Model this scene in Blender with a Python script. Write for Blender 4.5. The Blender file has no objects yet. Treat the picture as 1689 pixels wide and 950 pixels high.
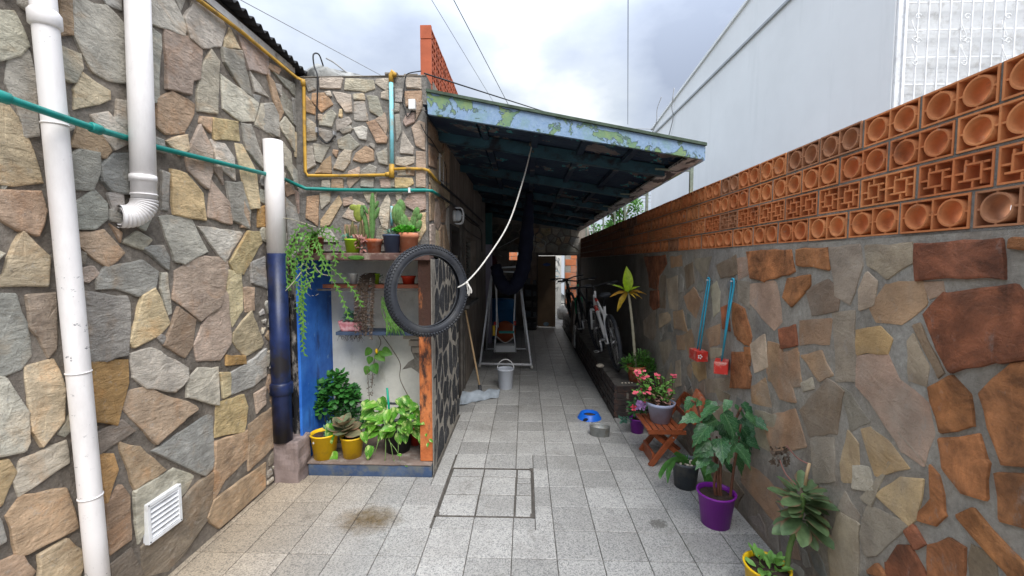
import bpy, bmesh, math, random
from mathutils import Vector, Matrix, noise
R = math.radians
PI = math.pi
random.seed(7)
scene = bpy.context.scene
COL = scene.collection

# ------------------------------------------------------------------ camera
CAMZ = 1.633
FPX = 697.0
cam_d = bpy.data.cameras.new('camera')
cam_d.sensor_width = 36
cam_d.lens = 36 * FPX / 1689
cam_d.clip_start = 0.02
cam_d.clip_end = 800
cam = bpy.data.objects.new('camera', cam_d)
COL.objects.link(cam)
cam.location = (0, 0, CAMZ)
cam.rotation_euler = (R(90 - 3.53), 0, R(1.81))
scene.camera = cam
CM = cam.rotation_euler.to_matrix()

def ray(u, v):
    return CM @ Vector(((u - 844.5) / FPX, -(v - 475) / FPX, -1))
def on_x(u, v, X):
    d = ray(u, v); t = X / d.x
    return Vector((X, d.y * t, CAMZ + d.z * t))
def on_y(u, v, Y):
    d = ray(u, v); t = Y / d.y
    return Vector((d.x * t, Y, CAMZ + d.z * t))
def on_z(u, v, Z):
    d = ray(u, v); t = (Z - CAMZ) / d.z
    return Vector((d.x * t, d.y * t, Z))

# ------------------------------------------------------------------ light
scene.view_settings.view_transform = 'Standard'
scene.view_settings.look = 'None'
scene.view_settings.exposure = 1.15
scene.view_settings.gamma = 1
SUN_EL, SUN_AZ = 53, 156          # azimuth in degrees clockwise from +Y
w = bpy.data.worlds.new('World'); scene.world = w; w.use_nodes = True
nt = w.node_tree; nt.nodes.clear()
def N(t, **k):
    n = nt.nodes.new(t)
    for a, b in k.items(): setattr(n, a, b)
    return n
tc = N('ShaderNodeTexCoord')
sky = N('ShaderNodeTexSky', sky_type='NISHITA', sun_disc=False)
sky.sun_elevation = R(SUN_EL); sky.sun_rotation = R(SUN_AZ)
mp = N('ShaderNodeMapping'); mp.inputs['Scale'].default_value = (1, 1, 1.9)
mp.inputs['Location'].default_value = (0.35, 0.1, 0.9)
n1 = N('ShaderNodeTexNoise'); n1.inputs['Scale'].default_value = 1.9; n1.inputs['Detail'].default_value = 7; n1.inputs['Roughness'].default_value = .52
n2 = N('ShaderNodeTexNoise'); n2.inputs['Scale'].default_value = 1.35; n2.inputs['Detail'].default_value = 5
r1 = N('ShaderNodeValToRGB')
e = r1.color_ramp.elements
e[0].position = .36; e[0].color = (2.6, 2.95, 3.7, 1)
e[1].position = .68; e[1].color = (7.0, 7.2, 7.3, 1)
m_ = e.new(.46); m_.color = (3.45, 3.85, 4.6, 1)
m_ = e.new(.56); m_.color = (4.4, 4.8, 5.3, 1)
mixs = N('ShaderNodeMixRGB'); mixs.inputs[0].default_value = .9
bg = N('ShaderNodeBackground'); bg.inputs['Strength'].default_value = .1
out = N('ShaderNodeOutputWorld')
L = nt.links.new
L(tc.outputs['Generated'], mp.inputs['Vector']); L(mp.outputs[0], n1.inputs['Vector'])
def lobe(u, v, lo, hi, amp):
    d0 = ray(u, v).normalized()
    dn = N('ShaderNodeVectorMath', operation='DOT_PRODUCT'); dn.inputs[1].default_value = d0
    nn_ = N('ShaderNodeVectorMath', operation='NORMALIZE'); L(tc.outputs['Generated'], nn_.inputs[0]); L(nn_.outputs[0], dn.inputs[0])
    q_ = N('ShaderNodeMapRange', interpolation_type='SMOOTHSTEP'); q_.inputs['From Min'].default_value = lo; q_.inputs['From Max'].default_value = hi
    q_.inputs['To Max'].default_value = amp; L(dn.outputs['Value'], q_.inputs[0]); return q_.outputs[0]
acc = n1.outputs['Fac']
for a_ in ((905, 55, .955, 1, .17), (960, 110, .985, 1, .06), (1070, 40, .965, 1, -.17), (560, 60, .86, 1, -.07), (1000, 150, .99, 1, .05)):
    ad = N('ShaderNodeMath', operation='ADD'); L(acc, ad.inputs[0]); L(lobe(*a_), ad.inputs[1]); acc = ad.outputs[0]
L(acc, r1.inputs[0])
L(sky.outputs[0], mixs.inputs[1]); L(r1.outputs[0], mixs.inputs[2])
# an overcast sky grows brighter towards the zenith
sx = N('ShaderNodeSeparateXYZ'); L(tc.outputs['Generated'], sx.inputs[0])
mr = N('ShaderNodeMapRange'); mr.interpolation_type = 'SMOOTHSTEP'; mr.inputs['From Min'].default_value = .28; mr.inputs['From Max'].default_value = 1
mr.inputs['To Min'].default_value = .76; mr.inputs['To Max'].default_value = 2.7
L(sx.outputs['Z'], mr.inputs[0])
mu = N('ShaderNodeVectorMath', operation='SCALE'); L(mixs.outputs[0], mu.inputs[0]); L(mr.outputs[0], mu.inputs['Scale'])
L(mu.outputs[0], bg.inputs[0]); L(bg.outputs[0], out.inputs[0])

sd = bpy.data.lights.new('sun', 'SUN'); sd.energy = 1.9; sd.angle = R(40); sd.color = (1, .97, .93)
so = bpy.data.objects.new('sun', sd); COL.objects.link(so)
az = R(SUN_AZ); el = R(SUN_EL)
sdir = Vector((math.sin(az) * math.cos(el), math.cos(az) * math.cos(el), math.sin(el)))
so.rotation_euler = sdir.to_track_quat('Z', 'Y').to_euler()
so.location = (0, -2, 9)

# ------------------------------------------------------------------ materials
class NB:
    """small helper to write node trees"""
    def __init__(s, name, rough=.8, spec=.3):
        s.m = bpy.data.materials.new(name); s.m.use_nodes = True
        s.t = s.m.node_tree; s.n = s.t.nodes
        s.b = s.n['Principled BSDF']
        s.b.inputs['Roughness'].default_value = rough
        s.b.inputs['Specular IOR Level'].default_value = spec
        s.tc = s.n.new('ShaderNodeTexCoord'); s.geo = s.n.new('ShaderNodeNewGeometry')
        s.co = s.geo.outputs['Position']
    def link(s, a, b): s.t.links.new(a, b)
    def set(s, sock, v):
        if isinstance(v, bpy.types.NodeSocket): s.link(v, sock)
        elif isinstance(v, (tuple, list)) and len(v) == 3 and sock.type == 'RGBA': sock.default_value = (*v, 1)
        else: sock.default_value = v
    def map(s, co=None, scale=(1, 1, 1), rot=(0, 0, 0)):
        m = s.n.new('ShaderNodeMapping'); m.inputs['Scale'].default_value = scale; m.inputs['Rotation'].default_value = rot
        s.link(co or s.co, m.inputs['Vector']); return m.outputs[0]
    def noise(s, scale, detail=4, rough=.5, co=None, dist=0):
        n = s.n.new('ShaderNodeTexNoise'); n.inputs['Scale'].default_value = scale
        n.inputs['Detail'].default_value = detail; n.inputs['Roughness'].default_value = rough; n.inputs['Distortion'].default_value = dist
        s.link(co or s.co, n.inputs['Vector']); return n.outputs['Fac']
    def vor(s, scale, feature='F1', out='Distance', co=None, rnd=1):
        n = s.n.new('ShaderNodeTexVoronoi'); n.feature = feature; n.inputs['Scale'].default_value = scale
        n.inputs['Randomness'].default_value = rnd
        s.link(co or s.co, n.inputs['Vector']); return n.outputs[out]
    def ramp(s, fac, lo, hi, a=0., b=1.):
        n = s.n.new('ShaderNodeMapRange'); n.inputs['From Min'].default_value = lo; n.inputs['From Max'].default_value = hi
        n.inputs['To Min'].default_value = a; n.inputs['To Max'].default_value = b
        s.set(n.inputs[0], fac); return n.outputs[0]
    def mix(s, fac, a, b, mode='MIX'):
        n = s.n.new('ShaderNodeMixRGB'); n.blend_type = mode
        s.set(n.inputs[0], fac); s.set(n.inputs[1], a); s.set(n.inputs[2], b); return n.outputs[0]
    def math(s, op, a, b=0.):
        n = s.n.new('ShaderNodeMath'); n.operation = op; s.set(n.inputs[0], a); s.set(n.inputs[1], b); return n.outputs[0]
    def mul(s, col, fac):
        n = s.n.new('ShaderNodeVectorMath'); n.operation = 'SCALE'
        s.set(n.inputs[0], col); s.set(n.inputs['Scale'], fac); return n.outputs[0]
    def objcol(s):
        n = s.n.new('ShaderNodeObjectInfo'); s.rnd = n.outputs['Random']; return n.outputs['Color']
    def sep(s, co=None):
        n = s.n.new('ShaderNodeSeparateXYZ'); s.link(co or s.co, n.inputs[0]); return n.outputs
    def bump(s, h, strength=.4, dist=.01, nrm=None):
        n = s.n.new('ShaderNodeBump'); n.inputs['Strength'].default_value = strength; n.inputs['Distance'].default_value = dist
        s.link(h, n.inputs['Height'])
        if nrm: s.link(nrm, n.inputs['Normal'])
        s.link(n.outputs[0], s.b.inputs['Normal']); return n.outputs[0]
    def col(s, v): s.set(s.b.inputs['Base Color'], v)
    def rgh(s, v): s.set(s.b.inputs['Roughness'], v)

def simple(name, c, rough=.6, var=.18, scale=6, bump=.15, bscale=60, dirt=None, dfac=.35, dscale=9, metal=0, spec=.35):
    k = NB(name, rough, spec)
    f = k.ramp(k.noise(scale, 5, .6), .3, .7, 1 - var, 1 + var)
    c_ = k.mul(c, f)
    if dirt:
        c_ = k.mix(k.ramp(k.noise(dscale, 8, .65), .5, .68, 0, dfac * 1.6), c_, dirt)
    k.col(c_)
    if bump: k.bump(k.noise(bscale, 6, .6), bump, .004)
    k.b.inputs['Metallic'].default_value = metal
    return k.m

def smear(k, c, amt):
    """cement wash and damp stains that run across stones and joints alike"""
    f = k.ramp(k.noise(1.9, 7, .62, k.map(scale=(1, 1, .8)), .7), .44, .62, 0, amt)
    w_ = k.mix(k.ramp(k.noise(5.5, 7, .7, dist=.5), .33, .67), (.20, .155, .115), (.42, .385, .325))
    c = k.mix(f, c, w_)
    c = k.mix(k.ramp(k.noise(1.3, 6, .6, k.map(scale=(1, 1, .5)), .8), .56, .7, 0, amt * .6), c, (.13, .12, .125))
    z = k.sep()
    low = k.ramp(k.math('ADD', z['Z'], k.math('MULTIPLY', k.noise(2.5, 5), .5)), .75, .35)
    return k.mix(k.math('MULTIPLY', low, .5), c, k.mix(1, c, (.62, .52, .44), 'MULTIPLY'))
M = {}
# natural stone; base colour comes from each stone's own colour
k = NB('stone', .82, .25)
oc = k.objcol()
big = k.ramp(k.noise(7, 6, .6), .3, .72, .7, 1.3)
st = k.noise(9, 8, .7, k.map(scale=(1, 1, 3.2), rot=(.5, .35, .2)), 1.2)
c = k.mul(oc, big)
c = k.mul(c, k.ramp(st, .3, .7, .7, 1.28))
c = k.mix(k.ramp(k.noise(5, 5, .6, dist=.8), .53, .68, 0, .5), c, k.mix(1, c, (1.1, .83, .6), 'MULTIPLY'))
c = k.mix(k.ramp(k.noise(3.1, 6, .65, dist=.5), .56, .7, 0, .5), c, k.mix(1, c, (.62, .62, .66), 'MULTIPLY'))
c = k.mix(k.ramp(k.noise(70, 6, .75), .58, .7, 0, .55), c, (.07, .06, .05))
c = k.mix(k.ramp(k.noise(38, 6, .75, k.map(scale=(1.3, .8, 1))), .57, .7, 0, .5), c, (.5, .48, .44))
k.col(c)
hh = k.math('ADD', k.math('MULTIPLY', k.noise(13, 8, .68, k.map(scale=(1, 1, 2.4), rot=(.4, .3, 0)), 1), 2.2), k.noise(110, 6, .7))
k.bump(hh, .9, .011)
M['stone'] = k.m

# flush worn stone of the right wall (greyer stains run over it)
k = NB('worn_stone', .75, .3)
oc = k.objcol()
c = k.mul(oc, k.ramp(k.noise(6, 7, .65), .3, .7, .68, 1.3))
c = k.mix(k.ramp(k.noise(4.2, 6, .6, dist=1.), .5, .68, 0, .45), c, k.mix(1, c, (.5, .42, .40), 'MULTIPLY'))
c = k.mix(k.ramp(k.noise(17, 7, .7, k.map(scale=(1, 1, .45))), .6, .72, 0, .5), c, (.3, .29, .27))
rust = k.sep(k.objcol()); rf_ = k.ramp(k.math('DIVIDE', rust['Z'], rust['X']), .31, .26)
c = k.mix(rf_, c, k.mul(c, k.ramp(k.noise(8, 8, .7, dist=.6), .34, .66, .42, 1.35)))
near = k.sep(k.objcol())
k.sat = k.ramp(k.math('DIVIDE', near['Z'], near['X']), .31, .25, .5, .06)
c = k.mix(k.sat, c, smear(k, c, 1.))
c = k.mix(k.ramp(k.noise(60, 6, .75), .6, .72, 0, .6), c, (.08, .06, .05))
k.col(c)
k.bump(k.math('ADD', k.math('MULTIPLY', k.noise(15, 8, .66, k.map(scale=(1, 1, 1.6)), .6), 2), k.noise(120, 6, .7)), .7, .009)
M['worn_stone'] = k.m

def mortar(name, c1, c2):
    k = NB(name, .95, .1)
    c = k.mix(k.ramp(k.noise(5, 7, .65), .35, .65), c1, c2)
    c = k.mul(c, k.ramp(k.noise(45, 6, .7), .3, .7, .75, 1.25))
    k.col(c)
    k.bump(k.math('ADD', k.math('MULTIPLY', k.noise(22, 7, .65), 2.), k.noise(160, 5, .7)), .9, .012)
    return k.m
M['mortar_dark'] = mortar('mortar_dark', (.16, .138, .115), (.32, .28, .235))
M['mortar_grey'] = mortar('mortar_grey', (.18, .165, .145), (.28, .265, .245))
M['mortar_light'] = mortar('mortar_light', (.27, .25, .22), (.40, .37, .32))
# right wall mortar: grey near, much darker further back
k = NB('mortar_right', .85, .2)
c = k.mix(k.ramp(k.noise(3, 7, .65, dist=.6), .36, .64), (.23, .21, .18), (.38, .36, .32))
c = smear(k, c, .8)
c = k.mul(c, k.ramp(k.noise(50, 6, .7), .3, .7, .8, 1.2))
c = k.mix(k.ramp(k.noise(9, 8, .7, k.map(scale=(1, 1, .35))), .55, .7, 0, .5), c, (.12, .095, .075))
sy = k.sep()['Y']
darkening = k.ramp(k.math('ADD', sy, k.math('MULTIPLY', k.noise(2.5, 5), 1.2)), 4.9, 6.2)
c = k.mix(k.math('MULTIPLY', darkening, .8), c, (.035, .032, .032))
k.col(c)
k.bump(k.math('ADD', k.math('MULTIPLY', k.noise(18, 7, .65, k.map(scale=(1, 1, .6))), 2.), k.noise(150, 5, .7)), .7, .010)
M['mortar_right'] = k.m

# terrazzo floor tile
k = NB('terrazzo', .55, .35)
oi = k.objcol()
v = k.vor(170, out='Color')
vs = k.sep(v)
chip = k.ramp(vs['X'], .30, .36)
chip2 = k.ramp(vs['Y'], .72, .76)
c = k.mix(chip, (.21, .21, .205), (.345, .34, .325))
c = k.mix(chip2, c, (.43, .42, .395))
c = k.mul(c, k.ramp(k.rnd, 0, 1, .80, 1.12))
c = k.mix(k.ramp(k.noise(1.7, 7, .7), .45, .75, 0, .55), c, (.19, .18, .165))
c = k.mix(k.ramp(k.noise(9, 7, .7), .60, .74, 0, .5), c, (.12, .105, .085))
c = k.mix(k.ramp(k.noise(3.3, 8, .75, dist=.8), .57, .66, 0, .38), c, (.13, .12, .105))
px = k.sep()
# beige tint near the left wall, brown drain stain
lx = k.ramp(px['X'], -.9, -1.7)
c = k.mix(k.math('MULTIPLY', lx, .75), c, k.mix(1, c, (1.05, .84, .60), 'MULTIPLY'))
dx = k.math('SUBTRACT', px['X'], -.99); dy = k.math('SUBTRACT', px['Y'], 2.56)
r2 = k.math('ADD', k.math('MULTIPLY', k.math('POWER', k.math('ABSOLUTE', dx), 2.), 20), k.math('MULTIPLY', k.math('POWER', k.math('ABSOLUTE', dy), 2.), 36))
stn = k.math('MULTIPLY', k.ramp(k.math('ADD', r2, k.math('MULTIPLY', k.noise(14, 6, .7), 1.7)), 1.95, .75), .95)
dx2 = k.math('SUBTRACT', px['X'], .83); dy2 = k.math('SUBTRACT', px['Y'], 2.57)
r3 = k.math('ADD', k.math('MULTIPLY', k.math('POWER', k.math('ABSOLUTE', dx2), 2.), 160), k.math('MULTIPLY', k.math('POWER', k.math('ABSOLUTE', dy2), 2.), 200))
c = k.mix(k.math('MULTIPLY', k.ramp(k.math('ADD', r3, k.math('MULTIPLY', k.noise(55, 6, .75), 3.2)), 2.15, 1.85), .75), c, (.09, .085, .075))
c = k.mix(stn, c, k.mix(1, c, (.34, .24, .12), 'MULTIPLY'))
k.col(c)
k.rgh(k.ramp(k.noise(7, 6, .7), .3, .7, .28, .6))
k.bump(k.noise(140, 3, .6), .12, .002)
M['terrazzo'] = k.m
M['grout'] = simple('grout', (.085, .078, .068), .95, .3, 12, .4)
M['concrete'] = simple('concrete', (.24, .23, .21), .9, .25, 5, .5, 50, (.1, .09, .08))
M['ground'] = simple('ground', (.16, .15, .13), .95, .3, 2, .5)

# hollow terracotta blocks, darker with distance along the wall
k = NB('terracotta_block', .75, .25)
oi = k.objcol()
c = k.mix(k.ramp(k.rnd, .0, 1), (.50, .165, .06), (.64, .26, .10))
c = k.mix(k.ramp(k.rnd, .90, .93, 0, .7), c, (.30, .15, .09))
c = k.mul(c, k.ramp(k.noise(14, 6, .65), .3, .7, .8, 1.18))
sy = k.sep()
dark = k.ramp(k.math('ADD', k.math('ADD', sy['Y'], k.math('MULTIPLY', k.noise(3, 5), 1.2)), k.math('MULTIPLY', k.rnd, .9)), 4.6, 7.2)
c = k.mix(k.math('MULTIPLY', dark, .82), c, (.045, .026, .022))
c = k.mix(k.ramp(k.noise(8, 7, .7), .56, .72, 0, .7), c, (.20, .08, .045))
c = k.mix(k.ramp(k.noise(11, 8, .75, dist=.5), .61, .68, 0, .6), c, (.34, .29, .24))
k.col(c); k.bump(k.noise(90, 5, .7), .25, .003)
M['block'] = k.m
M['block_far'] = simple('roof_block', (.40, .10, .045), .8, .2, 5, .2)
M['block_joint'] = M['mortar_grey']

def pvc(name, c, dirt, amt):
    k = NB(name, .5, .4)
    f = k.ramp(k.noise(9, 8, .7), .62, .70)
    cc = k.mul(c, k.ramp(k.noise(3, 5, .6, k.map(scale=(1, 1, .4))), .3, .7, .9, 1.05))
    cc = k.mix(k.math('MULTIPLY', k.ramp(k.noise(6, 7, .7, k.map(scale=(1, 1, .3))), .45, .7), amt), cc, (.46, .42, .40))
    cc = k.mix(k.math('MULTIPLY', k.ramp(k.noise(26, 6, .75, k.map(scale=(1, 1, 1.6))), .63, .66), k.ramp(k.noise(2.1, 3), .48, .58)), cc, dirt)
    k.col(cc); k.bump(k.noise(30, 5, .6), .12, .003)
    return k.m
M['pvc'] = pvc('white_pvc', (.80, .77, .755), (.16, .16, .17), .5)
M['pvc_dark'] = simple('navy_paint', (.012, .022, .075), .35, .5, 7, .25, 40, (.02, .018, .02), .9, 4)
M['teal_pipe'] = simple('teal_pipe', (.01, .22, .19), .4, .15, 4, .05, 30, (.02, .12, .11), .5)
M['gas_yellow'] = simple('gas_yellow', (.52, .30, .04), .55, .25, 9, .2, 60, (.22, .14, .05), .6, 14)
M['pale_blue_pipe'] = simple('pale_blue_pipe', (.22, .55, .62), .6, .2, 8, .2, 60, (.35, .36, .30), .7, 10)
M['white_metal'] = simple('white_metal', (.84, .85, .86), .4, .08, 6, .05, 50, (.35, .33, .30), .3, 12)
M['white_plastic'] = simple('white_plastic', (.70, .70, .68), .45, .06, 5, .03)
M['black_rubber'] = simple('black_rubber', (.028, .031, .038), .6, .25, 12, .15, 90, (.06, .06, .06), .4, 5)
M['black_metal'] = simple('black_metal', (.014, .014, .016), .4, .2, 6, .05)
M['cable'] = simple('cable', (.02, .02, .022), .6, .1, 6, 0)
M['grey_cable'] = simple('grey_cable', (.3, .3, .3), .6, .1, 6, 0)
M['rope'] = simple('rope', (.52, .50, .46), .9, .15, 30, .5, 200)
M['navy_cloth'] = simple('navy_cloth', (.010, .012, .028), .9, .3, 6, .3, 60)
M['void'] = simple('dark_interior', (.012, .011, .012), .9, .2, 4, 0)
M['pipe_steel'] = simple('steel', (.45, .45, .45), .35, .1, 6, .05, metal=.8)

# peeling fascia paint: blue over green
k = NB('peeling_blue', .55, .35)
co = k.co
n_ = k.math('ADD', k.noise(4.4, 5, .6, dist=.6), k.math('MULTIPLY', k.noise(16, 8, .7), .2))
n_ = k.math('ADD', n_, k.ramp(k.math('ABSOLUTE', k.math('SUBTRACT', k.sep()['X'], .38)), .35, 1.05, -.04, .07))
m1 = k.ramp(n_, .68, .69)
blue = k.mix(k.ramp(k.noise(30, 7, .75), .3, .7), (.13, .22, .36), (.25, .35, .48))
blue = k.mix(k.ramp(k.noise(8, 8, .75), .5, .62, 0, .75), blue, (.16, .27, .27))
green = k.mix(k.ramp(k.noise(12, 6, .7), .35, .65), (.10, .20, .13), (.19, .27, .11))
c = k.mix(m1, blue, green)
m2 = k.ramp(n_, .658, .668)
c = k.mix(k.math('MULTIPLY', k.math('SUBTRACT', m2, m1), .8), c, (.04, .07, .05))
c = k.mix(k.ramp(k.noise(45, 7, .75), .62, .7, 0, .6), c, (.05, .09, .10))
k.col(c); k.bump(k.math('ADD', k.math('MULTIPLY', m1, -1), k.noise(50, 6, .7)), .5, .006)
M['fascia'] = k.m
# canopy underside: flaking dark teal paint over grey-brown board
k = NB('flaking_dark', .6, .3)
n_ = k.math('ADD', k.noise(1.9, 6, .6, dist=.8), k.math('MULTIPLY', k.noise(13, 6, .6), .16))
m1 = k.ramp(n_, .64, .655); m2 = k.ramp(n_, .625, .637)
base = k.mix(k.ramp(k.noise(5, 5), .3, .7), (.012, .018, .045), (.03, .05, .075))
c = k.mix(m1, base, k.mul((.13, .11, .11), k.ramp(k.noise(6, 6, .7), .3, .7, .6, 1.3)))
c = k.mix(k.math('MULTIPLY', k.math('SUBTRACT', m2, m1), k.ramp(k.noise(11, 3), .5, .6)), c, (.05, .30, .32))
k.col(c); k.bump(k.math('ADD', k.math('MULTIPLY', m1, -1.), k.noise(40, 5)), .4, .008)
M['flaking'] = k.m
k = NB('flaking_soffit', .7, .3)
n_ = k.math('ADD', k.noise(4, 6, .6, k.map(scale=(2.2, .6, 1)), dist=.6), k.math('MULTIPLY', k.noise(22, 6, .6), .16))
m1 = k.ramp(n_, .63, .645)
c = k.mix(m1, k.mix(k.ramp(k.noise(9, 6), .35, .65), (.24, .23, .225), (.42, .41, .39)), (.04, .04, .045))
k.col(c); k.bump(k.math('ADD', m1, k.noise(40, 5)), .4, .006)
M['soffit'] = k.m
M['teal_beam'] = simple('teal_beam', (.025, .075, .105), .5, .35, 5, .2, 50, (.012, .012, .02), .8, 6)

# plaster surfaces
k = NB('niche_plaster', .9, .2)
px = k.sep()
c = k.mul((.78, .765, .69), k.ramp(k.noise(3, 6, .7), .3, .7, .78, 1.1))
c = k.mix(k.ramp(k.noise(7, 7, .7, k.map(scale=(1, 1, .5))), .58, .75, 0, .55), c, (.30, .29, .20))
k.col(c); k.bump(k.noise(14, 7, .65), .35, .008)
M['plaster'] = k.m
k = NB('niche_blue', .6, .35)
c = k.mix(k.ramp(k.noise(5, 7, .65), .3, .7), (.012, .09, .42), (.05, .22, .68))
c = k.mix(k.ramp(k.noise(6, 7, .7, k.map(scale=(1, 1, .35))), .56, .68, 0, .75), c, (.02, .035, .12))
c = k.mix(k.ramp(k.noise(12, 7, .7), .63, .72, 0, .7), c, (.35, .55, .70))
k.col(c); k.bump(k.noise(30, 6, .65), .35, .005)
M['niche_blue'] = k.m
k = NB('kerb_blue', .7, .3)
c = k.mix(k.ramp(k.noise(5, 7, .65), .3, .7), (.03, .055, .12), (.07, .11, .19))
c = k.mix(k.ramp(k.noise(7, 8, .7), .45, .6, 0, .85), c, (.13, .135, .12))
k.col(c); k.bump(k.noise(24, 6, .65), .5, .008)
M['kerb_blue'] = k.m
k = NB('scorched_orange', .8, .25)
pz = k.sep()['Z']
c = k.mix(k.ramp(k.noise(5, 6, .7), .3, .7), (.42, .11, .035), (.60, .22, .075))
c = k.mix(k.ramp(k.noise(18, 7, .75), .55, .68, 0, .6), c, (.20, .11, .08))
s_ = k.ramp(k.math('ADD', k.noise(6, 7, .7, k.map(scale=(1, 1, .35))), k.math('MULTIPLY', pz, .15)), .58, .67)
c = k.mix(k.math('MULTIPLY', s_, .92), c, (.025, .02, .02))
k.col(c); k.bump(k.noise(35, 7, .7), .8, .008)
M['orange_pillar'] = k.m
k = NB('scorched_black', .75, .3)
c = k.mix(k.ramp(k.noise(8, 8, .75, k.map(scale=(1, 1, .4))), .5, .6), (.018, .018, .02), (.36, .33, .30))
k.col(c); k.bump(k.noise(30, 7, .7), .8, .01)
M['black_jamb'] = k.m
M['pink_block'] = simple('pinkish_render', (.25, .195, .18), .85, .25, 6, .5, 60, (.10, .08, .075), .6, 7)
M['ledge_top'] = simple('ledge_cement', (.16, .12, .10), .9, .3, 7, .5, 40, (.30, .27, .24), .5, 9)
# sooty render of the passage wall
k = NB('passage_render', .9, .2)
pz = k.sep()
c = k.mix(k.ramp(k.noise(3, 6, .6), .3, .7), (.20, .17, .145), (.36, .31, .26))
c = k.mix(k.ramp(k.noise(6, 7, .7, k.map(scale=(1, 2.2, .25))), .46, .68, 0, .7), c, (.075, .06, .05))
k.col(c); k.bump(k.noise(16, 7, .7, k.map(scale=(1, 2, .4))), .5, .012)
M['passage'] = k.m
M['dark_wood'] = simple('dark_wood', (.045, .038, .033), .7, .3, 6, .3, 40)
M['old_wood'] = simple('old_wood', (.10, .09, .08), .8, .4, 9, .6, 60)
M['shutter'] = simple('shutter', (.30, .30, .27), .6, .2, 6, .2, 50, (.07, .065, .06), .7, 12)
M['ledge_brick'] = simple('black_painted_brick', (.030, .024, .023), .55, .5, 10, .5, 40, (.10, .05, .035), .5, 18)
k = NB('white_render', .75, .3)
c = k.mul((.86, .87, .875), k.ramp(k.noise(1.1, 6, .6), .3, .7, .95, 1.04))
c = k.mix(k.ramp(k.noise(2.2, 8, .7, k.map(scale=(1, 1.6, .18))), .56, .78, 0, .35), c, (.60, .62, .62))
c = k.mix(k.ramp(k.noise(.9, 8, .7), .60, .63, 0, .16), c, (.66, .69, .72))
k.col(c); k.bump(k.noise(25, 6, .6), .1, .004); M['gable'] = k.m
M['gable_edge'] = simple('grey_trim', (.42, .44, .46), .8, .1, 5, .1)
M['roof_black'] = simple('black_corrugated', (.022, .022, .024), .8, .3, 10, .3, 40)
M['white_edge'] = simple('whitewashed_edge', (.6, .59, .56), .8, .15, 8, .4, 30, (.2, .18, .15), .7, 10)
M['lump'] = simple('weathered_concrete', (.27, .27, .255), .9, .3, 7, .8, 20, (.08, .08, .075), .8, 9)
k = NB('graffiti_plaster', .85, .2)
c = k.mul((.62, .60, .55), k.ramp(k.noise(4, 6, .7), .3, .7, .8, 1.1)); k.col(c); k.bump(k.noise(20, 6), .3, .006)
M['court_plaster'] = k.m
M['court_brick'] = simple('court_brick', (.52, .17, .07), .8, .2, 4, .3, 40, (.45, .42, .36), .35, 3)

def terracotta(name, c): return simple(name, c, .75, .15, 10, .2, 70, (.55, .42, .34), .25, 16)
M['terra'] = terracotta('terracotta', (.42, .12, .05))
M['terra2'] = terracotta('terracotta_light', (.50, .19, .10))
M['brown_pot'] = simple('brown_pot', (.20, .075, .045), .7, .2, 8, .1)
M['lime'] = simple('lime_plastic', (.30, .52, .02), .4, .08, 5, .05)
M['navy_pot'] = simple('slate_blue_plastic', (.045, .065, .115), .5, .1, 6, .05)
M['yellow_pot'] = simple('yellow_plastic', (.80, .50, .01), .4, .08, 6, .05, 40, (.4, .25, .05), .35, 10)
M['black_pot'] = simple('black_plastic', (.018, .020, .024), .45, .15, 6, .05)
M['grey_pot'] = simple('dark_grey_plastic', (.055, .065, .075), .5, .12, 8, .08, 60, (.15, .14, .12), .5, 9)
M['purple_pot'] = simple('purple_plastic', (.22, .02, .32), .4, .08, 6, .05)
M['lilac_pot'] = simple('lilac_plastic', (.34, .38, .52), .45, .08, 6, .05, 50, (.22, .20, .22), .4, 10)
M['red_pot'] = simple('red_plastic', (.50, .045, .02), .45, .1, 6, .05)
M['pink_pot'] = simple('pink_stone', (.50, .17, .19), .7, .3, 20, .5, 60, (.7, .5, .5), .5, 20)
M['soil'] = simple('soil', (.045, .030, .022), 1, .4, 40, 1., 90)
M['gravel'] = simple('pale_pebble', (.42, .37, .30), .8, .2, 20, .3)
M['blue_plastic'] = simple('blue_plastic', (.01, .13, .62), .35, .06, 6, .04)
M['tin'] = simple('old_tin', (.30, .31, .30), .45, .25, 14, .2, 60, (.18, .15, .11), .6, 14, metal=.55)
M['bucket'] = simple('translucent_white_plastic', (.50, .53, .58), .4, .08, 5, .04)
M['rag'] = simple('grey_rag', (.30, .34, .38), .95, .2, 10, .5, 60)
M['stool_wood'] = simple('varnished_wood', (.24, .065, .025), .4, .3, 14, .2, 60)
M['broom_wood'] = simple('pale_wood', (.45, .31, .17), .6, .15, 14, .1)
M['red_block'] = simple('red_paint', (.50, .03, .02), .5, .2, 12, .3, 60, (.6, .5, .42), .4, 18)
M['cyan_rod'] = simple('cyan_painted_rod', (.03, .30, .44), .45, .15, 10, .1)
M['shelf_wood'] = simple('weathered_shelf', (.10, .055, .045), .85, .4, 14, .6, 50, (.30, .25, .20), .6, 12)
M['shelf_wood2'] = simple('reddish_board', (.17, .055, .03), .7, .3, 14, .3)
M['shelf_blue'] = simple('blue_grey_board', (.06, .09, .15), .7, .3, 10, .4)
M['green_stick'] = simple('green_stake', (.0, .28, .17), .45, .08, 5, .02)
M['brown_door'] = simple('brown_door', (.20, .13, .075), .6, .12, 4, .1, 40)
M['blue_box'] = simple('blue_box', (.02, .13, .30), .5, .15, 5, .05)
M['orange_ball'] = simple('orange_ball', (.45, .11, .04), .5, .1, 5, .05)
M['lilac_paint'] = simple('lilac_column', (.40, .36, .44), .7, .1, 4, .1)
M['teal_paint'] = simple('teal_column', (.03, .11, .11), .6, .2, 4, .1)

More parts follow.
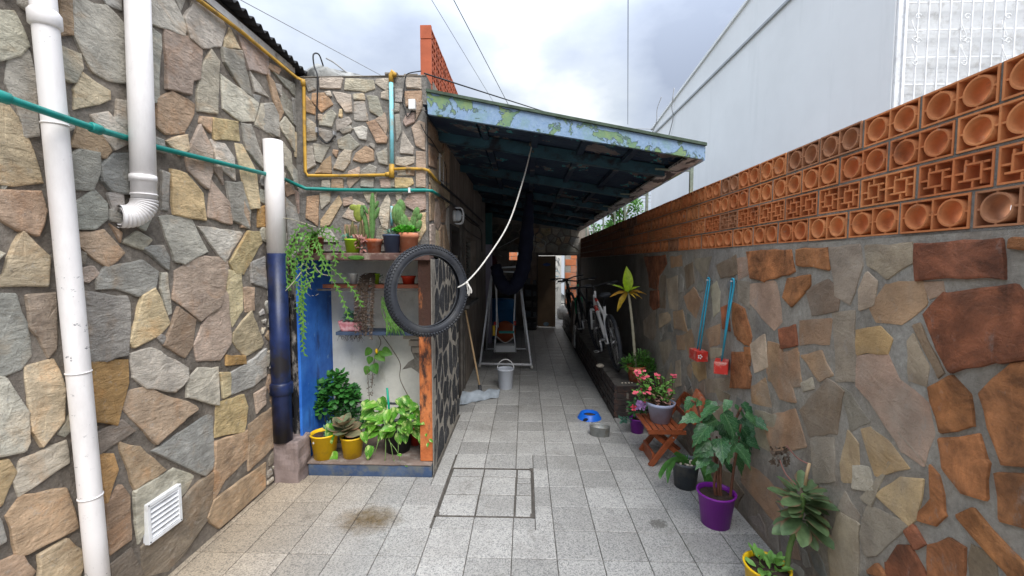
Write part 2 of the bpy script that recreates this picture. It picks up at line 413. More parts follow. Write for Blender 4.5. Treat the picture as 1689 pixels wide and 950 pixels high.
# foliage
def leafmat(name, c1, c2, vein=None, vfac=.5, rough=.45, spots=None, edge=None, gen=False, veg=None):
    k = NB(name, rough, .35)
    oc = k.objcol()
    c = k.mix(k.ramp(k.rnd, 0, 1), c1, c2)
    c = k.mul(c, k.ramp(k.noise(35, 3), .3, .7, .75, 1.25))
    if gen:
        g = k.sep(k.tc.outputs['Generated'])
        ay = k.math('ABSOLUTE', k.math('SUBTRACT', g['Y'], .5))
        if veg:   # variegation blotches, streaked along the leaf
            nn = k.noise(11, 5, .6, k.map(k.tc.outputs['Object'], (1, 3, 1)), .5)
            c = k.mix(k.ramp(nn, .53, .58), c, veg)
        if edge:
            c = k.mix(k.ramp(ay, .3, .48, 0, .8), c, edge)
        if vein:
            s = k.math('ABSOLUTE', k.math('SUBTRACT', k.math('FRACT', k.math('ADD', k.math('MULTIPLY', g['X'], 7), k.math('MULTIPLY', ay, -6))), .5))
            lines = k.ramp(s, .12, .02, 0, vfac)
            mid = k.ramp(ay, .045, .015, 0, vfac)
            c = k.mix(k.math('MAXIMUM', lines, mid), c, vein)
    if spots:
        c = k.mix(k.ramp(k.vor(160), .22, .12, 0, .8), c, spots)
    k.col(c)
    k.b.inputs['Subsurface Weight'].default_value = 0
    tr = k.n.new('ShaderNodeBsdfTranslucent'); k.set(tr.inputs[0], c)
    mx = k.n.new('ShaderNodeMixShader'); mx.inputs[0].default_value = .22
    o = k.n['Material Output']
    k.link(k.b.outputs[0], mx.inputs[1]); k.link(tr.outputs[0], mx.inputs[2]); k.link(mx.outputs[0], o.inputs['Surface'])
    return k.m
M['leaf_green'] = leafmat('leaf_green', (.045, .14, .02), (.09, .23, .035))
M['leaf_clover'] = leafmat('leaf_clover', (.07, .30, .02), (.10, .38, .03))
M['leaf_zigzag'] = leafmat('leaf_zigzag', (.12, .28, .05), (.17, .36, .08))
M['leaf_dark'] = leafmat('leaf_dark', (.03, .12, .035), (.05, .17, .05))
M['leaf_mint'] = leafmat('leaf_mint', (.04, .17, .03), (.14, .34, .07))
M['pothos'] = leafmat('variegated_leaf', (.04, .19, .015), (.13, .36, .03), (.36, .50, .14), .3, .35, gen=True, veg=(.40, .53, .16))
M['heart'] = leafmat('heart_leaf', (.05, .19, .02), (.10, .26, .03), (.25, .38, .12), .35, .4, gen=True)
M['begonia'] = leafmat('begonia_leaf', (.022, .085, .032), (.06, .16, .055), (.17, .30, .13), .4, .35, spots=(.34, .44, .38), gen=True)
M['strap'] = leafmat('strap_leaf', (.06, .19, .035), (.08, .22, .05), (.12, .26, .08), .3, .35, gen=True)
M['dracaena'] = leafmat('dracaena_leaf', (.30, .48, .02), (.44, .56, .04), (.20, .38, .02), .3, .4, gen=True)
M['dracaena_dry'] = leafmat('dracaena_dry_leaf', (.50, .34, .03), (.52, .24, .04), (.40, .38, .05), .3, .5, gen=True)
M['kalanchoe'] = leafmat('kalanchoe_leaf', (.09, .15, .065), (.14, .21, .09), gen=True, edge=(.25, .10, .07))
M['rosette'] = leafmat('rosette_leaf', (.16, .20, .11), (.27, .20, .12), gen=True, edge=(.33, .13, .09))
M['blue_succ'] = leafmat('blue_succulent', (.07, .18, .13), (.12, .26, .18))
M['pink_succ'] = leafmat('pink_succulent', (.34, .15, .13), (.42, .24, .19))
M['cactus'] = leafmat('cactus', (.10, .22, .06), (.15, .29, .09), rough=.7)
M['cactus_y'] = leafmat('cactus_yellow', (.24, .30, .05), (.28, .33, .06), rough=.7)
M['spine'] = simple('cactus_spines', (.36, .30, .18), .9, .3, 30, 0)
M['dry'] = leafmat('dried_leaf', (.085, .06, .045), (.13, .10, .07))
M['stem'] = simple('brown_stem', (.10, .065, .04), .8, .3, 20, .3)
M['stem_green'] = simple('green_stem', (.13, .22, .06), .6, .2, 20, .1)
M['stem_pale'] = simple('pale_trunk', (.36, .34, .25), .8, .25, 40, .8, 60, (.16, .12, .08), .5, 40)
M['petal_pink'] = leafmat('petal_pink', (.75, .06, .12), (.80, .14, .20))
M['petal_lilac'] = leafmat('petal_lilac', (.50, .28, .62), (.60, .40, .70))
M['moss'] = simple('moss', (.05, .13, .02), 1, .3, 40, .8, 90)

# ------------------------------------------------------------------ mesh helpers
class MB:
    def __init__(s): s.v = []; s.f = []; s.sm = []
    def add(s, vs, fs, smooth=False):
        o = len(s.v); s.v += [Vector(p) for p in vs]
        for f in fs: s.f.append(tuple(i + o for i in f)); s.sm.append(smooth)
        return s
    def box(s, a, b):
        (x0, y0, z0), (x1, y1, z1) = a, b
        x0, x1 = min(x0, x1), max(x0, x1); y0, y1 = min(y0, y1), max(y0, y1); z0, z1 = min(z0, z1), max(z0, z1)
        return s.add([(x0,y0,z0),(x1,y0,z0),(x1,y1,z0),(x0,y1,z0),(x0,y0,z1),(x1,y0,z1),(x1,y1,z1),(x0,y1,z1)],
                     [(0,3,2,1),(4,5,6,7),(0,1,5,4),(1,2,6,5),(2,3,7,6),(3,0,4,7)])
    def obox(s, c, sx, sy, sz, rot):
        m = rot.to_3x3() if isinstance(rot, Matrix) else rot
        c = Vector(c)
        vs = [c + m @ Vector((sx*a/2, sy*b/2, sz*d/2)) for d in (-1, 1) for a, b in ((-1,-1),(1,-1),(1,1),(-1,1))]
        return s.add(vs, [(0,3,2,1),(4,5,6,7),(0,1,5,4),(1,2,6,5),(2,3,7,6),(3,0,4,7)])
    def bar(s, p, q, w, h=None, up=(0, 0, 1)):
        p, q = Vector(p), Vector(q); d = (q - p); L_ = d.length; d.normalize()
        u = Vector(up)
        if abs(d.dot(u)) > .98: u = Vector((0, 1, 0))
        x = d.cross(u).normalized(); z = x.cross(d)
        m = Matrix((x, d, z)).transposed()
        return s.obox((p + q) / 2, w, L_, h or w, m)
    def tube(s, pts, r, n=10, cap=True, closed=False):
        pts = [Vector(p) for p in pts]; m = len(pts)
        rs = r if isinstance(r, (list, tuple)) else [r] * m
        vs = []; prev = None
        for i, p in enumerate(pts):
            if closed: d = pts[(i + 1) % m] - pts[i - 1]
            else: d = pts[min(i + 1, m - 1)] - pts[max(i - 1, 0)]
            d.normalize()
            if prev is None:
                a = Vector((0, 0, 1)) if abs(d.z) < .9 else Vector((1, 0, 0))
                x = d.cross(a).normalized()
            else:
                x = (prev - d * prev.dot(d)).normalized()
            prev = x; y = d.cross(x)
            for j in range(n):
                t = 2 * PI * j / n
                vs.append(p + (x * math.cos(t) + y * math.sin(t)) * rs[i])
        fs = []
        for i in range(m if closed else m - 1):
            for j in range(n):
                a = i * n + j; b = i * n + (j + 1) % n
                c = ((i + 1) % m) * n + (j + 1) % n; d_ = ((i + 1) % m) * n + j
                fs.append((a, b, c, d_))
        s.add(vs, fs, True)
        if cap and not closed:
            o = len(s.v) - len(vs)
            s.f.append(tuple(o + j for j in range(n))[::-1]); s.sm.append(False)
            s.f.append(tuple(o + (m - 1) * n + j for j in range(n))); s.sm.append(False)
        return s
    def lathe(s, prof, c, n=28, sx=1, sy=1, rot=None, cap_bottom=True):
        c = Vector(c); vs = []
        for r, z in prof:
            for j in range(n):
                t = 2 * PI * j / n; p = Vector((r * math.cos(t) * sx, r * math.sin(t) * sy, z))
                if rot is not None: p = rot @ p
                vs.append(c + p)
        fs = []
        for i in range(len(prof) - 1):
            for j in range(n):
                fs.append((i*n+j, i*n+(j+1)%n, (i+1)*n+(j+1)%n, (i+1)*n+j))
        o = len(s.v); s.add(vs, fs, True)
        if cap_bottom: s.f.append(tuple(o + j for j in range(n))[::-1]); s.sm.append(False)
        return s
    def ball(s, c, r, n=12, m=8, sc=(1, 1, 1), rot=None):
        prof = [(math.sin(PI * i / m) * r, -math.cos(PI * i / m) * r) for i in range(m + 1)]
        prof[0] = (r * .02, -r); prof[-1] = (r * .02, r)
        c = Vector(c); vs = []
        for rr, z in prof:
            for j in range(n):
                t = 2 * PI * j / n; p = Vector((rr * math.cos(t) * sc[0], rr * math.sin(t) * sc[1], z * sc[2]))
                if rot is not None: p = rot @ p
                vs.append(c + p)
        fs = [(i*n+j, i*n+(j+1)%n, (i+1)*n+(j+1)%n, (i+1)*n+j) for i in range(m) for j in range(n)]
        return s.add(vs, fs, True)
    def leaf(s, b, d, up, L_, W, prof=(.25, .95, .9, .45, .0), fold=.15, droop=.2):
        """leaf from base b along d; one strip each side of the mid rib"""
        b = Vector(b); d = Vector(d).normalized(); up = Vector(up)
        x = d.cross(up)
        if x.length < 1e-3: x = d.cross(Vector((1, 0, .1)))
        x.normalize(); nrm = x.cross(d).normalized()
        vs = []; n = len(prof)
        for i, wd in enumerate(prof):
            t = i / (n - 1)
            p = b + d * L_ * t - nrm * (droop * L_ * t * t)
            ww = W * wd * .5
            vs += [p - x * ww + nrm * fold * ww, p, p + x * ww + nrm * fold * ww]
        fs = []
        for i in range(n - 1):
            a = 3 * i
            fs += [(a, a+1, a+4, a+3), (a+1, a+2, a+5, a+4)]
        return s.add(vs, fs, True)
    def mesh(s, name, mat=None, off=(0, 0, 0), bevel=0):
        off = Vector(off)
        me = bpy.data.meshes.new(name)
        me.from_pydata([tuple(p - off) for p in s.v], [], s.f)
        me.polygons.foreach_set('use_smooth', s.sm)
        if bevel:
            bm = bmesh.new(); bm.from_mesh(me)
            bmesh.ops.bevel(bm, geom=[e for e in bm.edges if e.is_manifold and e.calc_face_angle(0) > .6], offset=bevel, segments=2, profile=.6, affect='EDGES', clamp_overlap=True)
            bm.to_mesh(me); bm.free()
        if mat: me.materials.append(M[mat] if isinstance(mat, str) else mat)
        me.update()
        return me

def roughen(o, cuts=8, amp=.006, sc=14):
    """worn edges and an uneven face for cast or rendered blocks"""
    bm = bmesh.new(); bm.from_mesh(o.data)
    bmesh.ops.subdivide_edges(bm, edges=[e for e in bm.edges if e.calc_length() > .04], cuts=cuts, use_grid_fill=True)
    for v in bm.verts:
        p = v.co * sc
        v.co += Vector((noise.noise(p), noise.noise(p + Vector((9, 0, 0))), noise.noise(p + Vector((0, 9, 0))))) * amp
    bm.to_mesh(o.data); bm.free(); return o
def tag(o, label=None, cat=None, group=None, kind=None):
    if label: o['label'] = label
    if cat: o['category'] = cat
    if group: o['group'] = group
    if kind: o['kind'] = kind
    return o
def thing(name, loc, label, cat, group=None):
    o = bpy.data.objects.new(name, None); COL.objects.link(o); o.location = loc
    o.empty_display_size = .1
    return tag(o, label, cat, group)
def root_loc(o):
    v = Vector((0, 0, 0))
    while o: v += Vector(o.location); o = o.parent
    return v
def part(par, name, mb, mat, bevel=0, color=None, kind=None, label=None):
    """mesh part given in world coordinates, parented to par"""
    off = root_loc(par)
    o = bpy.data.objects.new(name, mb.mesh(name, mat, off, bevel)); COL.objects.link(o); o.parent = par
    if color: o.color = (*color, 1)
    return tag(o, label, None, None, kind)
def solo(name, mb, mat, loc, label, cat, group=None, bevel=0):
    o = bpy.data.objects.new(name, mb.mesh(name, mat, loc, bevel)); COL.objects.link(o); o.location = loc
    return tag(o, label, cat, group)
def struct(name, mb, mat, loc=(0, 0, 0), kind='structure', label=None):
    o = bpy.data.objects.new(name, mb.mesh(name, mat, loc)); COL.objects.link(o); o.location = loc
    return tag(o, label, None, None, kind)
def inst(par, name, me, loc, rot=None, scale=1, color=None):
    """another object of a shared mesh, placed in world coordinates under par"""
    o = bpy.data.objects.new(name, me); COL.objects.link(o); o.parent = par
    m = (rot.to_4x4() if rot is not None else Matrix.Identity(4))
    sc = Matrix.Diagonal((*((scale,)*3 if not isinstance(scale, (tuple, list)) else scale), 1))
    o.matrix_local = Matrix.Translation(Vector(loc) - root_loc(par)) @ m @ sc
    if color: o.color = (*color, 1)
    return o
def basis(d, up):
    """rotation taking +X to d, +Z towards up"""
    d = Vector(d).normalized(); up = Vector(up)
    y = up.cross(d)
    if y.length < 1e-3: y = Vector((0, 1, 0)).cross(d)
    y.normalize(); z = d.cross(y)
    return Matrix((d, y, z)).transposed()
def rv(a, b): return random.uniform(a, b)
def bez(p, n=12):
    """smooth curve through points (Catmull-Rom)"""
    p = [Vector(q) for q in p]; P = [p[0]*2 - p[1]] + p + [p[-1]*2 - p[-2]]; o = []
    for i in range(1, len(P) - 2):
        for j in range(n):
            t = j / n; a, b, c, d = P[i-1], P[i], P[i+1], P[i+2]
            o.append(.5 * (2*b + (c-a)*t + (2*a-5*b+4*c-d)*t*t + (3*b-a-3*c+d)*t**3))
    return o + [p[-1]]

# planar stones -------------------------------------------------------------
def clean_poly(P):
    A = sum(P[i][0]*P[(i+1)%len(P)][1] - P[(i+1)%len(P)][0]*P[i][1] for i in range(len(P)))
    return P if A > 0 else P[::-1]
def stone_mb(P, to3, thick, jit=.004, inset=.008, step=.05, tilt=.05, crag=.0016, smooth=False):
    """an irregular flat stone on a wall: P outline in wall coordinates, to3(a, b, h) to world"""
    P = clean_poly([Vector((p[0], p[1])) for p in P])
    Q = []
    n = len(P)
    for i in range(n):
        a, b = P[i], P[(i+1) % n]
        L_ = (b - a).length
        m = max(1, min(6, int(L_ / step)))
        d = (b - a); nn = Vector((d.y, -d.x)).normalized() if L_ > 1e-6 else Vector((0, 0))
        # cut the corner a little
        for j in range(m):
            t = (j + (.08 if j == 0 else 0)) / m
            Q.append(a + d * t + nn * rv(-jit, jit))
        Q.append(a + d * (1 - .07 / m) + nn * rv(-jit, jit))
    c = sum(Q, Vector((0, 0))) / len(Q)
    size = max((q - c).length for q in Q)
    tx, ty = rv(-tilt, tilt), rv(-tilt, tilt)
    inset = min(inset, size * .25)
    def ring(f, h0):
        o = []
        for q in Q:
            d = (c - q); L_ = d.length
            p = q + d * (min(f, L_ * .6) / max(L_, 1e-6)) 
            o.append(to3(p.x, p.y, (h0 + (tx * (p.x - c.x) + ty * (p.y - c.y)) * (1 if h0 > 0 else 0))))
        return o
    m = len(Q)
    mid = []
    for q in Q:
        p = q + (c - q) * .5
        mid.append(to3(p.x, p.y, thick + tx*(p.x-c.x) + ty*(p.y-c.y) + rv(-.6, 1)*crag))
    vs = ring(0, -.004) + ring(inset * .2, thick * .8) + ring(inset, thick) + mid + [to3(c.x, c.y, thick + rv(-.6, 1)*crag)]
    fs = []
    for k_ in range(3):
        for i in range(m):
            j = (i + 1) % m
            fs.append((k_*m+i, k_*m+j, (k_+1)*m+j, (k_+1)*m+i))
    for i in range(m): fs.append((3*m+i, 3*m+(i+1) % m, 4*m))
    mb = MB(); mb.add(vs, fs, False)
    mb.sm = [False] * (2*m) + [smooth] * (len(fs) - 2*m)
    return mb, to3(c.x, c.y, 0)
def stone(par, P, to3, thick, color, mat='stone', cv=.12, **kw):
    mb, c = stone_mb(P, to3, thick, **kw)
    f = 1 + rv(-cv, cv)
    off = root_loc(par)
    o = bpy.data.objects.new('stone', mb.mesh('stone', mat, c)); COL.objects.link(o); o.parent = par; o.location = Vector(c) - off
    o.color = (color[0]*f*rv(.96, 1.04), color[1]*f, color[2]*f*rv(.94, 1.06), 1)
    return o
def voronoi(x0, x1, y0, y1, n, gap, stretch=1.0, rng=random, avoid=None, relax=1):
    """irregular convex cells filling a rectangle, each shrunk by half the joint"""
    S = [Vector((rng.uniform(x0, x1), rng.uniform(y0, y1))) for _ in range(n)]
    def cells(S):
        out = []
        for i, s in enumerate(S):
            P = [Vector((x0, y0)), Vector((x1, y0)), Vector((x1, y1)), Vector((x0, y1))]
            for j, t in enumerate(S):
                if i == j: continue
                d = Vector(((t.x - s.x) * 1, (t.y - s.y) * stretch)); mid = (s + t) / 2
                Q = []
                for a in range(len(P)):
                    p, q = P[a], P[(a+1) % len(P)]
                    def side(r): return (r.x - mid.x) * d.x + (r.y - mid.y) * d.y
                    sp, sq = side(p), side(q)
                    if sp <= 0: Q.append(p)
                    if (sp < 0 < sq) or (sq < 0 < sp): Q.append(p + (q - p) * (sp / (sp - sq)))
                P = Q
                if len(P) < 3: break
            out.append(P)
        return out
    for _ in range(relax):
        C = cells(S); S = [sum(P, Vector((0, 0))) / len(P) if len(P) > 2 else s for P, s in zip(C, S)]
    res = []
    for P in cells(S):
        if len(P) < 3: continue
        # drop very short edges
        Q = []
        for a in range(len(P)):
            if (P[a] - P[a-1]).length > .02: Q.append(P[a])
        if len(Q) < 3: continue
        c = sum(Q, Vector((0, 0))) / len(Q)
        r = min(abs((Q[(a+1)%len(Q)]-Q[a]).cross(c-Q[a])) / max((Q[(a+1)%len(Q)]-Q[a]).length, 1e-6) for a in range(len(Q)))
        if r < gap * 1.2: continue
        f = 1 - gap * rng.uniform(.8, 1.3) / r
        res.append([c + (q - c) * max(f, .3) for q in Q])
    return res

def inside(p, P):
    r = False; n = len(P); j = n - 1
    for i in range(n):
        if (P[i][1] > p[1]) != (P[j][1] > p[1]) and p[0] < (P[j][0]-P[i][0])*(p[1]-P[i][1])/(P[j][1]-P[i][1]) + P[i][0]: r = not r
        j = i
    return r
def fillers(polys, box, n, gap, seed, **kw):
    """small stones for the gaps between the traced ones"""
    g = random.Random(seed); o = []
    for Q in voronoi(*box, n, gap, rng=g, **kw):
        pts = [(q.x, q.y) for q in Q] + [tuple((Q[i]+Q[i-1])/2) for i in range(len(Q))] + [tuple(sum(Q, Vector((0,0)))/len(Q))]
        if any(inside(p, P) for p in pts for P in polys): continue
        if any(inside(p, pts[:len(Q)]) for P in polys for p in P): continue
        o.append(Q)
    return o
# ================================================================== SETTING
XL, XR, YF, XS = -1.86, 1.40, 3.43, -.79      # left wall, right wall, stone front, passage wall
C0 = dict(g=(.30,.295,.275), l=(.44,.41,.36), c=(.47,.38,.25), t=(.36,.255,.175), o=(.42,.245,.09), p=(.37,.29,.25),
         d=(.20,.17,.14), b=(.20,.215,.22), O=(.40,.165,.065), R=(.27,.095,.045), w=(.50,.48,.44), y=(.48,.36,.19))
C = {k_: (tuple(min(.64, (q * .85 + sum(v_) / 3 * .15) * m3) for q, m3 in zip(v_, (1.42, 1.37, 1.26))) if k_ not in 'OR' else v_) for k_, v_ in C0.items()}

# ground and floor -----------------------------------------------------------
struct('ground', MB().box((-60, -60, -.35), (60, 60, -.15)), 'ground')
fl = struct('floor', MB().box((-1.9, -1.6, -.15), (1.45, 10.8, -.003)), 'grout')
struct('courtyard_ground', MB().box((-3.2, 10.8, -.15), (5, 16, -.01)), 'concrete')
struct('room_floor', MB().box((-3.2, 8.3, -.15), (-1.9, 10.8, -.003)), 'concrete')
CX0, CX1, CY0, CY1 = -.585, .065, 2.60, 3.245   # the inspection cover
def cut(rc, hole):
    x0, y0, x1, y1 = rc; a, b, c_, d = hole
    if x1 <= a or x0 >= c_ or y1 <= b or y0 >= d: return [rc]
    o = []
    if x0 < a: o.append((x0, y0, a, y1)); x0 = a
    if x1 > c_: o.append((c_, y0, x1, y1)); x1 = c_
    if y0 < b: o.append((x0, y0, x1, b)); y0 = b
    if y1 > d: o.append((x0, d, x1, y1))
    return o
holes = [(CX0, CY0, CX1, CY1), (-1.9, 3.03, -1.66, 4), (-1.70, 3.09, -.69, 4.42), (-1.9, 4.0, XS, 8.4), (.925, 4.36, 1.5, 10.8)]
def tile_rects(x, y, s=.25):
    rs = [(x, y, x + s, y + s)]
    for h in holes: rs = [q for r_ in rs for q in cut(r_, h)]
    return [r_ for r_ in rs if r_[2] - r_[0] > .02 and r_[3] - r_[1] > .02]
def tile_mb(mb, r_, z=.004):
    g = .0024; x0, y0, x1, y1 = r_[0]+g, r_[1]+g, r_[2]-g, r_[3]-g
    b = .002; zz = z - .0018
    vs = [(x0,y0,-.008),(x1,y0,-.008),(x1,y1,-.008),(x0,y1,-.008),(x0,y0,zz),(x1,y0,zz),(x1,y1,zz),(x0,y1,zz),
          (x0+b,y0+b,z),(x1-b,y0+b,z),(x1-b,y1-b,z),(x0+b,y1-b,z)]
    mb.add(vs, [(0,1,5,4),(1,2,6,5),(2,3,7,6),(3,0,4,7),(4,5,9,8),(5,6,10,9),(6,7,11,10),(7,4,8,11),(8,9,10,11)])
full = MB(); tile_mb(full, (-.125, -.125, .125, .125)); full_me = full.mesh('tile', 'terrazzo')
near_mb = MB(); far_mb = MB()
for i in range(-8, 7):
    for j in range(-17, 34):
        x = -.0725 + .25 * i; y = 2.48 + .25 * j
        x0, x1 = max(x, -1.86), min(x + .25, 1.40)
        if x1 - x0 < .02: continue
        for r_ in tile_rects(x0, y, .25) if (x0 == x and x1 == x + .25) else [q for q in tile_rects(x, y) ]:
            r_ = (max(r_[0], -1.86), r_[1], min(r_[2], 1.40), r_[3])
            if r_[2] - r_[0] < .02: continue
            if y < 1.7: tile_mb(near_mb, r_); continue
            if y > 6.2: tile_mb(far_mb, r_); continue
            cx, cy = (r_[0] + r_[2]) / 2, (r_[1] + r_[3]) / 2
            if r_[2] - r_[0] > .249 and r_[3] - r_[1] > .249:
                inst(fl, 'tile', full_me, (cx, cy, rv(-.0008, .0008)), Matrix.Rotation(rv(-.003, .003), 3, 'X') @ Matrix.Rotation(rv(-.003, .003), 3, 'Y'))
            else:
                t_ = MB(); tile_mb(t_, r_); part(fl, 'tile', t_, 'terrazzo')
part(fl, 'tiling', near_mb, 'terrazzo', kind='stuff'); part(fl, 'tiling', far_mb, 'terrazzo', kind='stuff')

cov = thing('inspection_cover', ((CX0+CX1)/2, (CY0+CY1)/2, 0), 'square inspection cover set in the floor, dark metal frame filled with cut terrazzo tiles', 'floor cover')
fb = MB(); q = .010
fb.box((CX0, CY0, -.01), (CX1, CY0+q, .005)); fb.box((CX0, CY1-q, -.01), (CX1, CY1, .0045))
fb.box((CX0, CY0+q, -.01), (CX0+q, CY1-q, .0048)); fb.box((CX1-q, CY0+q, -.01), (CX1, CY1-q, .0052))
for x_, y_ in ((CX0, CY0), (CX1-.03, CY0), (CX1-.03, CY1-.04)): fb.box((x_, y_, .0), (x_+.03, y_+.045, .0075))
part(cov, 'frame', fb, simple('rusty_frame', (.09, .08, .07), .8, .4, 20, .5), bevel=.001)
for r_ in ((-.565,2.62,-.325,2.86),(-.318,2.62,-.072,2.862),(-.062,2.62,.045,2.86),(-.563,2.867,-.322,3.11),(-.316,2.868,-.07,3.11),
           (-.06,2.868,.046,3.02),(-.058,3.028,.044,3.10),(-.562,3.118,-.32,3.226),(-.314,3.119,-.066,3.226),(-.058,3.108,.046,3.226)):
    t_ = MB(); tile_mb(t_, r_, .003); part(cov, 'tile', t_, 'terrazzo')

# left wall ------------------------------------------------------------------
house = thing('stone_wall', (XL, 1.5, 0), 'long crazy-paved wall of grey, cream and tan stones along the left, white pipes in front', 'wall')
part(house, 'mortar', MB().box((XL-.25, -1.6, -.1), (XL, YF, 3.14)), 'mortar_dark')
toL = lambda a, b, h: Vector((XL + h, a, b))
TL, TR = [], []
def traceL(s, ox, oy, data, th=.011):
    for line in data.strip().split('\n'):
        kx, *pts = line.split()
        P = [on_x(ox + float(p.split(',')[0]) / s, oy + float(p.split(',')[1]) / s, XL) for p in pts]
        P = [(p.y, p.z) for p in P]
        P = [(a, max(b, .015)) for a, b in P]
        TL.append(P)
        cc_ = sum((Vector(p) for p in P), Vector((0, 0))) / len(P)
        P = [tuple(Vector(p) + (Vector(p) - cc_).normalized() * .010) for p in P]
        P = [(a, max(b, .015)) for a, b in P]
        stone(house, P, toL, th + rv(-.003, .006), C[kx], jit=.0045, cv=.2)
traceL(2, 0, 0, '''
l -90,30 45,40 88,150 55,182 -60,215
g 25,195 95,170 112,260 122,440 75,445 50,350 20,270
c -90,345 12,335 60,400 100,500 132,602 40,606 -90,600
t -80,640 0,632 130,630 142,700 115,777 60,757 0,722
c 60,763 152,850 147,942 -40,946 10,900
l 183,153 257,178 262,220 235,267 188,255
t 185,0 227,0 230,110 190,114
g 238,-12 300,15 345,18 408,90 412,267 350,264 300,230 245,120
g 330,-30 395,-20 395,30 350,12
c 264,238 352,305 352,330 240,360 245,300
g 500,98 530,118 517,332 500,336
l 495,-25 565,-8 607,80 602,114 495,76
g 572,-25 615,-20 592,42
p 540,98 657,134 662,180 652,260 628,262 625,307 545,292
l 603,60 636,12 717,33 744,95 721,152 660,157 624,127
c 738,135 755,93 787,162 738,156
g 728,160 792,168 827,312 800,302 738,210
l 648,290 663,215 692,163 717,200 714,372 646,361
p 782,118 882,168 887,248 815,227
l 726,246 847,340 832,397 790,397 733,356
l 819,236 884,320 840,302
l 838,410 861,343 896,348 920,450 900,447
y 697,388 781,401 787,464 704,459
g 833,314 855,319 845,352
t 658,388 693,388 690,437 657,406
p 610,520 655,409 692,490 692,560 681,622 620,562
l 694,463 741,479 767,520 770,592 720,551
g 793,408 825,413 864,530 862,557 810,491
c 774,474 800,479 842,570 850,682 820,687 800,602
t 518,330 565,303 637,344 637,380 606,432 545,442 514,416
c 543,465 611,443 614,490 590,512
p 694,593 757,680 757,737 684,717
g 744,603 796,604 822,700 816,752 760,722
y 560,558 611,580 662,640 675,727 568,702
l 650,744 792,764 797,775 736,862
l 523,715 622,714 682,830 601,867 573,857
y 753,865 812,765 852,765 862,800 800,903 772,900
g 228,520 254,496 322,504 320,560 306,622 233,622
b 328,545 370,510 422,508 427,642 360,622 333,591
t 253,420 315,418 362,495 336,517 233,481
l 298,385 350,373 412,438 417,466 372,493 326,430
g 383,334 417,334 420,432 378,401
g 243,680 310,628 352,680 347,720 311,752 243,757
g 353,640 397,628 402,686 374,692
t 357,740 395,768 392,797
l 404,795 445,768 492,790 466,822 404,802
g 468,820 530,810 552,850 552,892
p 578,892 650,848 742,848 747,880 735,955 720,1010 655,1055 570,985
g 318,922 350,878 460,863 512,900 505,952 450,977 380,950 320,955
t 243,770 340,763 402,830 350,882 250,802
p 236,890 300,880 318,905 290,925 250,920
l 523,903 547,903 562,1030 550,1035 528,952
c 743,893 792,903 802,1020 765,1075 748,1010
g 823,868 872,848 877,950 830,932
p 688,543 727,553 732,607
o 850,690 872,678 874,747 848,747
g 528,568 550,574 550,692 530,690
g 0,640 0,600 20,610
l 150,200 185,300 175,350 205,360 238,420 205,430
''')
traceL(2.375, 400, 0, '''
t 103,248 142,270 132,288 98,270
g 118,283 222,340 202,378 170,342
t 90,288 120,328 157,440 140,472
l 118,328 147,333 152,382
g 150,348 187,400 194,482 150,420
l 43,490 75,408 110,408 132,450 140,537
g 193,388 227,398 232,522 200,482
l 138,490 165,458 197,500 202,592
c 198,518 237,530 242,632 205,612
l 158,558 187,600 192,702 165,642
g 188,640 242,700 242,772 200,722
p 203,748 247,790 247,882 225,872
t 0,788 20,840 22,890 -10,890
g 168,773 207,815 227,892 180,952
g 225,540 243,545 243,640
''')
traceL(2, 0, 475, '''
g -100,20 50,28 82,130 100,220 70,257 -80,320
p 83,28 172,18 182,60 177,200 150,224 118,150 98,130
g 268,13 417,33 427,60 414,217 340,237 283,237
c 463,33 500,3 522,40 554,115 520,152 440,192 424,180
t 583,63 642,110 632,190 608,227 538,190
p 638,190 665,130 730,-5 747,30 757,180 720,237 650,237
t 798,0 832,0 837,70 808,77
c 768,150 825,78 864,180 855,197 805,224 768,180
o 745,222 800,225 806,250 745,255
l 428,218 500,198 612,265 612,300 570,342 480,327 438,290
c 83,263 175,236 207,330 197,440 130,522 103,470
o 293,238 420,243 417,310 380,447 308,432
t 428,340 475,328 632,385 642,400 600,432 510,514 408,400
l 618,300 650,268 717,263 717,387 613,356
g 760,278 835,233 870,200 872,290 830,322 762,350
c 723,282 755,280 757,352 733,360
y 713,380 800,353 814,395 802,470 708,492
g 702,403 702,560 692,600 668,617 498,540 590,480
d 313,480 390,438 437,470 330,547
t 388,510 455,528 542,600 440,662
l 443,670 565,598 652,625 585,702 560,655 470,700 455,842 445,760
o 328,553 375,553 382,600 345,717
t 343,720 385,653 417,690 427,830 360,877
l 48,640 70,568 205,506 220,575 60,687
t 20,750 65,688 212,663 247,790 90,872 58,877
c 123,880 215,833 267,870 267,930 240,1000 130,1000
y -80,590 25,573 42,620 0,712 -90,760
t -60,930 60,883 102,940 90,960 -60,1010
t 700,700 872,575 874,668 720,790 680,760
t 705,508 812,473 817,560 740,632 700,702
t 820,450 892,398 899,520 817,602
p 838,350 872,328 872,380 845,412
d 465,850 560,770 590,712 650,640 694,612 690,750 600,882 560,950 470,955
d 368,910 430,863 472,950 370,960
l -60,290 15,305 82,420 87,500 70,532 -70,560
g -90,790 -10,770 10,830 -60,880
''')
# stones nearer than the frame, for the wall to go on
for P in fillers(TL, (-.3, 1.6, .02, 3.1), 120, .011, 8):
    stone(house, P, toL, .016 + rv(-.004, .006), C[random.choice('glctpgl')])
for P in fillers(TL, (1.42, 3.42, .02, 3.1), 420, .010, 3):
    stone(house, P, toL, .012, C[random.choice('gtgdl')])
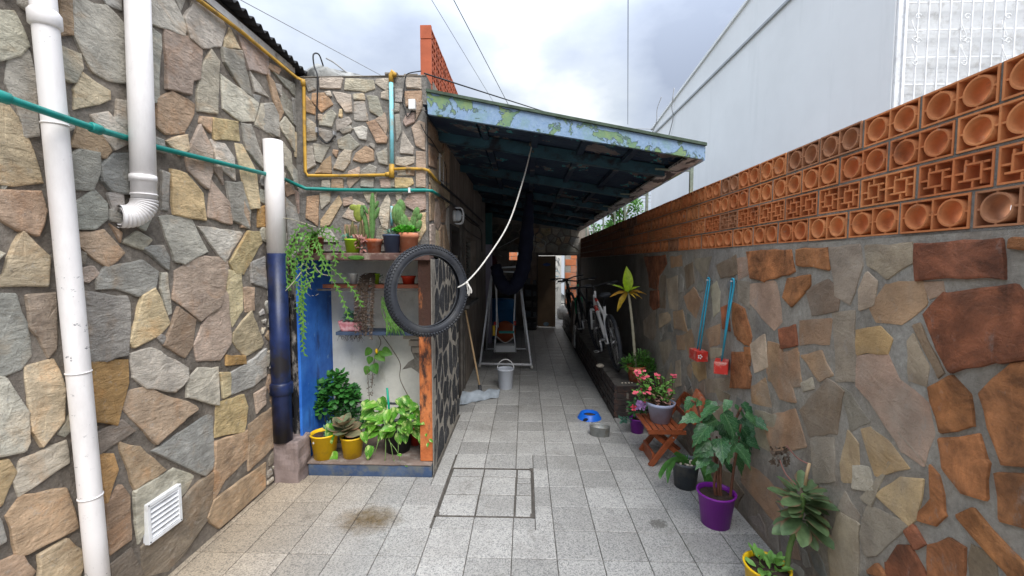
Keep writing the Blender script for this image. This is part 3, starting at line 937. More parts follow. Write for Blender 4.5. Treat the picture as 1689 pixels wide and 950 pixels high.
# whitewashed strip and corrugated roof above the left wall
part(house, 'coping', MB().box((XL-.2, -1.6, 3.14), (XL+.012, YF, 3.185)), 'white_edge')
rf = thing('corrugated_roof', (XL, 1.5, 3.2), 'black corrugated sheet roof edge running along the top of the left wall', 'roof')
cs = MB(); ny = 420; vs = []; y0_, y1_ = -1.6, 3.62
for i in range(ny + 1):
    y = y0_ + (y1_ - y0_) * i / ny
    zz = 3.275 + .017 * math.sin(2 * PI * y / .076) + (0 if y < 2.2 else -(y - 2.2) * .075)
    for x, dz in ((XL + .07, 0), (XL - .9, .22)):
        vs += [(x, y, zz + dz), (x, y, zz + dz - .006)]
fs = []
for i in range(ny):
    a = 4 * i; b = a + 4
    fs += [(a, a+2, b+2, b), (a+1, b+1, b+3, a+3), (a, b, b+1, a+1)]
cs.add(vs, fs, True); part(rf, 'sheet', cs, 'roof_black')
part(rf, 'batten', MB().box((XL-.12, -1.6, 3.188), (XL-.02, YF, 3.235)), 'dark_wood')

# stone front wall and passage wall -----------------------------------------
front = thing('stone_house_wall', (XS, YF, 0), 'crazy-paved front wall facing the yard above the plant niche, grey and pinkish stones', 'wall')
mbw = MB(); ZT = on_y(600, 127, YF).z
mbw.box((XL-.25, YF, 1.72), (XS-.0, YF+.25, ZT))          # above the niche
mbw.box((XL-.25, 3.66, 0), (XS-.21, 3.86, 1.72))             # behind the niche
part(front, 'mortar', mbw, 'mortar_grey')
toF = lambda a, b, h: Vector((a, YF - h, b))
for line in '''l 303,303 397,303 387,350 303,347
l 404,303 515,314 522,350 485,362 398,352
l 525,308 592,308 597,345 560,357 518,325
l 634,304 702,306 702,352 642,346
g 243,310 290,300 292,352 258,362
t 273,365 330,363 357,410 310,442 273,400
l 323,360 346,358 352,380 333,380
l 355,360 427,370 432,442 405,442 373,400
l 433,368 477,366 482,395 438,392
g 488,373 532,378 562,472 500,442
g 438,400 480,398 497,477 438,472
t 245,365 287,420 287,452 248,442
g 300,468 352,428 372,450 352,502 303,492
c 380,428 392,428 392,462 376,457
g 288,446 317,450 314,474 288,472
g 368,470 420,458 432,480 400,512 368,517
w 435,503 470,493 492,500 487,552 458,547
g 373,550 420,523 462,570 430,597 378,582
g 298,503 350,513 357,550 330,562 303,532
t 483,478 520,468 572,540 567,562 528,562
t 433,630 445,600 485,570 517,590 517,632 470,642
l 378,610 400,586 432,590 422,640 400,672 355,662
g 278,563 347,570 312,642 288,632
g 250,573 277,573 292,650 253,672
t 283,682 320,630 347,610 350,682
p 413,670 460,653 462,700 420,742 410,720
g 463,670 500,643 527,655 512,737 463,732
g 523,600 570,578 572,650 535,642
l 543,365 574,350 577,395 543,387
g 596,348 627,348 627,402 598,402
g 596,402 616,405 617,440 596,442
l 575,448 577,440 574,520
g 596,450 617,445 624,520 605,557 598,480
t 633,358 705,356 702,402 640,422
p 628,480 640,448 677,438 677,482 640,497
l 628,508 672,580 672,607 616,602
p 663,500 690,473 719,480 717,592 680,572
l 601,616 674,613 672,640 640,654 601,647
y 597,697 667,696 672,720 650,737 599,737
p 682,590 719,593 719,737 680,737
l 603,667 661,667 658,687 605,687
l 313,708 347,706 347,737 310,734
t 353,700 397,698 397,742 348,742
p 538,700 592,698 587,737 543,737
l 303,753 347,750 347,790 310,822
t 253,768 302,763 297,887 248,852
c 308,860 380,763 392,800 345,882 308,892
p 393,778 432,768 437,800 398,810
l 473,753 527,753 522,802 488,792
l 528,830 570,758 582,790 572,902 548,892
p 628,800 655,758 719,740 719,822 680,832
l 600,753 627,750 622,792 600,782
l 390,850 440,778 482,800 450,872
c 673,838 719,830 719,902 690,952
g 528,900 550,872 572,900 562,952 520,950
p 682,400 707,393 702,432 680,477
g 248,458 292,490 292,552 253,555
t 355,585 377,590 370,620 352,600
p 520,470 560,440 572,500 565,530
t 460,875 500,810 522,830 515,940 470,940
g 580,690 598,700 596,735 580,735
t 400,880 450,880 460,950 400,950
g 500,560 520,565 520,590 495,570
p 585,800 620,800 640,860 600,900
t 640,650 676,660 676,690 640,685
g 380,515 425,490 435,505 425,520 395,530
t 600,860 660,850 680,900 640,950 600,930
g 300,895 340,890 380,950 300,950
'''.strip().split('\n'):
    kx, *pts = line.split()
    P = [on_y(400 + float(p.split(',')[0]) / 2.375, float(p.split(',')[1]) / 2.375, YF) for p in pts]
    P = [(min(p.x, XS - .012), min(max(p.z, 1.722), ZT-.008)) for p in P]
    stone(front, P, toF, .014 + rv(-.004, .006), [C[kx][i] * (.86, .83, .81)[i] for i in range(3)], jit=.003)
part(front, 'coping', MB().box((XL, YF-.006, ZT+.001), (XS, YF+.25, ZT+.010)).box((-1.12, YF-.012, ZT+.011), (-1.02, YF+.1, ZT+.030)).box((-.97, YF, ZT+.011), (-.86, YF+.1, ZT+.022)), 'mortar_dark', bevel=.004)
rl = thing('concrete_lump', (-1.85, 4.0, 3.17), 'weathered grey concrete lump on the roof behind the stone wall', 'concrete')
lm = MB()
lm.ball((-1.70, 3.75, 3.14), .33, 18, 10, (1.15, .7, .45))
for i, v_ in enumerate(lm.v):
    nz = noise.noise(v_ * 5) * .07 + noise.noise(v_ * 14) * .03
    lm.v[i] = v_ + (v_ - Vector((-1.70, 3.75, 3.1))).normalized() * nz
part(rl, 'rubble', lm, 'lump'); part(rl, 'slab', MB().box((-2.35, 3.70, 3.22), (-1.68, 4.0, 3.29)), 'lump', bevel=.01)

psg = thing('passage_wall', (XS, 5, 0), 'sooty rendered house wall along the left of the covered passage, with door and window', 'wall')
pw = MB(); DX0, DX1, DZ = 4.42, 5.0, 2.03; WY0, WY1, WZ0, WZ1 = 5.62, 6.72, 1.06, 1.97
X2 = XS - .21; T = 3.17
pw.box((X2, 3.69, 0), (XS, DX0, T)); pw.box((X2, DX0, DZ), (XS, DX1, T)); pw.box((X2, DX1, 0), (XS, WY0, T))
pw.box((X2, WY0, 0), (XS, WY1, WZ0)); pw.box((X2, WY0, WZ1), (XS, WY1, T)); pw.box((X2, WY1, 0), (XS, 8.4, T))
part(psg, 'render', pw, 'passage')
toS = lambda a, b, h: Vector((XS + h, a, b))
# stones near the corner, above the niche pier
for P in voronoi(3.46, 4.38, 1.72, 2.78, 16, .010, 1.0):
    stone(psg, P, toS, .010 + rv(-.003, .004), [q * .8 for q in C[random.choice('ctpctl')]])
pd = part(psg, 'door', MB().box((XS-.13, DX0, 0), (XS-.10, DX1, DZ)), 'void')
part(psg, 'door_frame', MB().box((XS-.10, DX0, 0), (XS+.012, DX0+.05, DZ)).box((XS-.10, DX1-.05, 0), (XS+.012, DX1, DZ)).box((XS-.10, DX0+.05, DZ-.05), (XS+.01, DX1-.05, DZ)), 'dark_wood', bevel=.003)
part(psg, 'door_post', MB().box((XS+.002, 5.06, 0), (XS+.03, 5.13, 2.2)), 'old_wood', bevel=.003)
part(psg, 'door_post', MB().box((XS+.002, 5.32, .0), (XS+.02, 5.36, 2.2)), 'old_wood', bevel=.003)
wn = part(psg, 'window', MB().box((XS-.20, WY0, WZ0), (XS-.16, WY1, WZ1)), 'void')
fw = MB()
for y_ in (WY0+.002, (WY0+WY1)/2-.02, WY1-.042): fw.box((XS-.13, y_, WZ0), (XS-.085, y_+.04, WZ1))
fw.box((XS-.128, WY0, WZ0+.002), (XS-.087, WY1, WZ0+.042)); fw.box((XS-.128, WY0, WZ1-.042), (XS-.087, WY1, WZ1-.002))
part(wn, 'frame', fw, 'shutter')
sl = MB().obox((0, 0, 0), .045, .46, .007, Matrix.Rotation(R(35), 3, 'Y')).mesh('slat', 'shutter')
for i in range(17):
    for s_ in (0, 1):
        inst(wn, 'slat', sl, (XS-.105, WY0+.285+s_*.525, WZ0+.075+i*.048))
part(psg, 'window_sill', MB().box((XS-.20, WY0-.06, WZ0-.05), (XS+.045, WY1+.05, WZ0-.002)), 'concrete', bevel=.006)
vt = part(psg, 'vent_grille', MB().box((XS-.03, 3.86, 2.37), (XS+.006, 4.02, 2.60)), 'void')
part(vt, 'grille_frame', MB().box((XS+.006, 3.85, 2.36), (XS+.02, 3.87, 2.61)).box((XS+.006, 4.01, 2.36), (XS+.02, 4.03, 2.61)).box((XS+.006, 3.87, 2.36), (XS+.018, 4.01, 2.375)).box((XS+.006, 3.87, 2.595), (XS+.018, 4.01, 2.61)), 'white_edge')
for i in range(9): part(vt, 'slat', MB().obox((XS+.012, 3.94, 2.39+i*.024), .02, .14, .004, Matrix.Rotation(R(40), 3, 'Y')), 'shutter')

# brown column at the passage's end
col_ = thing('painted_column', (-.74, 8.47, 0), 'square column at the far end of the passage wall, teal above and lilac below', 'column')
part(col_, 'shaft', MB().box((-.80, 8.4, 0), (-.67, 8.54, 1.98)), 'lilac_paint', bevel=.005)
part(col_, 'upper_shaft', MB().box((-.803, 8.397, 1.98), (-.667, 8.543, 2.6)), 'teal_paint', bevel=.005)

# back wall --------------------------------------------------------------------
back = thing('back_wall', (0, 10.8, 0), 'dark wall across the end of the passage, flat stones over its doorway', 'wall')
YB = 10.8; bw = MB()
def rects_with_holes(x0, x1, z0, z1, hs):
    rs = [(x0, z0, x1, z1)]
    for h in hs: rs = [q for r_ in rs for q in cut(r_, h)]
    return rs
for r_ in rects_with_holes(-3.2, 1.6, 0, 2.85, [(.33, 0, 1.33, 1.80), (-.42, 1.68, -.16, 1.88)]):
    bw.box((r_[0], YB, r_[1]), (r_[2], YB + .22, r_[3]))
part(back, 'masonry', bw, 'passage')
toB = lambda a, b, h: Vector((a, YB - h, b))
for P in voronoi(.0, 1.38, 1.86, 2.5, 20, .012, 1.5):
    stone(back, P, toB, .02, [q * .75 for q in C[random.choice('gglct')]])
for P in voronoi(-1.6, -.02, 1.92, 2.6, 18, .012, 1.2):
    stone(back, P, toB, .02, [q * .35 for q in C[random.choice('ggt')]])
part(back, 'door_frame', MB().box((.29, YB-.03, 0), (.335, YB+.18, 1.84)).box((1.325, YB-.03, 0), (1.37, YB+.18, 1.84)).box((.335, YB-.03, 1.798), (1.325, YB+.18, 1.84)), 'old_wood', bevel=.004)
dl = part(back, 'door', MB().obox((.53, YB-.30, .90), .44, .035, 1.76, Matrix.Rotation(R(-8), 3, 'Z')), 'brown_door', bevel=.005)
part(dl, 'sticker', MB().add([(.53+.08*math.cos(t)+.02*math.cos(3*t), YB-.3215-.14*.08*math.cos(t), 1.57+.045*math.sin(t)) for t in [2*PI*i/16 for i in range(16)]], [tuple(range(16))[::-1]]), simple('sticker_blue', (.05, .10, .30), .5, .2, 8, 0))
part(dl, 'sticker', MB().add([(.52+.07*math.cos(t), YB-.3215-.14*.07*math.cos(t), .09+.05*math.sin(t)) for t in [2*PI*i/16 for i in range(16)]], [tuple(range(16))[::-1]]), simple('sticker_pale', (.22, .30, .36), .5, .5, 12, 0))

# courtyard beyond the doorway ------------------------------------------------
cw = thing('courtyard_wall', (.95, 13.2, 0), 'white plaster wall with faded graffiti seen through the far doorway', 'wall')
part(cw, 'plaster', MB().box((-1.5, 13.2, -.05), (1.12, 13.4, 2.6)), 'court_plaster')
gm = MB()
def stroke(pts, r=.009): gm.tube([Vector((x, 13.196, z)) for x, z in pts], r, 6)
X0 = .93
stroke([(X0,1.62),(X0+.035,1.80),(X0+.07,1.62)]); stroke([(X0+.015,1.68),(X0+.06,1.68)])
stroke([(X0+.09,1.50),(X0+.09,1.76),(X0+.14,1.72),(X0+.10,1.64),(X0+.15,1.50)])
stroke([(X0,1.36),(X0+.04,1.52),(X0+.08,1.36)]); stroke([(X0+.015,1.42),(X0+.06,1.42)])
stroke([(X0+.02,1.05),(X0+.07,1.15),(X0+.1,1.02),(X0+.04,.95)]); stroke([(X0,.8),(X0+.1,.86),(X0+.05,.72)])
part(cw, 'graffiti', gm, simple('graffiti_grey', (.20, .22, .24), .8, .2, 6, 0))
gm = MB(); stroke([(X0+.05+.08*math.cos(t), 1.27+.09*math.sin(t)) for t in [i*.5 for i in range(12)]], .008)
part(cw, 'graffiti', gm, simple('graffiti_blue', (.18, .38, .48), .8, .2, 6, 0))
cbw = thing('orange_brick_wall', (1.6, 12.6, 0), 'bare orange hollow-brick wall seen through the far doorway', 'wall')
part(cbw, 'mortar', MB().box((1.14, 12.2, -.05), (2.2, 12.4, 2.3)), 'mortar_light')
brm = MB().box((-.155, -.008, -.088), (.155, .02, .088)).mesh('brick', 'court_brick', bevel=.004)
for j in range(12):
    for i in range(3):
        x_ = 1.30 + i * .325 + (.16 if j % 2 else 0)
        inst(cbw, 'brick', brm, (x_, 12.198, .1 + j * .19))
ob = thing('orange_brick_pier', (-.4, 12.3, 0), 'orange brickwork seen through the small opening in the dark back wall', 'wall')
part(ob, 'mortar', MB().box((-.9, 12.3, -.05), (.1, 12.45, 2.4)), 'mortar_light')
for j in range(9):
    for i in range(2): inst(ob, 'brick', brm, (-.72 + i * .325 + (.16 if j % 2 else 0), 12.298, .75 + j * .19))
bag = MB().ball((1.06, 12.1, .18), .2, 12, 8, (.9, .7, 1.1)); 
for i, v_ in enumerate(bag.v): bag.v[i] = v_ + Vector((noise.noise(v_*7), noise.noise(v_*7+Vector((3,0,0))), noise.noise(v_*7+Vector((0,5,0))))) * .05
solo('rubble_sack', bag, 'concrete', (1.06, 12.1, 0), 'lumpy grey sack on the courtyard ground beyond the doorway', 'sack')

# right wall --------------------------------------------------------------------
rw = thing('right_stone_wall', (XR, 3, 0), 'low boundary wall on the right faced with worn grey and rust-orange flagstones', 'wall')
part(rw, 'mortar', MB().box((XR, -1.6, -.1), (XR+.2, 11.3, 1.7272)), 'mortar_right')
toR = lambda a, b, h: Vector((XR - h, -a, b))
def traceR(s, ox, oy, data):
    for line in data.strip().split('\n'):
        kx, *pts = line.split()
        P = [on_x(ox + float(p.split(',')[0]) / s, oy + float(p.split(',')[1]) / s, XR) for p in pts]
        P = [(-p.y, min(max(p.z, .012), 1.70)) for p in P]
        bright = kx in 'OR'; TR.append(P)
        col = C[kx] if bright else [C[kx][i] * (.84, .73, .62)[i] for i in range(3)]
        cc_ = sum((Vector(p) for p in P), Vector((0, 0))) / len(P)
        P = [tuple(Vector(p) + (Vector(p) - cc_).normalized() * (.004 if bright else .009)) for p in P]
        stone(rw, P, toR, (.011 if bright else .0035) + rv(-.002, .0025), col, 'worn_stone', jit=.005, inset=.012, tilt=.02, crag=.001)
traceR(1.637, 1220, 370, '''
R 478,33 714,18 724,147 478,150
O 740,25 820,10 820,75 735,67
R 498,240 560,183 747,163 800,220 800,360 700,372 574,400 538,330
O 23,70 140,66 152,130 70,154 33,145
O 155,58 242,56 244,124 158,110
O 133,145 191,136 192,165 145,224 118,200
d 183,180 240,150 270,180 267,232 200,247
t 353,225 400,163 492,153 502,215 440,267 370,262
l 323,180 345,130 372,160 362,217 325,232
g 243,60 325,48 332,110 300,217 262,192
g 343,50 467,36 477,100 400,142 348,110
O -5,222 15,230 34,300 28,327 -5,312
R 106,282 152,270 157,327 113,334
t 163,260 247,256 242,322 165,324
y 316,290 380,278 412,310 400,345 320,350
p 318,356 400,350 432,420 512,480 522,560 497,652 440,612 360,482 318,440
g 453,320 470,298 512,382 507,432 458,422
d 472,276 492,273 552,402 535,412
O 513,440 575,408 630,460 634,547 545,562
O 648,455 730,378 830,365 830,665 712,652
O 543,580 650,563 674,640 672,742 600,722 558,662
O 698,670 840,672 840,850 703,797
O 588,790 635,766 800,940 770,1000
O 513,650 545,680 560,780 530,817 486,802 488,775 522,740
R 448,830 475,813 505,860 480,880
O 513,870 570,848 617,880 602,990 513,960
R 398,910 430,868 467,868 530,990 398,990
O 348,940 375,918 402,945 400,960
c 273,640 295,558 322,600 322,692 278,692
y 328,555 360,553 400,588 457,660 370,677
w 308,650 350,658 367,722 308,712
c 368,730 440,688 497,688 482,780 462,812
g 328,830 345,763 467,810 370,892 343,892
l 243,880 265,778 322,810 322,990 245,950
g 268,770 285,723 322,780 315,802
t 78,330 115,338 152,480 110,472 73,400
t 118,360 160,348 167,430 130,442
t 168,355 220,343 252,405 215,420
w 168,430 195,416 202,440 175,452
d 163,500 240,418 282,450 262,562 190,572
b 273,440 300,458 352,530 300,557
g 193,580 257,578 257,692 200,702
t 33,440 70,413 87,497 33,482
O 15,335 30,333 32,372 20,377
g 250,240 310,235 318,420 262,420
g 430,560 516,660 498,640
t 60,520 150,500 180,600 90,620
g 420,620 360,760 330,740
d 625,870 690,905 700,990 620,990
p 500,160 545,155 550,185 520,200
''')
traceR(3.519, 1020, 370, '''
R 148,188 277,178 283,230 240,300 232,377 185,367 178,290
R 185,385 237,385 242,480 205,497 183,470
d 246,300 277,300 274,482 242,482
t 303,190 377,178 374,240 308,252
O 668,448 722,478 752,620 777,690 740,702 680,642 665,562
R 598,480 640,468 652,622 608,602
O 663,740 732,738 772,870 767,952 653,952
O 733,715 767,718 767,822 748,822
t 338,645 387,643 387,727 343,727
y 428,800 502,798 512,890 470,912 438,862
l 283,320 345,298 347,502 298,482
t 378,420 440,368 482,440 450,542 398,482
t 318,510 372,498 402,622 328,602
w 538,360 572,333 592,400 587,502 555,532
g 688,330 762,338 762,482 700,442
p 768,350 932,328 952,560 900,612 830,532 768,460
l 238,520 322,498 302,562 238,602
g 148,560 232,478 242,602 200,672 153,642
t 538,600 592,578 587,692 535,712 508,622
d 573,240 682,178 692,290 598,312
d 383,250 432,218 442,332 398,372
g 448,200 542,188 502,332 448,240
l 333,800 362,788 364,932 333,942
p 688,200 757,188 762,280 698,322
t 380,640 432,600 442,700 420,790
g 500,620 530,725 500,800 460,740
w 515,715 600,720 600,760 530,780
l 768,700 850,640 870,820 790,860
t 870,680 940,700 930,940 870,900
t 955,750 1040,720 1060,930 980,950
g 505,900 640,890 650,960 520,980
g 240,690 300,670 330,760 260,820
''')
traceR(3.167, 930, 560, '''
t 928,640 1020,690 1140,800 1210,905 1100,950 1000,830 930,740
g 1000,370 1112,398 1082,582 998,542
g 790,250 872,290 850,330 810,310
t 670,530 690,535 705,610 680,640
g 770,360 860,330 880,400 790,420
g 520,270 560,120 590,230 560,330
d 730,640 870,700 940,800 900,900 760,780
''')
for P in fillers(TR, (-1.35, 1.1, .02, 1.68), 110, .014, 9):
    stone(rw, P, toR, .006, C[random.choice('OOgtRO')], 'worn_stone', crag=.001, tilt=.02)

for P in fillers(TR, (-4.4, -1.2, .02, 1.7), 330, .009, 5):
    c_ = C[random.choice('ggtpb')]
    stone(rw, P, toR, .004, [q * .72 for q in c_], 'worn_stone', jit=.005, inset=.012, tilt=.01, crag=.0008)
# perforated terracotta blocks on the right wall
bl = thing('pierced_block_wall', (XR, 3, 1.736), 'openwork screen of hollow terracotta blocks with round and square holes on the right wall', 'wall')
BW, BH, BD = .2554, .1228, .085
def block_mb(kind):
    mb = MB(); W, H, D = .244, .1135, BD; t = .0065
    def b3(y0, z0, y1, z1, d0=0., d1=D): mb.box((d0, y0, z0), (d1, y1, z1))
    b3(-W/2, 0, W/2, t); b3(-W/2, H-t, W/2, H); b3(-W/2, t, -W/2+t, H-t); b3(W/2-t, t, W/2, H-t); b3(-t/2, t, t/2, H-t)
    for s_ in (-1, 1):
        cy = s_ * W / 4; cz = H / 2
        if kind == 'round':
            ro, ri, n = .0455, .0395, 22
            vs = []
            for rr, xx in ((ri, .0), (ro, .0), (ro, D), (ri, D)):
                for i in range(n):
                    a = 2 * PI * i / n; vs.append((xx + (.001 if xx == 0 else 0), cy + rr * math.cos(a), cz + rr * math.sin(a)))
            fs = []
            for q_ in range(4):
                for i in range(n):
                    a, b = q_*n+i, q_*n+(i+1)%n; c_, d_ = ((q_+1)%4)*n+(i+1)%n, ((q_+1)%4)*n+i
                    fs.append((a, d_, c_, b))
            mb.add(vs, fs, True); mb.sm[-4*n:] = [False]*n + [True]*n + [False]*n + [True]*n
            g = .006
            for y0, z0, y1, z1 in ((cy-g/2, t, cy+g/2, cz-ro+.002), (cy-g/2, cz+ro-.002, cy+g/2, H-t), (cy-W/4+t/2, cz-g/2, cy-ro+.002, cz+g/2), (cy+ro-.002, cz-g/2, cy+W/4-t/2, cz+g/2)):
                mb.box((.002, y0, z0), (D-.002, y1, z1))
        else:
            a, g = .028, .0065
            b3(cy-a, cz-a, cy+a, cz-a+g, .001, D-.001); b3(cy-a, cz+a-g, cy+a, cz+a, .001, D-.001)
            b3(cy-a, cz-a+g, cy-a+g, cz+a-g, .001, D-.001); b3(cy+a-g, cz-a+g, cy+a, cz+a-g, .001, D-.001)
            # pinwheel webs from the inner square to the frame, with a step in each corner
            b3(cy-g/2, t, cy+g/2, cz-a, .002, D-.002); b3(cy-g/2, cz+a, cy+g/2, H-t, .002, D-.002)
            b3(cy-W/4+t/2, cz-g/2, cy-a, cz+g/2, .002, D-.002); b3(cy+a, cz-g/2, cy+W/4-t/2, cz+g/2, .002, D-.002)
            b3(cy+a-g, cz+a, cy+a, cz+a+.013, .003, D-.003); b3(cy-a, cz-a-.013, cy-a+g, cz-a, .003, D-.003)
            b3(cy+a, cz-a, cy+a+.018, cz-a+g, .003, D-.003); b3(cy-a-.018, cz+a-g, cy-a, cz+a, .003, D-.003)
    return mb
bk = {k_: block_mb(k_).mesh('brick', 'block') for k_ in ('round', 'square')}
jm = MB()
Y0B = 1.320 - BW * 9
for row in range(4):
    off_ = [0.06, .0, .125, 0][row]
    z = 1.7365 + row * BH
    i = 0
    while True:
        y0 = Y0B + off_ + i * BW; i += 1
        if y0 + BW > 11.3: break
        me = bk['square' if row == 1 else 'round']
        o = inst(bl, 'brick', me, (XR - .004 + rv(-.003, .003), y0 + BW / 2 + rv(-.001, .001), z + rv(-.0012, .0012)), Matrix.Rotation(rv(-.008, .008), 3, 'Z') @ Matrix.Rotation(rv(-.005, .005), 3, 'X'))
        jm.box((XR - .001, y0 + .0002, z), (XR + BD - .012, y0 + .0055, z + .1133))
        jm.box((XR - .0013, y0 + BW - .0055, z), (XR + BD - .012, y0 + BW - .0004, z + .1133))
    if row < 4: jm.box((XR - .0006, -.9, z - .0091), (XR + BD - .006, 11.3, z - .0002))
part(bl, 'mortar_joints', jm, 'mortar_grey')

# brick ledge below the bicycles
lg = thing('brick_ledge', (.93, 4.36, 0), 'low dark-painted brick ledge along the right wall under the bicycles', 'ledge')
part(lg, 'core', MB().box((.942, 4.375, -.05), (XR, 10.6, .338)), 'mortar_dark')
bme = {}
for i in range(5):
    z0 = .002 + i * .0685
    n = 0
    y = 4.362 + (0 if i % 2 else -.12)
    while y < 10.4:
        a, b = max(y, 4.362), min(y + .235, 10.45)
        if b - a > .03:
            ln = round(b - a, 3)
            if ln not in bme: bme[ln] = MB().box((-.012, -ln/2+.006, .004), (.03, ln/2-.006, .064)).mesh('brick', 'ledge_brick', bevel=.004)
            inst(lg, 'brick', bme[ln], (.942 + rv(-.004, .003), (a+b)/2, z0))
        y += .247
    x = .945
    while x < 1.37:
        ln = min(.235, 1.395 - x) if not (i % 2 and x < .95) else .115
        k2 = ('f', round(ln, 3))
        if k2 not in bme: bme[k2] = MB().box((-ln/2+.006, -.012, .004), (ln/2-.006, .03, .064)).mesh('brick', 'ledge_brick', bevel=.004)
        inst(lg, 'brick', bme[k2], (x + ln/2 + .003, 4.375 + rv(-.004, .003), z0))
        x += ln + .012
tp = MB(); y = 4.37
part(lg, 'cement_top', MB().box((.935, 4.366, .3415), (XR, 10.5, .352)), simple('sooty_cement', (.085, .078, .07), .85, .35, 6, .6, 50, (.025, .02, .02), .7, 8), bevel=.003)

# white gable building on the right ----------------------------------------------
XG = 3.0
gb = thing('white_building', (XG, 6, 0), 'tall white rendered neighbouring building rising behind the openwork block wall', 'building')
cor = [on_x(1076, 214, XG), on_x(1237, 0, XG)]
sl_ = (cor[1].z - cor[0].z) / (cor[1].y - cor[0].y)
YE, YN = cor[0].y, on_x(1472, 100, XG).y
prof = [(YN, -.1), (YN, cor[0].z + sl_ * (YN - YE)), (YE, cor[0].z), (YE, -.1)]
g_ = MB(); n = 4
g_.add([(XG, y, z) for y, z in prof] + [(XG + 9, y, z) for y, z in prof], [(0,1,2,3), (7,6,5,4), (0,4,5,1), (1,5,6,2), (2,6,7,3), (3,7,4,0)])
part(gb, 'wall', g_, 'gable')
gz = on_x(1304, 0, XG).z
part(gb, 'moulding', MB().bar((XG-.012, YN+.01, gz+.005), (XG-.012, YE, on_x(1078, 222, XG).z), .03, .035), 'gable_edge', bevel=.004)
part(gb, 'parapet_cap', MB().bar((XG+.05, YN, prof[1][1]+.02), (XG+.05, YE+.03, prof[2][1]+.02), .16, .04), 'gable')
part(gb, 'cable', MB().tube(bez([on_x(1091,160,XG-.03), on_x(1084,180,XG-.05), on_x(1083,200,XG-.03), on_x(1078,214,XG-.05), on_x(1074,222,XG-.03)]), .009, 6)
     .tube(bez([on_x(1112,145,XG-.03), on_x(1108,175,XG-.05), on_x(1110,195,XG-.03), on_x(1102,228,XG-.04)]), .009, 6).ball(on_x(1075,213,XG-.05), .03, 8, 6), 'grey_cable')
# lattice and shutter on the side facing the yard
wd = part(gb, 'window', MB().box((XG+.012, YN-.02, 2.35), (XG+3.6, YN-.002, 5.4)), 'white_metal')
sm_ = MB().obox((0,0,0), 3.5, .03, .004, Matrix.Rotation(R(-72), 3, 'X')).mesh('slat', 'white_metal')
for i in range(88): inst(wd, 'slat', sm_, (XG+1.8, YN-.03, 2.40+i*.034))
gr = part(gb, 'window_grille', MB().box((XG+.0, YN-.10, 2.85), (XG+3.6, YN-.085, 2.865)).box((XG+.0, YN-.10, 2.3), (XG+.02, YN-.08, 5.4)), 'white_metal')
hb = MB().box((-1.8, -.004, -.004), (1.8, .004, .004)).mesh('bar', 'white_metal')
vb = MB().box((-.004, -.004, -1.5), (.004, .004, 1.5)).mesh('bar', 'white_metal')
for i in range(14): inst(gr, 'bar', hb, (XG+1.8, YN-.088, 2.42+i*.21))
for i in range(42): inst(gr, 'bar', vb, (XG+.10+i*.083, YN-.096, 3.9))
sc_ = MB(); pts = []
for t in range(0, 15): a = t * .42; pts.append((.012 + .045*math.cos(a)*(1-t/26), 0, .15 + .045*math.sin(a)*(1-t/26)))
sc_.tube([(.0,0,-.15), (.012,0,-.10), (-.05,0,.02), (-.07,0,.10)], .006, 5); sc_.tube(pts, .006, 5)
sc_.tube([(-x_*.9+.0, y_, -z_) for x_, y_, z_ in pts], .006, 5)
sme = sc_.mesh('scroll', 'gable')
for i, (u, v) in enumerate(((1512, 45), (1512, 85), (1593, 45), (1593, 85), (1660, 45), (1660, 85), (1735, 45), (1735, 85))):
    inst(gr, 'scroll', sme, on_y(u, v, YN-.11), None, .55)
part(gb, 'sill', MB().box((XG+.0, YN-.16, 2.14), (XG+.42, YN-.03, 2.34)), 'concrete', bevel=.006)
# ================================================================== CANOPY
cp = thing('canopy', (.3, 3.3, 2.6), 'sloping lean-to canopy over the passage, peeling blue and green fascia and dark flaking underside', 'canopy')
YC, YC2 = 3.30, 10.78
pLT, pLB = on_y(703, 152, YC), on_y(706, 188, YC)
pRT, pRB = on_y(1162, 241, YC), on_y(1161, 263, YC)
def slab4(LT, LB, RT, RB, y0, y1):
    return MB().add([(LB.x, y0, LB.z), (RB.x, y0, RB.z), (RB.x, y1, RB.z), (LB.x, y1, LB.z), (LT.x, y0, LT.z), (RT.x, y0, RT.z), (RT.x, y1, RT.z), (LT.x, y1, LT.z)],
                    [(0,3,2,1),(4,5,6,7),(0,1,5,4),(1,2,6,5),(2,3,7,6),(3,0,4,7)])
part(cp, 'fascia', slab4(pLT, pLB, pRT, pRB, YC, YC+.03), 'fascia')
tl = Vector((pLT.x, 0, pLT.z)); tr_ = Vector((pRT.x, 0, pRT.z))
up = Vector((0, 0, 1))
part(cp, 'roofing_edge', slab4(tl+up*.022, tl+up*.001, tr_+up*.022+Vector((.012,0,0)), tr_+up*.001+Vector((.012,0,0)), YC-.018, YC2), simple('mossy_edge', (.06, .085, .06), .9, .4, 12, .5))
def zb(x, off=0):    # underside height of the deck at x
    t = (x - pLB.x) / (pRB.x - pLB.x)
    return pLB.z + t * (pRB.z - pLB.z) + off
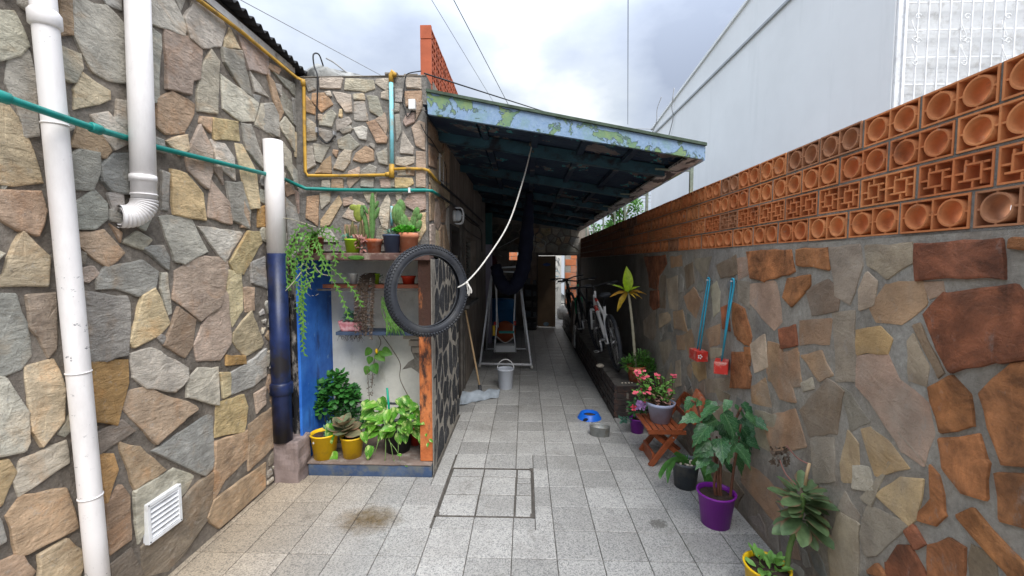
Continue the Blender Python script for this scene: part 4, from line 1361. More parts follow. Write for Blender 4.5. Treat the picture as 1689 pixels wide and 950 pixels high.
# corrugated deck
dk = MB(); nx = 150; vs = []; xa, xb_ = -3.3, pRT.x - .03
for i in range(121):
    y = YC + .031 + (YC2 - YC - .04) * i / 120
nyy = 500; vs = []
for i in range(nyy + 1):
    y = YC + .032 + (YC2 - YC - .04) * i / nyy; h = .010 * math.sin(2*PI*y/.075)
    for x in (-.80, xb_): vs.append((x, y, zb(x) + .075 + h))
dk.add(vs, [(2*i, 2*i+1, 2*i+3, 2*i+2) for i in range(nyy)], True)
part(cp, 'corrugated_deck', dk, 'flaking')
rs = thing('unseen_roof_slab', (-2, 9, 2.9), 'unseen flat roof slab added left of the passage end to keep light out', 'roof')  # out of view, added to stop skylight entering the space below
part(rs, 'slab', MB().box((-3.3, 8.3, 2.85), (-.8, 11.0, 2.95)).box((-1.9, 3.7, 2.9), (-1.0, 8.3, 2.95)), 'flaking')
solo('room_wall', MB().box((-3.4, 8.3, -.1), (-3.2, 11, 2.9)), 'passage', (-3.3, 9.6, 0), 'dark side wall of the covered space beyond the passage', 'wall')
solo('house_side', MB().box((-3.2, 8.1, -.1), (-1.0, 8.3, 2.85)), 'passage', (-2.1, 8.2, 0), 'dark end of the house behind the painted column', 'wall')
for y in (3.86, 5.15, 6.45, 7.75, 9.05, 10.3):
    xl, xr = -.79, 1.24
    part(cp, 'beam', MB().add([(xl,y,zb(xl)-.045),(xr,y,zb(xr)-.03),(xr,y+.07,zb(xr)-.03),(xl,y+.07,zb(xl)-.045),(xl,y,zb(xl)+.06),(xr,y,zb(xr)+.06),(xr,y+.07,zb(xr)+.06),(xl,y+.07,zb(xl)+.06)],
         [(0,3,2,1),(4,5,6,7),(0,1,5,4),(1,2,6,5),(2,3,7,6),(3,0,4,7)]), 'teal_beam')
for x in (-.38, .05, .45, .85):
    part(cp, 'batten', MB().box((x, YC+.04, zb(x)+.022), (x+.055, YC2, zb(x)+.055)), 'flaking')
# ceiling board on the left part: flat dark flaking
part(cp, 'ceiling_board', MB().add([(-.79, YC+.04, zb(-.79)+.03), (-.40, YC+.04, zb(-.40)+.03), (-.40, YC2, zb(-.40)+.03), (-.79, YC2, zb(-.79)+.03)], [(0,1,2,3)]), 'flaking')
sf = MB()
xs0 = 1.235
sf.add([(xs0, YC+.032, zb(xs0)+.002), (pRB.x-.002, YC+.032, zb(pRB.x)+.002), (pRB.x-.002, YC2, zb(pRB.x)+.002), (xs0, YC2, zb(xs0)+.002),
        (xs0, YC+.032, zb(xs0)+.02), (pRB.x-.002, YC+.032, zb(pRB.x)+.02), (pRB.x-.002, YC2, zb(pRB.x)+.02), (xs0, YC2, zb(xs0)+.02)],
       [(0,3,2,1),(4,5,6,7),(0,1,5,4),(1,2,6,5),(2,3,7,6),(3,0,4,7)])
part(cp, 'soffit_board', sf, 'soffit')
part(cp, 'edge_board', MB().box((pRB.x-.001, YC+.031, pRB.z), (pRB.x+.022, YC2, pRT.z)), 'fascia')
M_post = simple('mossy_post', (.16, .19, .15), .7, .4, 20, .3)
for i, y in enumerate((3.76, 5.1, 6.2, 6.9, 7.9, 9.0, 10.1)):
    x = XR + .035
    part(cp, 'post', MB().box((x-.014, y-.012, 2.2), (x+.014, y+.012, 2.46)), M_post)
    part(cp, 'bracket', MB().bar((1.12, y-.01, zb(1.12)-.012), (x-.012, y-.01, zb(1.12)-.03), .014, .014), M_post)

# terracotta screen on the roof
rsn = thing('roof_block_screen', (-.8, 3.62, 3.19), 'tall narrow openwork terracotta screen standing on the roof above the canopy', 'screen')
xa = -.875
sq = MB()
W, H, D, t = .16, .105, .085, .012
sq.box((0,0,0),(D,W,t)); sq.box((0,0,H-t),(D,W,H)); sq.box((0,0,t),(D,t,H-t)); sq.box((0,W-t,t),(D,W,H-t)); sq.box((.002,W/2-t/2,t),(D-.002,W/2+t/2,H-t)); sq.box((.003,t,H/2-t/2),(D-.003,W-t,H/2+t/2))
sqm = sq.mesh('brick', 'block_far')
capm = MB().box((0,0,0),(D,.022,.36)).mesh('brick', 'block_far', bevel=.003)
zt = on_y(705, 42, 3.62).z
rows = int((zt - 3.19) / .11) + 1
for j in range(rows):
    for i in range(9):
        inst(rsn, 'brick', sqm, (xa + rv(-.002,.002), 3.645 + i * .166, zt - .108 * (j + 1)))
z = zt
for hh_ in (.115, .37, .11): 
    part(rsn, 'end_block', MB().box((xa-.004, 3.61, z-hh_+.006), (xa+D+.004, 3.64, z)), 'block_far', bevel=.003); z -= hh_

# ================================================================== PIPES
def collar(par, c, r, h=.05, mat='pvc'): part(par, 'collar', MB().lathe([(r*.98, 0), (r+.006, .004), (r+.006, h), (r*.98, h+.004)], c, 20, cap_bottom=False), mat)
xp = -1.795
p1 = thing('white_downpipe', (xp, 1.575, 0), 'leftmost full-height white plastic downpipe on the stone wall, chipped paint', 'pipe', None)
a_, b_ = on_x(74, 30, xp), on_x(157, 900, xp)
p1.location = (xp, b_.y, 0)
yA, yB = a_.y, b_.y; s1 = (yA - yB) / (a_.z - b_.z)
def py(z): return yB + s1 * (z - b_.z)
part(p1, 'tube', MB().tube([(xp, py(z), z) for z in (0, .5, 1, 1.5, 2, 2.5, 3.3)], .038, 24), 'pvc')
for z in (on_x(74, 32, xp).z,): part(p1, 'collar', MB().tube([(xp, py(z-.03), z-.03), (xp, py(z-.025), z-.024), (xp, py(z+.02), z+.02), (xp, py(z+.03), z+.03)], [.039, .047, .047, .041], 24), 'pvc')
for v in (615, 218, 830): 
    z = on_x(130, v, xp).z; part(p1, 'seam', MB().tube([(xp, py(z), z), (xp, py(z+.006), z+.006)], .0405, 24), 'pvc')
p2 = thing('white_elbow_pipe', (xp, 1.98, 1.8), 'white pipe ending in a ribbed elbow turned into the stone wall', 'pipe')
a_, b_ = on_x(228, 30, xp), on_x(238, 330, xp)
part(p2, 'tube', MB().tube([(xp, b_.y + (a_.y-b_.y)/(a_.z-b_.z)*(z-b_.z), z) for z in (b_.z, 2.4, 3.3)], .049, 24), 'pvc')
for v in (300, 322): 
    z = on_x(236, v, xp).z; part(p2, 'collar', MB().tube([(xp, b_.y, z), (xp, b_.y, z+.03 if v == 300 else z+.006)], .052, 24), 'pvc')
pts = []; rr = []
dirn = Vector((-.42, -.9, 0)).normalized()
n = 56; Rb = .085
for i in range(n + 1):
    a = (PI / 2) * i / n
    pts.append(Vector((xp, b_.y, b_.z)) + dirn * (Rb * (1 - math.cos(a))) - Vector((0, 0, Rb * math.sin(a))))
    rr.append(.049 + .0035 * (1 if (i % 5) < 3 else -1))
pts.append(pts[-1] + dirn * .012); rr.append(.052)
part(p2, 'ribbed_elbow', MB().tube(pts, rr, 24, cap=False).tube(pts, [q - .012 for q in rr], 24, cap=False), 'pvc')
e0 = pts[-1]
part(p2, 'dark_bore', MB().tube([e0 - dirn*.03, e0 - dirn*.025], .045, 20), 'void')
p3 = thing('two_tone_pipe', (xp, 2.98, .32), 'thick standpipe, white upper half and dark navy lower half, beside the blue niche', 'pipe')
a_, b_ = on_x(450, 232, xp), on_x(467, 720, xp)
def q3(z): return Vector((xp, b_.y + (a_.y-b_.y)/(a_.z-b_.z)*(z-b_.z), z))
zs = on_x(455, 418, xp).z
part(p3, 'upper_tube', MB().tube([q3(zs), q3(a_.z)], .064, 28).tube([q3(a_.z-.06), q3(a_.z+.001)], .058, 28), 'pvc')
part(p3, 'lower_tube', MB().tube([q3(.31), q3(.8), q3(zs)], .0655, 28), 'pvc_dark')
zc = on_x(463, 640, xp).z
part(p3, 'collar', MB().tube([q3(zc-.045), q3(zc-.04), q3(zc+.035), q3(zc+.045)], [.068, .079, .079, .068], 28), 'pvc_dark')
roughen(solo('pipe_footing', MB().box((XL+.001, 2.97, -.02), (-1.665, 3.16, .31)), 'pink_block', (-1.76, 3.06, 0), 'rough pinkish cement footing block under the navy standpipe', 'footing', bevel=.016), 7, .014, 11)

tp_ = thing('teal_water_pipe', (XL, 2.5, 2), 'thin teal water pipe running along the stone walls behind the white pipes', 'pipe')
xw = XL + .035
P_ = [on_x(-60, 140, -1.725), on_x(0, 158, -1.725), on_x(150, 210, -1.725), on_x(205, 226, -1.79-.075+.02), on_x(260, 243, xw), on_x(435, 286, xw), on_x(470, 296, xw)]
yw = YF - .03
P2 = [on_y(505, 311, yw), on_y(560, 313, yw), on_y(640, 314, yw), on_y(702, 313.5, yw), on_y(712, 315, yw-.005)]
P3 = [on_x(724, 322, XS+.025), on_x(745, 336, XS+.025), on_x(790, 372, XS+.025)]
part(tp_, 'tube', MB().tube(P_ + [on_y(490, 305, yw-.04)] + P2 + P3[:1], .0135, 12), 'teal_pipe')
part(tp_, 'dark_tube', MB().tube(P3, .012, 10), 'cable')
for u, v in ((2, 159), (158, 212)):
    c_ = on_x(u, v, -1.725); d_ = (P_[2] - P_[1]).normalized(); part(tp_, 'coupling', MB().tube([c_-d_*.022, c_-d_*.018, c_+d_*.018, c_+d_*.022], [.015, .020, .020, .015], 14), 'teal_pipe')
c_ = on_y(676, 314, yw); part(tp_, 'clip', MB().box((c_.x-.008, YF-.05, c_.z-.02), (c_.x+.008, YF, c_.z+.02)), 'white_plastic')
gp = thing('yellow_gas_pipe', (XL, 3.3, 2.2), 'yellow gas pipe running under the roof edge, down the corner and across the stone front', 'pipe')
xg = XL + .03; yg = YF - .028
G = [Vector((xg, .2, 3.10)), on_x(332, 3, xg), on_x(398, 52, xg), on_x(494, 131, xg)]
G2 = [on_y(501, 138, yg), on_y(502, 210, yg), on_y(503.5, 283, yg), on_y(508, 289.5, yg), on_y(560, 290, yg), on_y(636, 288.5, yg), on_y(645, 286, yg)]
part(gp, 'tube', MB().tube(G[:-1] + [on_x(488, 127, xg), on_y(499, 132.5, yg-.01)] + G2, .0125, 12), 'gas_yellow')
part(gp, 'tube', MB().tube([on_y(648, 279, yg), on_y(675, 278, yg), on_y(698, 278.5, yg), on_y(706, 281, yg-.004), on_x(719, 296, XS+.022), on_x(726, 302, XS+.02)], .0115, 12), 'gas_yellow')
part(gp, 'dark_tube', MB().tube([on_x(725, 301, XS+.021), on_x(760, 331, XS+.02), on_x(797, 366, XS+.02)], .011, 10), 'cable')
part(gp, 'fitting', MB().tube([on_y(646, 271, yg), on_y(646, 293, yg)], .021, 12).tube([on_y(643, 287, yg), on_y(636, 288, yg)], .018, 12), 'gas_yellow')
part(gp, 'fitting', MB().tube([on_y(499, 131, yg-.01), on_y(501, 142, yg)], .017, 12), 'gas_yellow')
bp = thing('pale_blue_pipe', on_y(646, 200, yg), 'pale blue upright pipe on the stone front, yellow cap at the parapet', 'pipe')
part(bp, 'tube', MB().tube([on_y(645, 134, yg), on_y(646, 200, yg), on_y(646.5, 271, yg)], .0165, 12), 'pale_blue_pipe')
part(bp, 'tube', MB().tube([on_y(646, 340, yg+.01), on_y(646, 372, yg+.01)], .010, 10), 'pale_blue_pipe')
part(bp, 'cap', MB().tube([on_y(645, 136, yg), on_y(645, 124, yg), on_y(647.5, 118.5, yg), on_y(650, 122, yg), on_y(650.5, 126, yg)], .019, 12), 'gas_yellow')
# vent grille
vg = thing('air_vent', (XL, 2.1, .4), 'square white louvred vent low on the left stone wall', 'vent')
vc = [on_x(*p, XL) for p in ((231, 834), (287.5, 799), (295, 857), (238, 897))]
ys = [(vc[0].y+vc[3].y)/2, (vc[1].y+vc[2].y)/2]; zs_ = [(vc[2].z+vc[3].z)/2, (vc[0].z+vc[1].z)/2]
y0, y1, z0, z1 = ys[0], ys[1], zs_[0], zs_[1]
part(vg, 'frame', MB().box((XL, y0, z0), (XL+.03, y0+.018, z1)).box((XL, y1-.018, z0), (XL+.03, y1, z1)).box((XL, y0+.018, z0), (XL+.03, y1-.018, z0+.018)).box((XL, y0+.018, z1-.018), (XL+.03, y1-.018, z1)).box((XL+.0, y0+.001, z0+.001), (XL+.012, y1-.001, z1-.001)), 'white_metal', bevel=.0015)
vgm = MB().obox((0, 0, 0), .02, y1-y0-.036, .003, Matrix.Rotation(R(40), 3, 'Y')).mesh('slat', 'white_metal')
nsl = 7
for i in range(nsl): inst(vg, 'slat', vgm, (XL+.020, (y0+y1)/2, z0+.028+(z1-z0-.05)*i/(nsl-1)))
for yy in (y0+.009, y1-.009):
    for zz in (z0+.009, z1-.009): part(vg, 'screw', MB().ball((XL+.031, yy, zz), .003, 6, 4), 'black_metal')
# lamp, box, cables
lp = thing('bulkhead_lamp', on_x(748, 355, XS), 'caged glass bulkhead lamp on the passage wall', 'lamp')
c_ = on_x(748, 356, XS)
part(lp, 'base', MB().tube([c_, c_+Vector((.03,0,0))], .06, 16), 'white_plastic')
gm_ = NB('lamp_glass', .12, .5); gm_.col((.62, .66, .68)); gm_.b.inputs['Alpha'].default_value = 1
part(lp, 'glass', MB().ball(c_+Vector((.05,0,0)), .05, 16, 10, (.9, .85, 1.2)), gm_.m)
cg = MB()
for s_ in (-1, 1): cg.tube(bez([c_+Vector((.02, .035*s_, -.085)), c_+Vector((.09, .035*s_, -.08)), c_+Vector((.11, .035*s_, 0)), c_+Vector((.09, .035*s_, .08)), c_+Vector((.02, .035*s_, .085))], 6), .005, 6)
cg.tube([c_+Vector((.10, -.04, 0)), c_+Vector((.10, .04, 0))], .004, 6); cg.tube([c_+Vector((.085, -.04, .08)), c_+Vector((.085, .04, .08))], .005, 6); cg.tube([c_+Vector((.085, -.04, -.08)), c_+Vector((.085, .04, -.08))], .005, 6)
part(lp, 'cage', cg, 'white_metal')
jb = on_y(680, 173, YF-.03)
sb = thing('junction_box', (jb.x, YF, jb.z), 'small white plastic box with dark cable on the stone front near its right corner', 'box')
part(sb, 'housing', MB().box((jb.x-.025, YF-.055, jb.z-.04), (jb.x+.028, YF-.012, jb.z+.038)), 'white_plastic', bevel=.005)
part(sb, 'cable', MB().tube(bez([on_y(666, 150, yw), on_y(668, 135, yw), on_y(672, 122, yw), on_y(695, 117, yw-.03)], 8), .004, 6).tube(bez([on_y(680, 182, yw), on_y(672, 192, yw), on_y(668, 180, yw+.02), on_y(664, 168, yw+.02), on_y(667, 150, yw+.01)], 8), .004, 6), 'cable')
cb = thing('loose_cable', on_y(524, 150, yw), 'black cable looping up over the parapet and down the stone front by the gas pipe', 'cable')
part(cb, 'strand', MB().tube(bez([on_y(533, 108, yw+.2), on_y(526, 90, yw+.1), on_y(517, 90, yw), on_y(518, 108, yw), on_y(524, 128, yw-.02), on_y(523, 170, yw), on_y(523, 210, yw), on_y(528, 228, yw), on_y(540, 236, yw), on_y(552, 224, yw)], 8), .006, 8), 'cable')
part(cb, 'strand', MB().tube(bez([on_y(538, 96, yw+.3), on_y(552, 104, yw+.3), on_y(580, 126, yw+.3)], 8), .007, 6), 'grey_cable')
part(cb, 'clip', MB().box(tuple(on_y(520, 218, YF-.04)), tuple(on_y(527, 212, YF))), 'grey_cable')
part(cb, 'clip', MB().box(tuple(on_y(549, 222, YF-.04)), tuple(on_y(555, 218, YF))), 'grey_cable')
cb2 = thing('wall_cable', on_x(712, 250, XS+.015), 'thin dark cables stapled along the passage wall towards the lamp', 'cable')
part(cb2, 'strand', MB().tube(bez([on_y(694, 205, yw), on_y(703, 222, yw), on_x(712, 232, XS+.015), on_x(730, 262, XS+.012), on_x(736, 280, XS+.012), on_x(737, 310, XS+.012)], 8), .004, 6), 'cable')
part(cb2, 'strand', MB().tube(bez([on_x(758, 368, XS+.02), on_x(775, 384, XS+.02), on_x(795, 396, XS+.02)], 8), .010, 6), 'old_wood')
part(cb2, 'strand', MB().tube(bez([on_x(752, 345, XS+.02), on_x(775, 366, XS+.02), on_x(793, 380, XS+.02), on_x(795, 415, XS+.02)], 8), .006, 6), 'cable')
def wire(label, a, b, r=.004, sag=.0, mat='cable'):
    m_ = (a + b) / 2 - Vector((0, 0, sag))
    o = solo('overhead_wire', MB().tube(bez([a, m_, b], 10), r, 6), mat, a, label, 'wire')
wire('thin overhead wire crossing the sky at upper left down to the stone parapet', on_y(360, -20, 3.0), on_y(628, 124, 5.0), .003, .0, 'grey_cable')
wire('faint overhead wire left of the thicker one above the roof screen', on_y(700, -20, 5), on_y(815, 170, 9), .004, 0, 'grey_cable')
wire('dark overhead wire slanting down right of the roof screen', on_y(738, -20, 5), on_y(845, 185, 9), .0055)
wire('single overhead wire hanging nearly upright in the middle of the sky', on_y(1036, -20, 4), on_y(1035.5, 205, 7), .0035)
wire('black wire running from the house corner low over the blue fascia', on_y(700, 121, 3.4), on_y(935, 196, 6.5), .006)
wire('faint wire from the canopy to the white building parapet', on_y(985, 210, 9), on_y(1075, 213, 9.9), .007, 0, 'grey_cable')

# ================================================================== PLANT NICHE
NX0, NX1, NYB = -1.695, -.80, 3.63
nc = thing('plant_niche', (-1.2, 3.3, 0), 'walled plant alcove with blue side, white plaster back, scorched orange pillar and three shelves', 'plant shelf')
part(nc, 'back_panel', MB().box((NX0, NYB, .05), (XS-.01, NYB+.03, 1.66)), 'plaster')
# plaster has fallen off at the right: bricks show
k2 = MB()
ex = part(nc, 'bare_patch', MB().add([(-1.06,NYB-.004,1.03),(-.93,NYB-.004,1.09),(-.80,NYB-.004,1.08),(-.80,NYB-.004,.68),(-.86,NYB-.004,.70),(-.93,NYB-.004,.66),(-1.0,NYB-.004,.71),(-1.08,NYB-.004,.69),(-1.02,NYB-.004,.76),(-.97,NYB-.004,.79),(-1.0,NYB-.004,.86),(-1.0,NYB-.004,.95)], [tuple(range(12))[::-1]]), 'mortar_light')
for (x_, z_, w_) in ((-.985,.985,.16),(-.86,1.01,.10),(-.96,.925,.11),(-.85,.93,.08),(-.92,.865,.13)):
    part(ex, 'brick', MB().box((x_-w_/2, NYB-.014, z_-.024), (min(x_+w_/2,-.801), NYB, z_+.024)), simple('limed_brick', (.50,.44,.37), .9, .2, 10, .5), bevel=.003)
part(nc, 'side_panel', MB().box((NX0-.02, 3.10, .06), (NX0, NYB, 1.66)), 'niche_blue')
part(nc, 'jamb', MB().box((-1.775, 3.12, .30), (NX0-.021, 3.42, 1.66)), 'black_jamb', bevel=.006)
part(nc, 'pillar', MB().box((-.805, 3.14, .102), (-.702, 3.24, 1.655)), 'orange_pillar', bevel=.006)
sp = part(nc, 'side_pier', MB().box((-.80, 3.24, 0), (-.705, 4.40, 1.70)).box((-.705, 3.13, 0), (-.700, 3.24, 1.655)), 'mortar_light')
toP = lambda a, b, h: Vector((-.705 + h, a, b))
for P in voronoi(3.15, 4.41, .02, 1.69, 52, .0135, .62, relax=1):
    off_ = root_loc(sp)
    mb_, c_ = stone_mb(P, toP, .003, jit=.004, inset=.006)
    o = bpy.data.objects.new('stone', mb_.mesh('stone', 'stone', c_)); COL.objects.link(o); o.parent = sp; o.location = Vector(c_) - off_
    f = rv(.75, 1.3); o.color = (.045*f, .047*f, .052*f, 1)
roughen(part(nc, 'plinth', MB().box((-1.662, 3.10, -.02), (-.709, 3.66, .085)), 'kerb_blue', bevel=.01), 12, .006, 9)
roughen(part(nc, 'plinth_top', MB().box((-1.69, 3.094, .0865), (-.711, 3.63, .100)), 'ledge_top', bevel=.006), 12, .004, 9)
part(nc, 'shelf', MB().box((-1.70, 3.10, 1.645), (-.705, 3.43, 1.70)).box((-1.70, 3.43, 1.66), (-.80, 3.63, 1.70)), 'shelf_wood', bevel=.006)
z2 = on_y(600, 469, 3.3).z
part(nc, 'shelf', MB().box((-1.60, 3.28, z2-.03), (-.81, 3.50, z2)), 'shelf_wood2', bevel=.003)
part(nc, 'shelf', MB().box((-1.645, 3.285, z2-.05), (-.82, 3.30, z2-.036)), 'old_wood', bevel=.002)
z3 = on_y(600, 547, 3.42).z
part(nc, 'shelf', MB().box((-1.56, 3.40, z3-.028), (-.82, 3.62, z3)), 'shelf_blue', bevel=.003)
zr = on_y(600, 662, 3.42).z
part(nc, 'rail', MB().tube([on_y(552, 661, 3.45), on_y(658, 666, 3.45)], .010, 10), 'grey_pot')
part(nc, 'moss_patch', MB().ball(on_y(587, 425, 3.095), .04, 14, 8, (1.6, .12, .42)), 'moss')

# ================================================================== POTS
def lath(c, rb, rt, h, rim=.012, thick=.005, lip=.006):
    return [(rb, 0), (rt*.985 - (rt-rb)*rim/h, h-rim-.001), (rt*.985 - (rt-rb)*rim/h + lip, h-rim), (rt+lip, h), (rt-thick, h), (rt-thick-(rt-rb)*.12, h-.12*h-.002)]
def pot(root, c, rb, rt, h, mat, soil=True, rim=.012, lip=.004, sx=1, sy=1, soilmat='soil'):
    c = Vector(c)
    p_ = part(root, 'pot', MB().lathe(lath(c, rb, rt, h, rim, .005, lip), c, 32, sx, sy), mat)
    if soil:
        s_ = MB(); rs_ = rt - .007 - (rt-rb)*.12; zz = h*.88
        vs = [c + Vector((0, 0, zz+.004))]; n = 20
        for rr_ in (.5, 1):
            for j in range(n):
                t = 2*PI*j/n; vs.append(c + Vector((rs_*rr_*math.cos(t)*sx, rs_*rr_*math.sin(t)*sy, zz + rv(-.004, .005) - (.003 if rr_ == 1 else 0))))
        fs = [(0, 1+j, 1+(j+1)%n) for j in range(n)] + [(1+j, 1+n+j, 1+n+(j+1)%n, 1+(j+1)%n) for j in range(n)]
        s_.add(vs, fs); part(root, 'soil', s_, soilmat)
    return p_
def leafme(name, L_, W, mat, prof, fold=.12, droop=.2, wav=0):
    """leaf mesh along +X, 5 columns, so Generated runs 0..1 along and across"""
    vs = []; n = len(prof)
    for i, wd in enumerate(prof):
        t = i / (n - 1)
        for j in range(5):
            s_ = (j - 2) / 2
            y = s_ * wd * W / 2
            z = fold * abs(y) - droop * L_ * t * t + wav * L_ * math.sin(i * 2.1 + j) * abs(s_)
            vs.append((L_ * t, y, z))
    fs = [(5*i+j, 5*i+j+1, 5*i+j+6, 5*i+j+5) for i in range(n-1) for j in range(4)]
    return MB().add(vs, fs, True).mesh(name, mat)
HEART = (.55, .93, 1, .95, .82, .62, .36, .02)
SPOON = (.25, .42, .70, .92, 1, .98, .85, .58, .12)
STRAP = (.5, .75, .95, 1, 1, .95, .85, .65, .4, .03)
LANCE = (.3, .6, .85, 1, .98, .85, .65, .35, .02)
def hemi(spread=1.0, up=.4):
    a = rv(0, 2*PI); e = rv(-.2, 1) * spread
    return Vector((math.cos(a), math.sin(a), up + e)).normalized()
def cluster(mb, c, r, n, L_, W, sc=(1, 1, 1), up=.3, prof=(.3, .95, 1, .6, .02), droop=.25):
    for _ in range(n):
        d = Vector((rv(-1, 1), rv(-1, 1), rv(-1, 1)))
        while d.length > 1 or d.length < .15: d = Vector((rv(-1, 1), rv(-1, 1), rv(-1, 1)))
        p = Vector(c) + Vector((d.x*r*sc[0], d.y*r*sc[1], d.z*r*sc[2]))
        dd = (d + Vector((rv(-.5,.5), rv(-.5,.5), up+rv(-.3,.4)))).normalized()
        mb.leaf(p, dd, Vector((rv(-.4,.4), rv(-.6,.1), 1)), L_*rv(.7,1.2), W*rv(.8,1.15), prof, droop=droop)
def ribbed(mb, c, r, h, lean=(0, 0, 0), ribs=10, n=40, m=9, bulge=.5):
    """ribbed columnar or barrel cactus"""
    c = Vector(c); lean = Vector(lean); vs = []
    for i in range(m + 1):
        t = i / m; rr = r * (math.sin(PI * min(max(t*.96+.02, 0), 1)) ** bulge)
        for j in range(n):
            a = 2*PI*j/n; q_ = rr * (1 + .10*math.cos(ribs*a))
            vs.append(c + Vector((q_*math.cos(a), q_*math.sin(a), h*t)) + lean * t)
    mb.add(vs, [(i*n+j, i*n+(j+1)%n, (i+1)*n+(j+1)%n, (i+1)*n+j) for i in range(m) for j in range(n)], True)
def spines(mb, c, r, h, n, lean=(0,0,0), ln=.012):
    for _ in range(n):
        t = rv(.05, .97); a = rv(0, 2*PI); rr = r * math.sqrt(math.sin(PI*t))
        p = Vector(c) + Vector((rr*math.cos(a), rr*math.sin(a), h*t)) + Vector(lean)*t
        d = Vector((math.cos(a), math.sin(a), rv(-.5, .8))).normalized() * ln
        x = Vector((0, 0, .0009)); y = Vector((-math.sin(a), math.cos(a), 0)) * .0009
        mb.add([p + x, p - x + y, p - y, p + d], [(0,1,3),(1,2,3),(2,0,3)])
ZS = 1.701
# 1 fishbone cactus in a brown pot
c0 = Vector(on_y(520, 416, 3.27)); c0.z = ZS
t_ = thing('zigzag_cactus', c0, 'trailing zigzag-leaved cactus in a brown pot spilling off the left end of the top shelf', 'potted plant')
pot(t_, c0, .052, .068, .125, 'brown_pot')
def zig(mb, pts, w=.032, seg=None):
    """flat stem with saw-tooth lobes on both sides"""
    P = bez(pts, 10); ln = 0; step = .021; acc = 0; side = 1
    for i in range(1, len(P)):
        d = P[i] - P[i-1]; ln = d.length; acc += ln
        dn = d.normalized(); sd_ = dn.cross(Vector((.15, 1, .1))).normalized(); nr = sd_.cross(dn)
        mb.add([P[i-1]-sd_*.0035, P[i]-sd_*.0035, P[i]+sd_*.0035, P[i-1]+sd_*.0035, P[i-1]+nr*.003, P[i]+nr*.003], [(0,1,5,4),(4,5,2,3)])
        while acc > step:
            acc -= step; side = -side
            b = P[i]; dd = (sd_*side + dn*.55 + nr*rv(-.3,.3)).normalized()
            mb.leaf(b, dd, nr, w*rv(.7,1.1), .019, (1, .8, .45, .05), fold=.2, droop=.1)
zb_ = MB(); top = c0 + Vector((0, 0, .12))
def sc(u, v, Y=3.1): return on_y(u, v, Y)
trails = [[(520,385),(500,372),(478,400),(470,440),(478,480)], [(515,388),(490,395),(482,430),(490,480),(500,520),(503,556)], [(520,386),(505,400),(497,450),(500,500),(500,545),(503,585)],
          [(522,384),(540,385),(556,402),(566,425)], [(524,384),(530,378),(545,375),(560,380)], [(520,388),(530,420),(545,440),(570,462),(588,485),(597,505)],
          [(515,392),(530,430),(555,470),(565,495),(574,525)], [(516,388),(495,420),(476,455),(465,485),(462,502)], [(515,386),(510,420),(520,440),(510,470),(498,492),(490,515)], [(522,384),(535,392),(548,410),(556,436)],
          [(518,386),(500,384),(484,402),(478,425)], [(520,390),(528,405),(533,432),(528,455)], [(510,392),(490,410),(470,422),(462,450),(440,470),(430,492)],
          [(516,385),(505,395),(488,412),(486,450),(475,480),(465,500)], [(518,388),(520,402),(508,430),(505,460),(495,500),(498,530)]]
for tr in trails:
    Y = rv(3.0, 3.1)
    P = [c0 + Vector((rv(-.03,.03), -.02, .12))] + [sc(u + rv(-2,2), v, Y + (.0 if i else .08)) for i, (u, v) in enumerate(tr)]
    zig(zb_, P)
part(t_, 'foliage', zb_, 'leaf_zigzag')
ws = MB()
for pp in ([(522,375),(500,368),(470,360),(440,368),(410,384)], [(500,445),(480,470),(460,490),(445,500)], [(505,405),(520,440),(532,452),(550,455)]):
    ws.tube(bez([sc(u, v, 3.08 if u > 480 else 3.0) for u, v in pp], 8), .0035, 6)
for _ in range(50):
    p = sc(rv(470,520), rv(430,500), 3.06); ws.tube([p, p+Vector((rv(-.03,.03),rv(-.02,.02),rv(-.04,.02)))], .0012, 4)
part(t_, 'dry_stem', ws, 'stem_pale')
# 2 lime pot with prickly pear
c0 = Vector(on_y(582, 416, 3.25)); c0.z = ZS
t_ = thing('prickly_pear', c0, 'yellowish prickly pear and pink succulents in a lime green pot on the top shelf', 'potted plant')
pot(t_, c0, .047, .062, .108, 'lime')
cm = MB(); b = c0 + Vector((.0, .01, .1))
cm.ball(b+Vector((.045,.01,.21)), .05, 14, 10, (.85,.35,1.35)); cm.ball(b+Vector((.0,.02,.255)), .03, 12, 8, (1.1,.3,.8)); part(t_, 'pad', cm, 'cactus_y')
cm = MB()
for dx, h_, r_ in ((-.045,.12,.013), (-.02,.15,.014), (.012,.11,.014), (.045,.15,.013), (.075,.19,.012)): ribbed(cm, b+Vector((dx,.02,0)), r_, h_, (rv(-.02,.02),0,0), 5, 15)
part(t_, 'stem', cm, simple('brown_cactus', (.13,.12,.05), .8, .3, 20, .3))
cm = MB(); cluster(cm, b+Vector((-.03,-.03,.015)), .05, 70, .028, .012, (1,.6,.4)); part(t_, 'succulent', cm, 'blue_succ')
cm = MB(); cluster(cm, b+Vector((.06,-.03,-.0)), .042, 60, .038, .020, (1,.6,.8)); cluster(cm, b+Vector((.085,-.04,-.05)), .03, 20, .034, .02, (1,.6,1)); part(t_, 'succulent', cm, 'pink_succ')
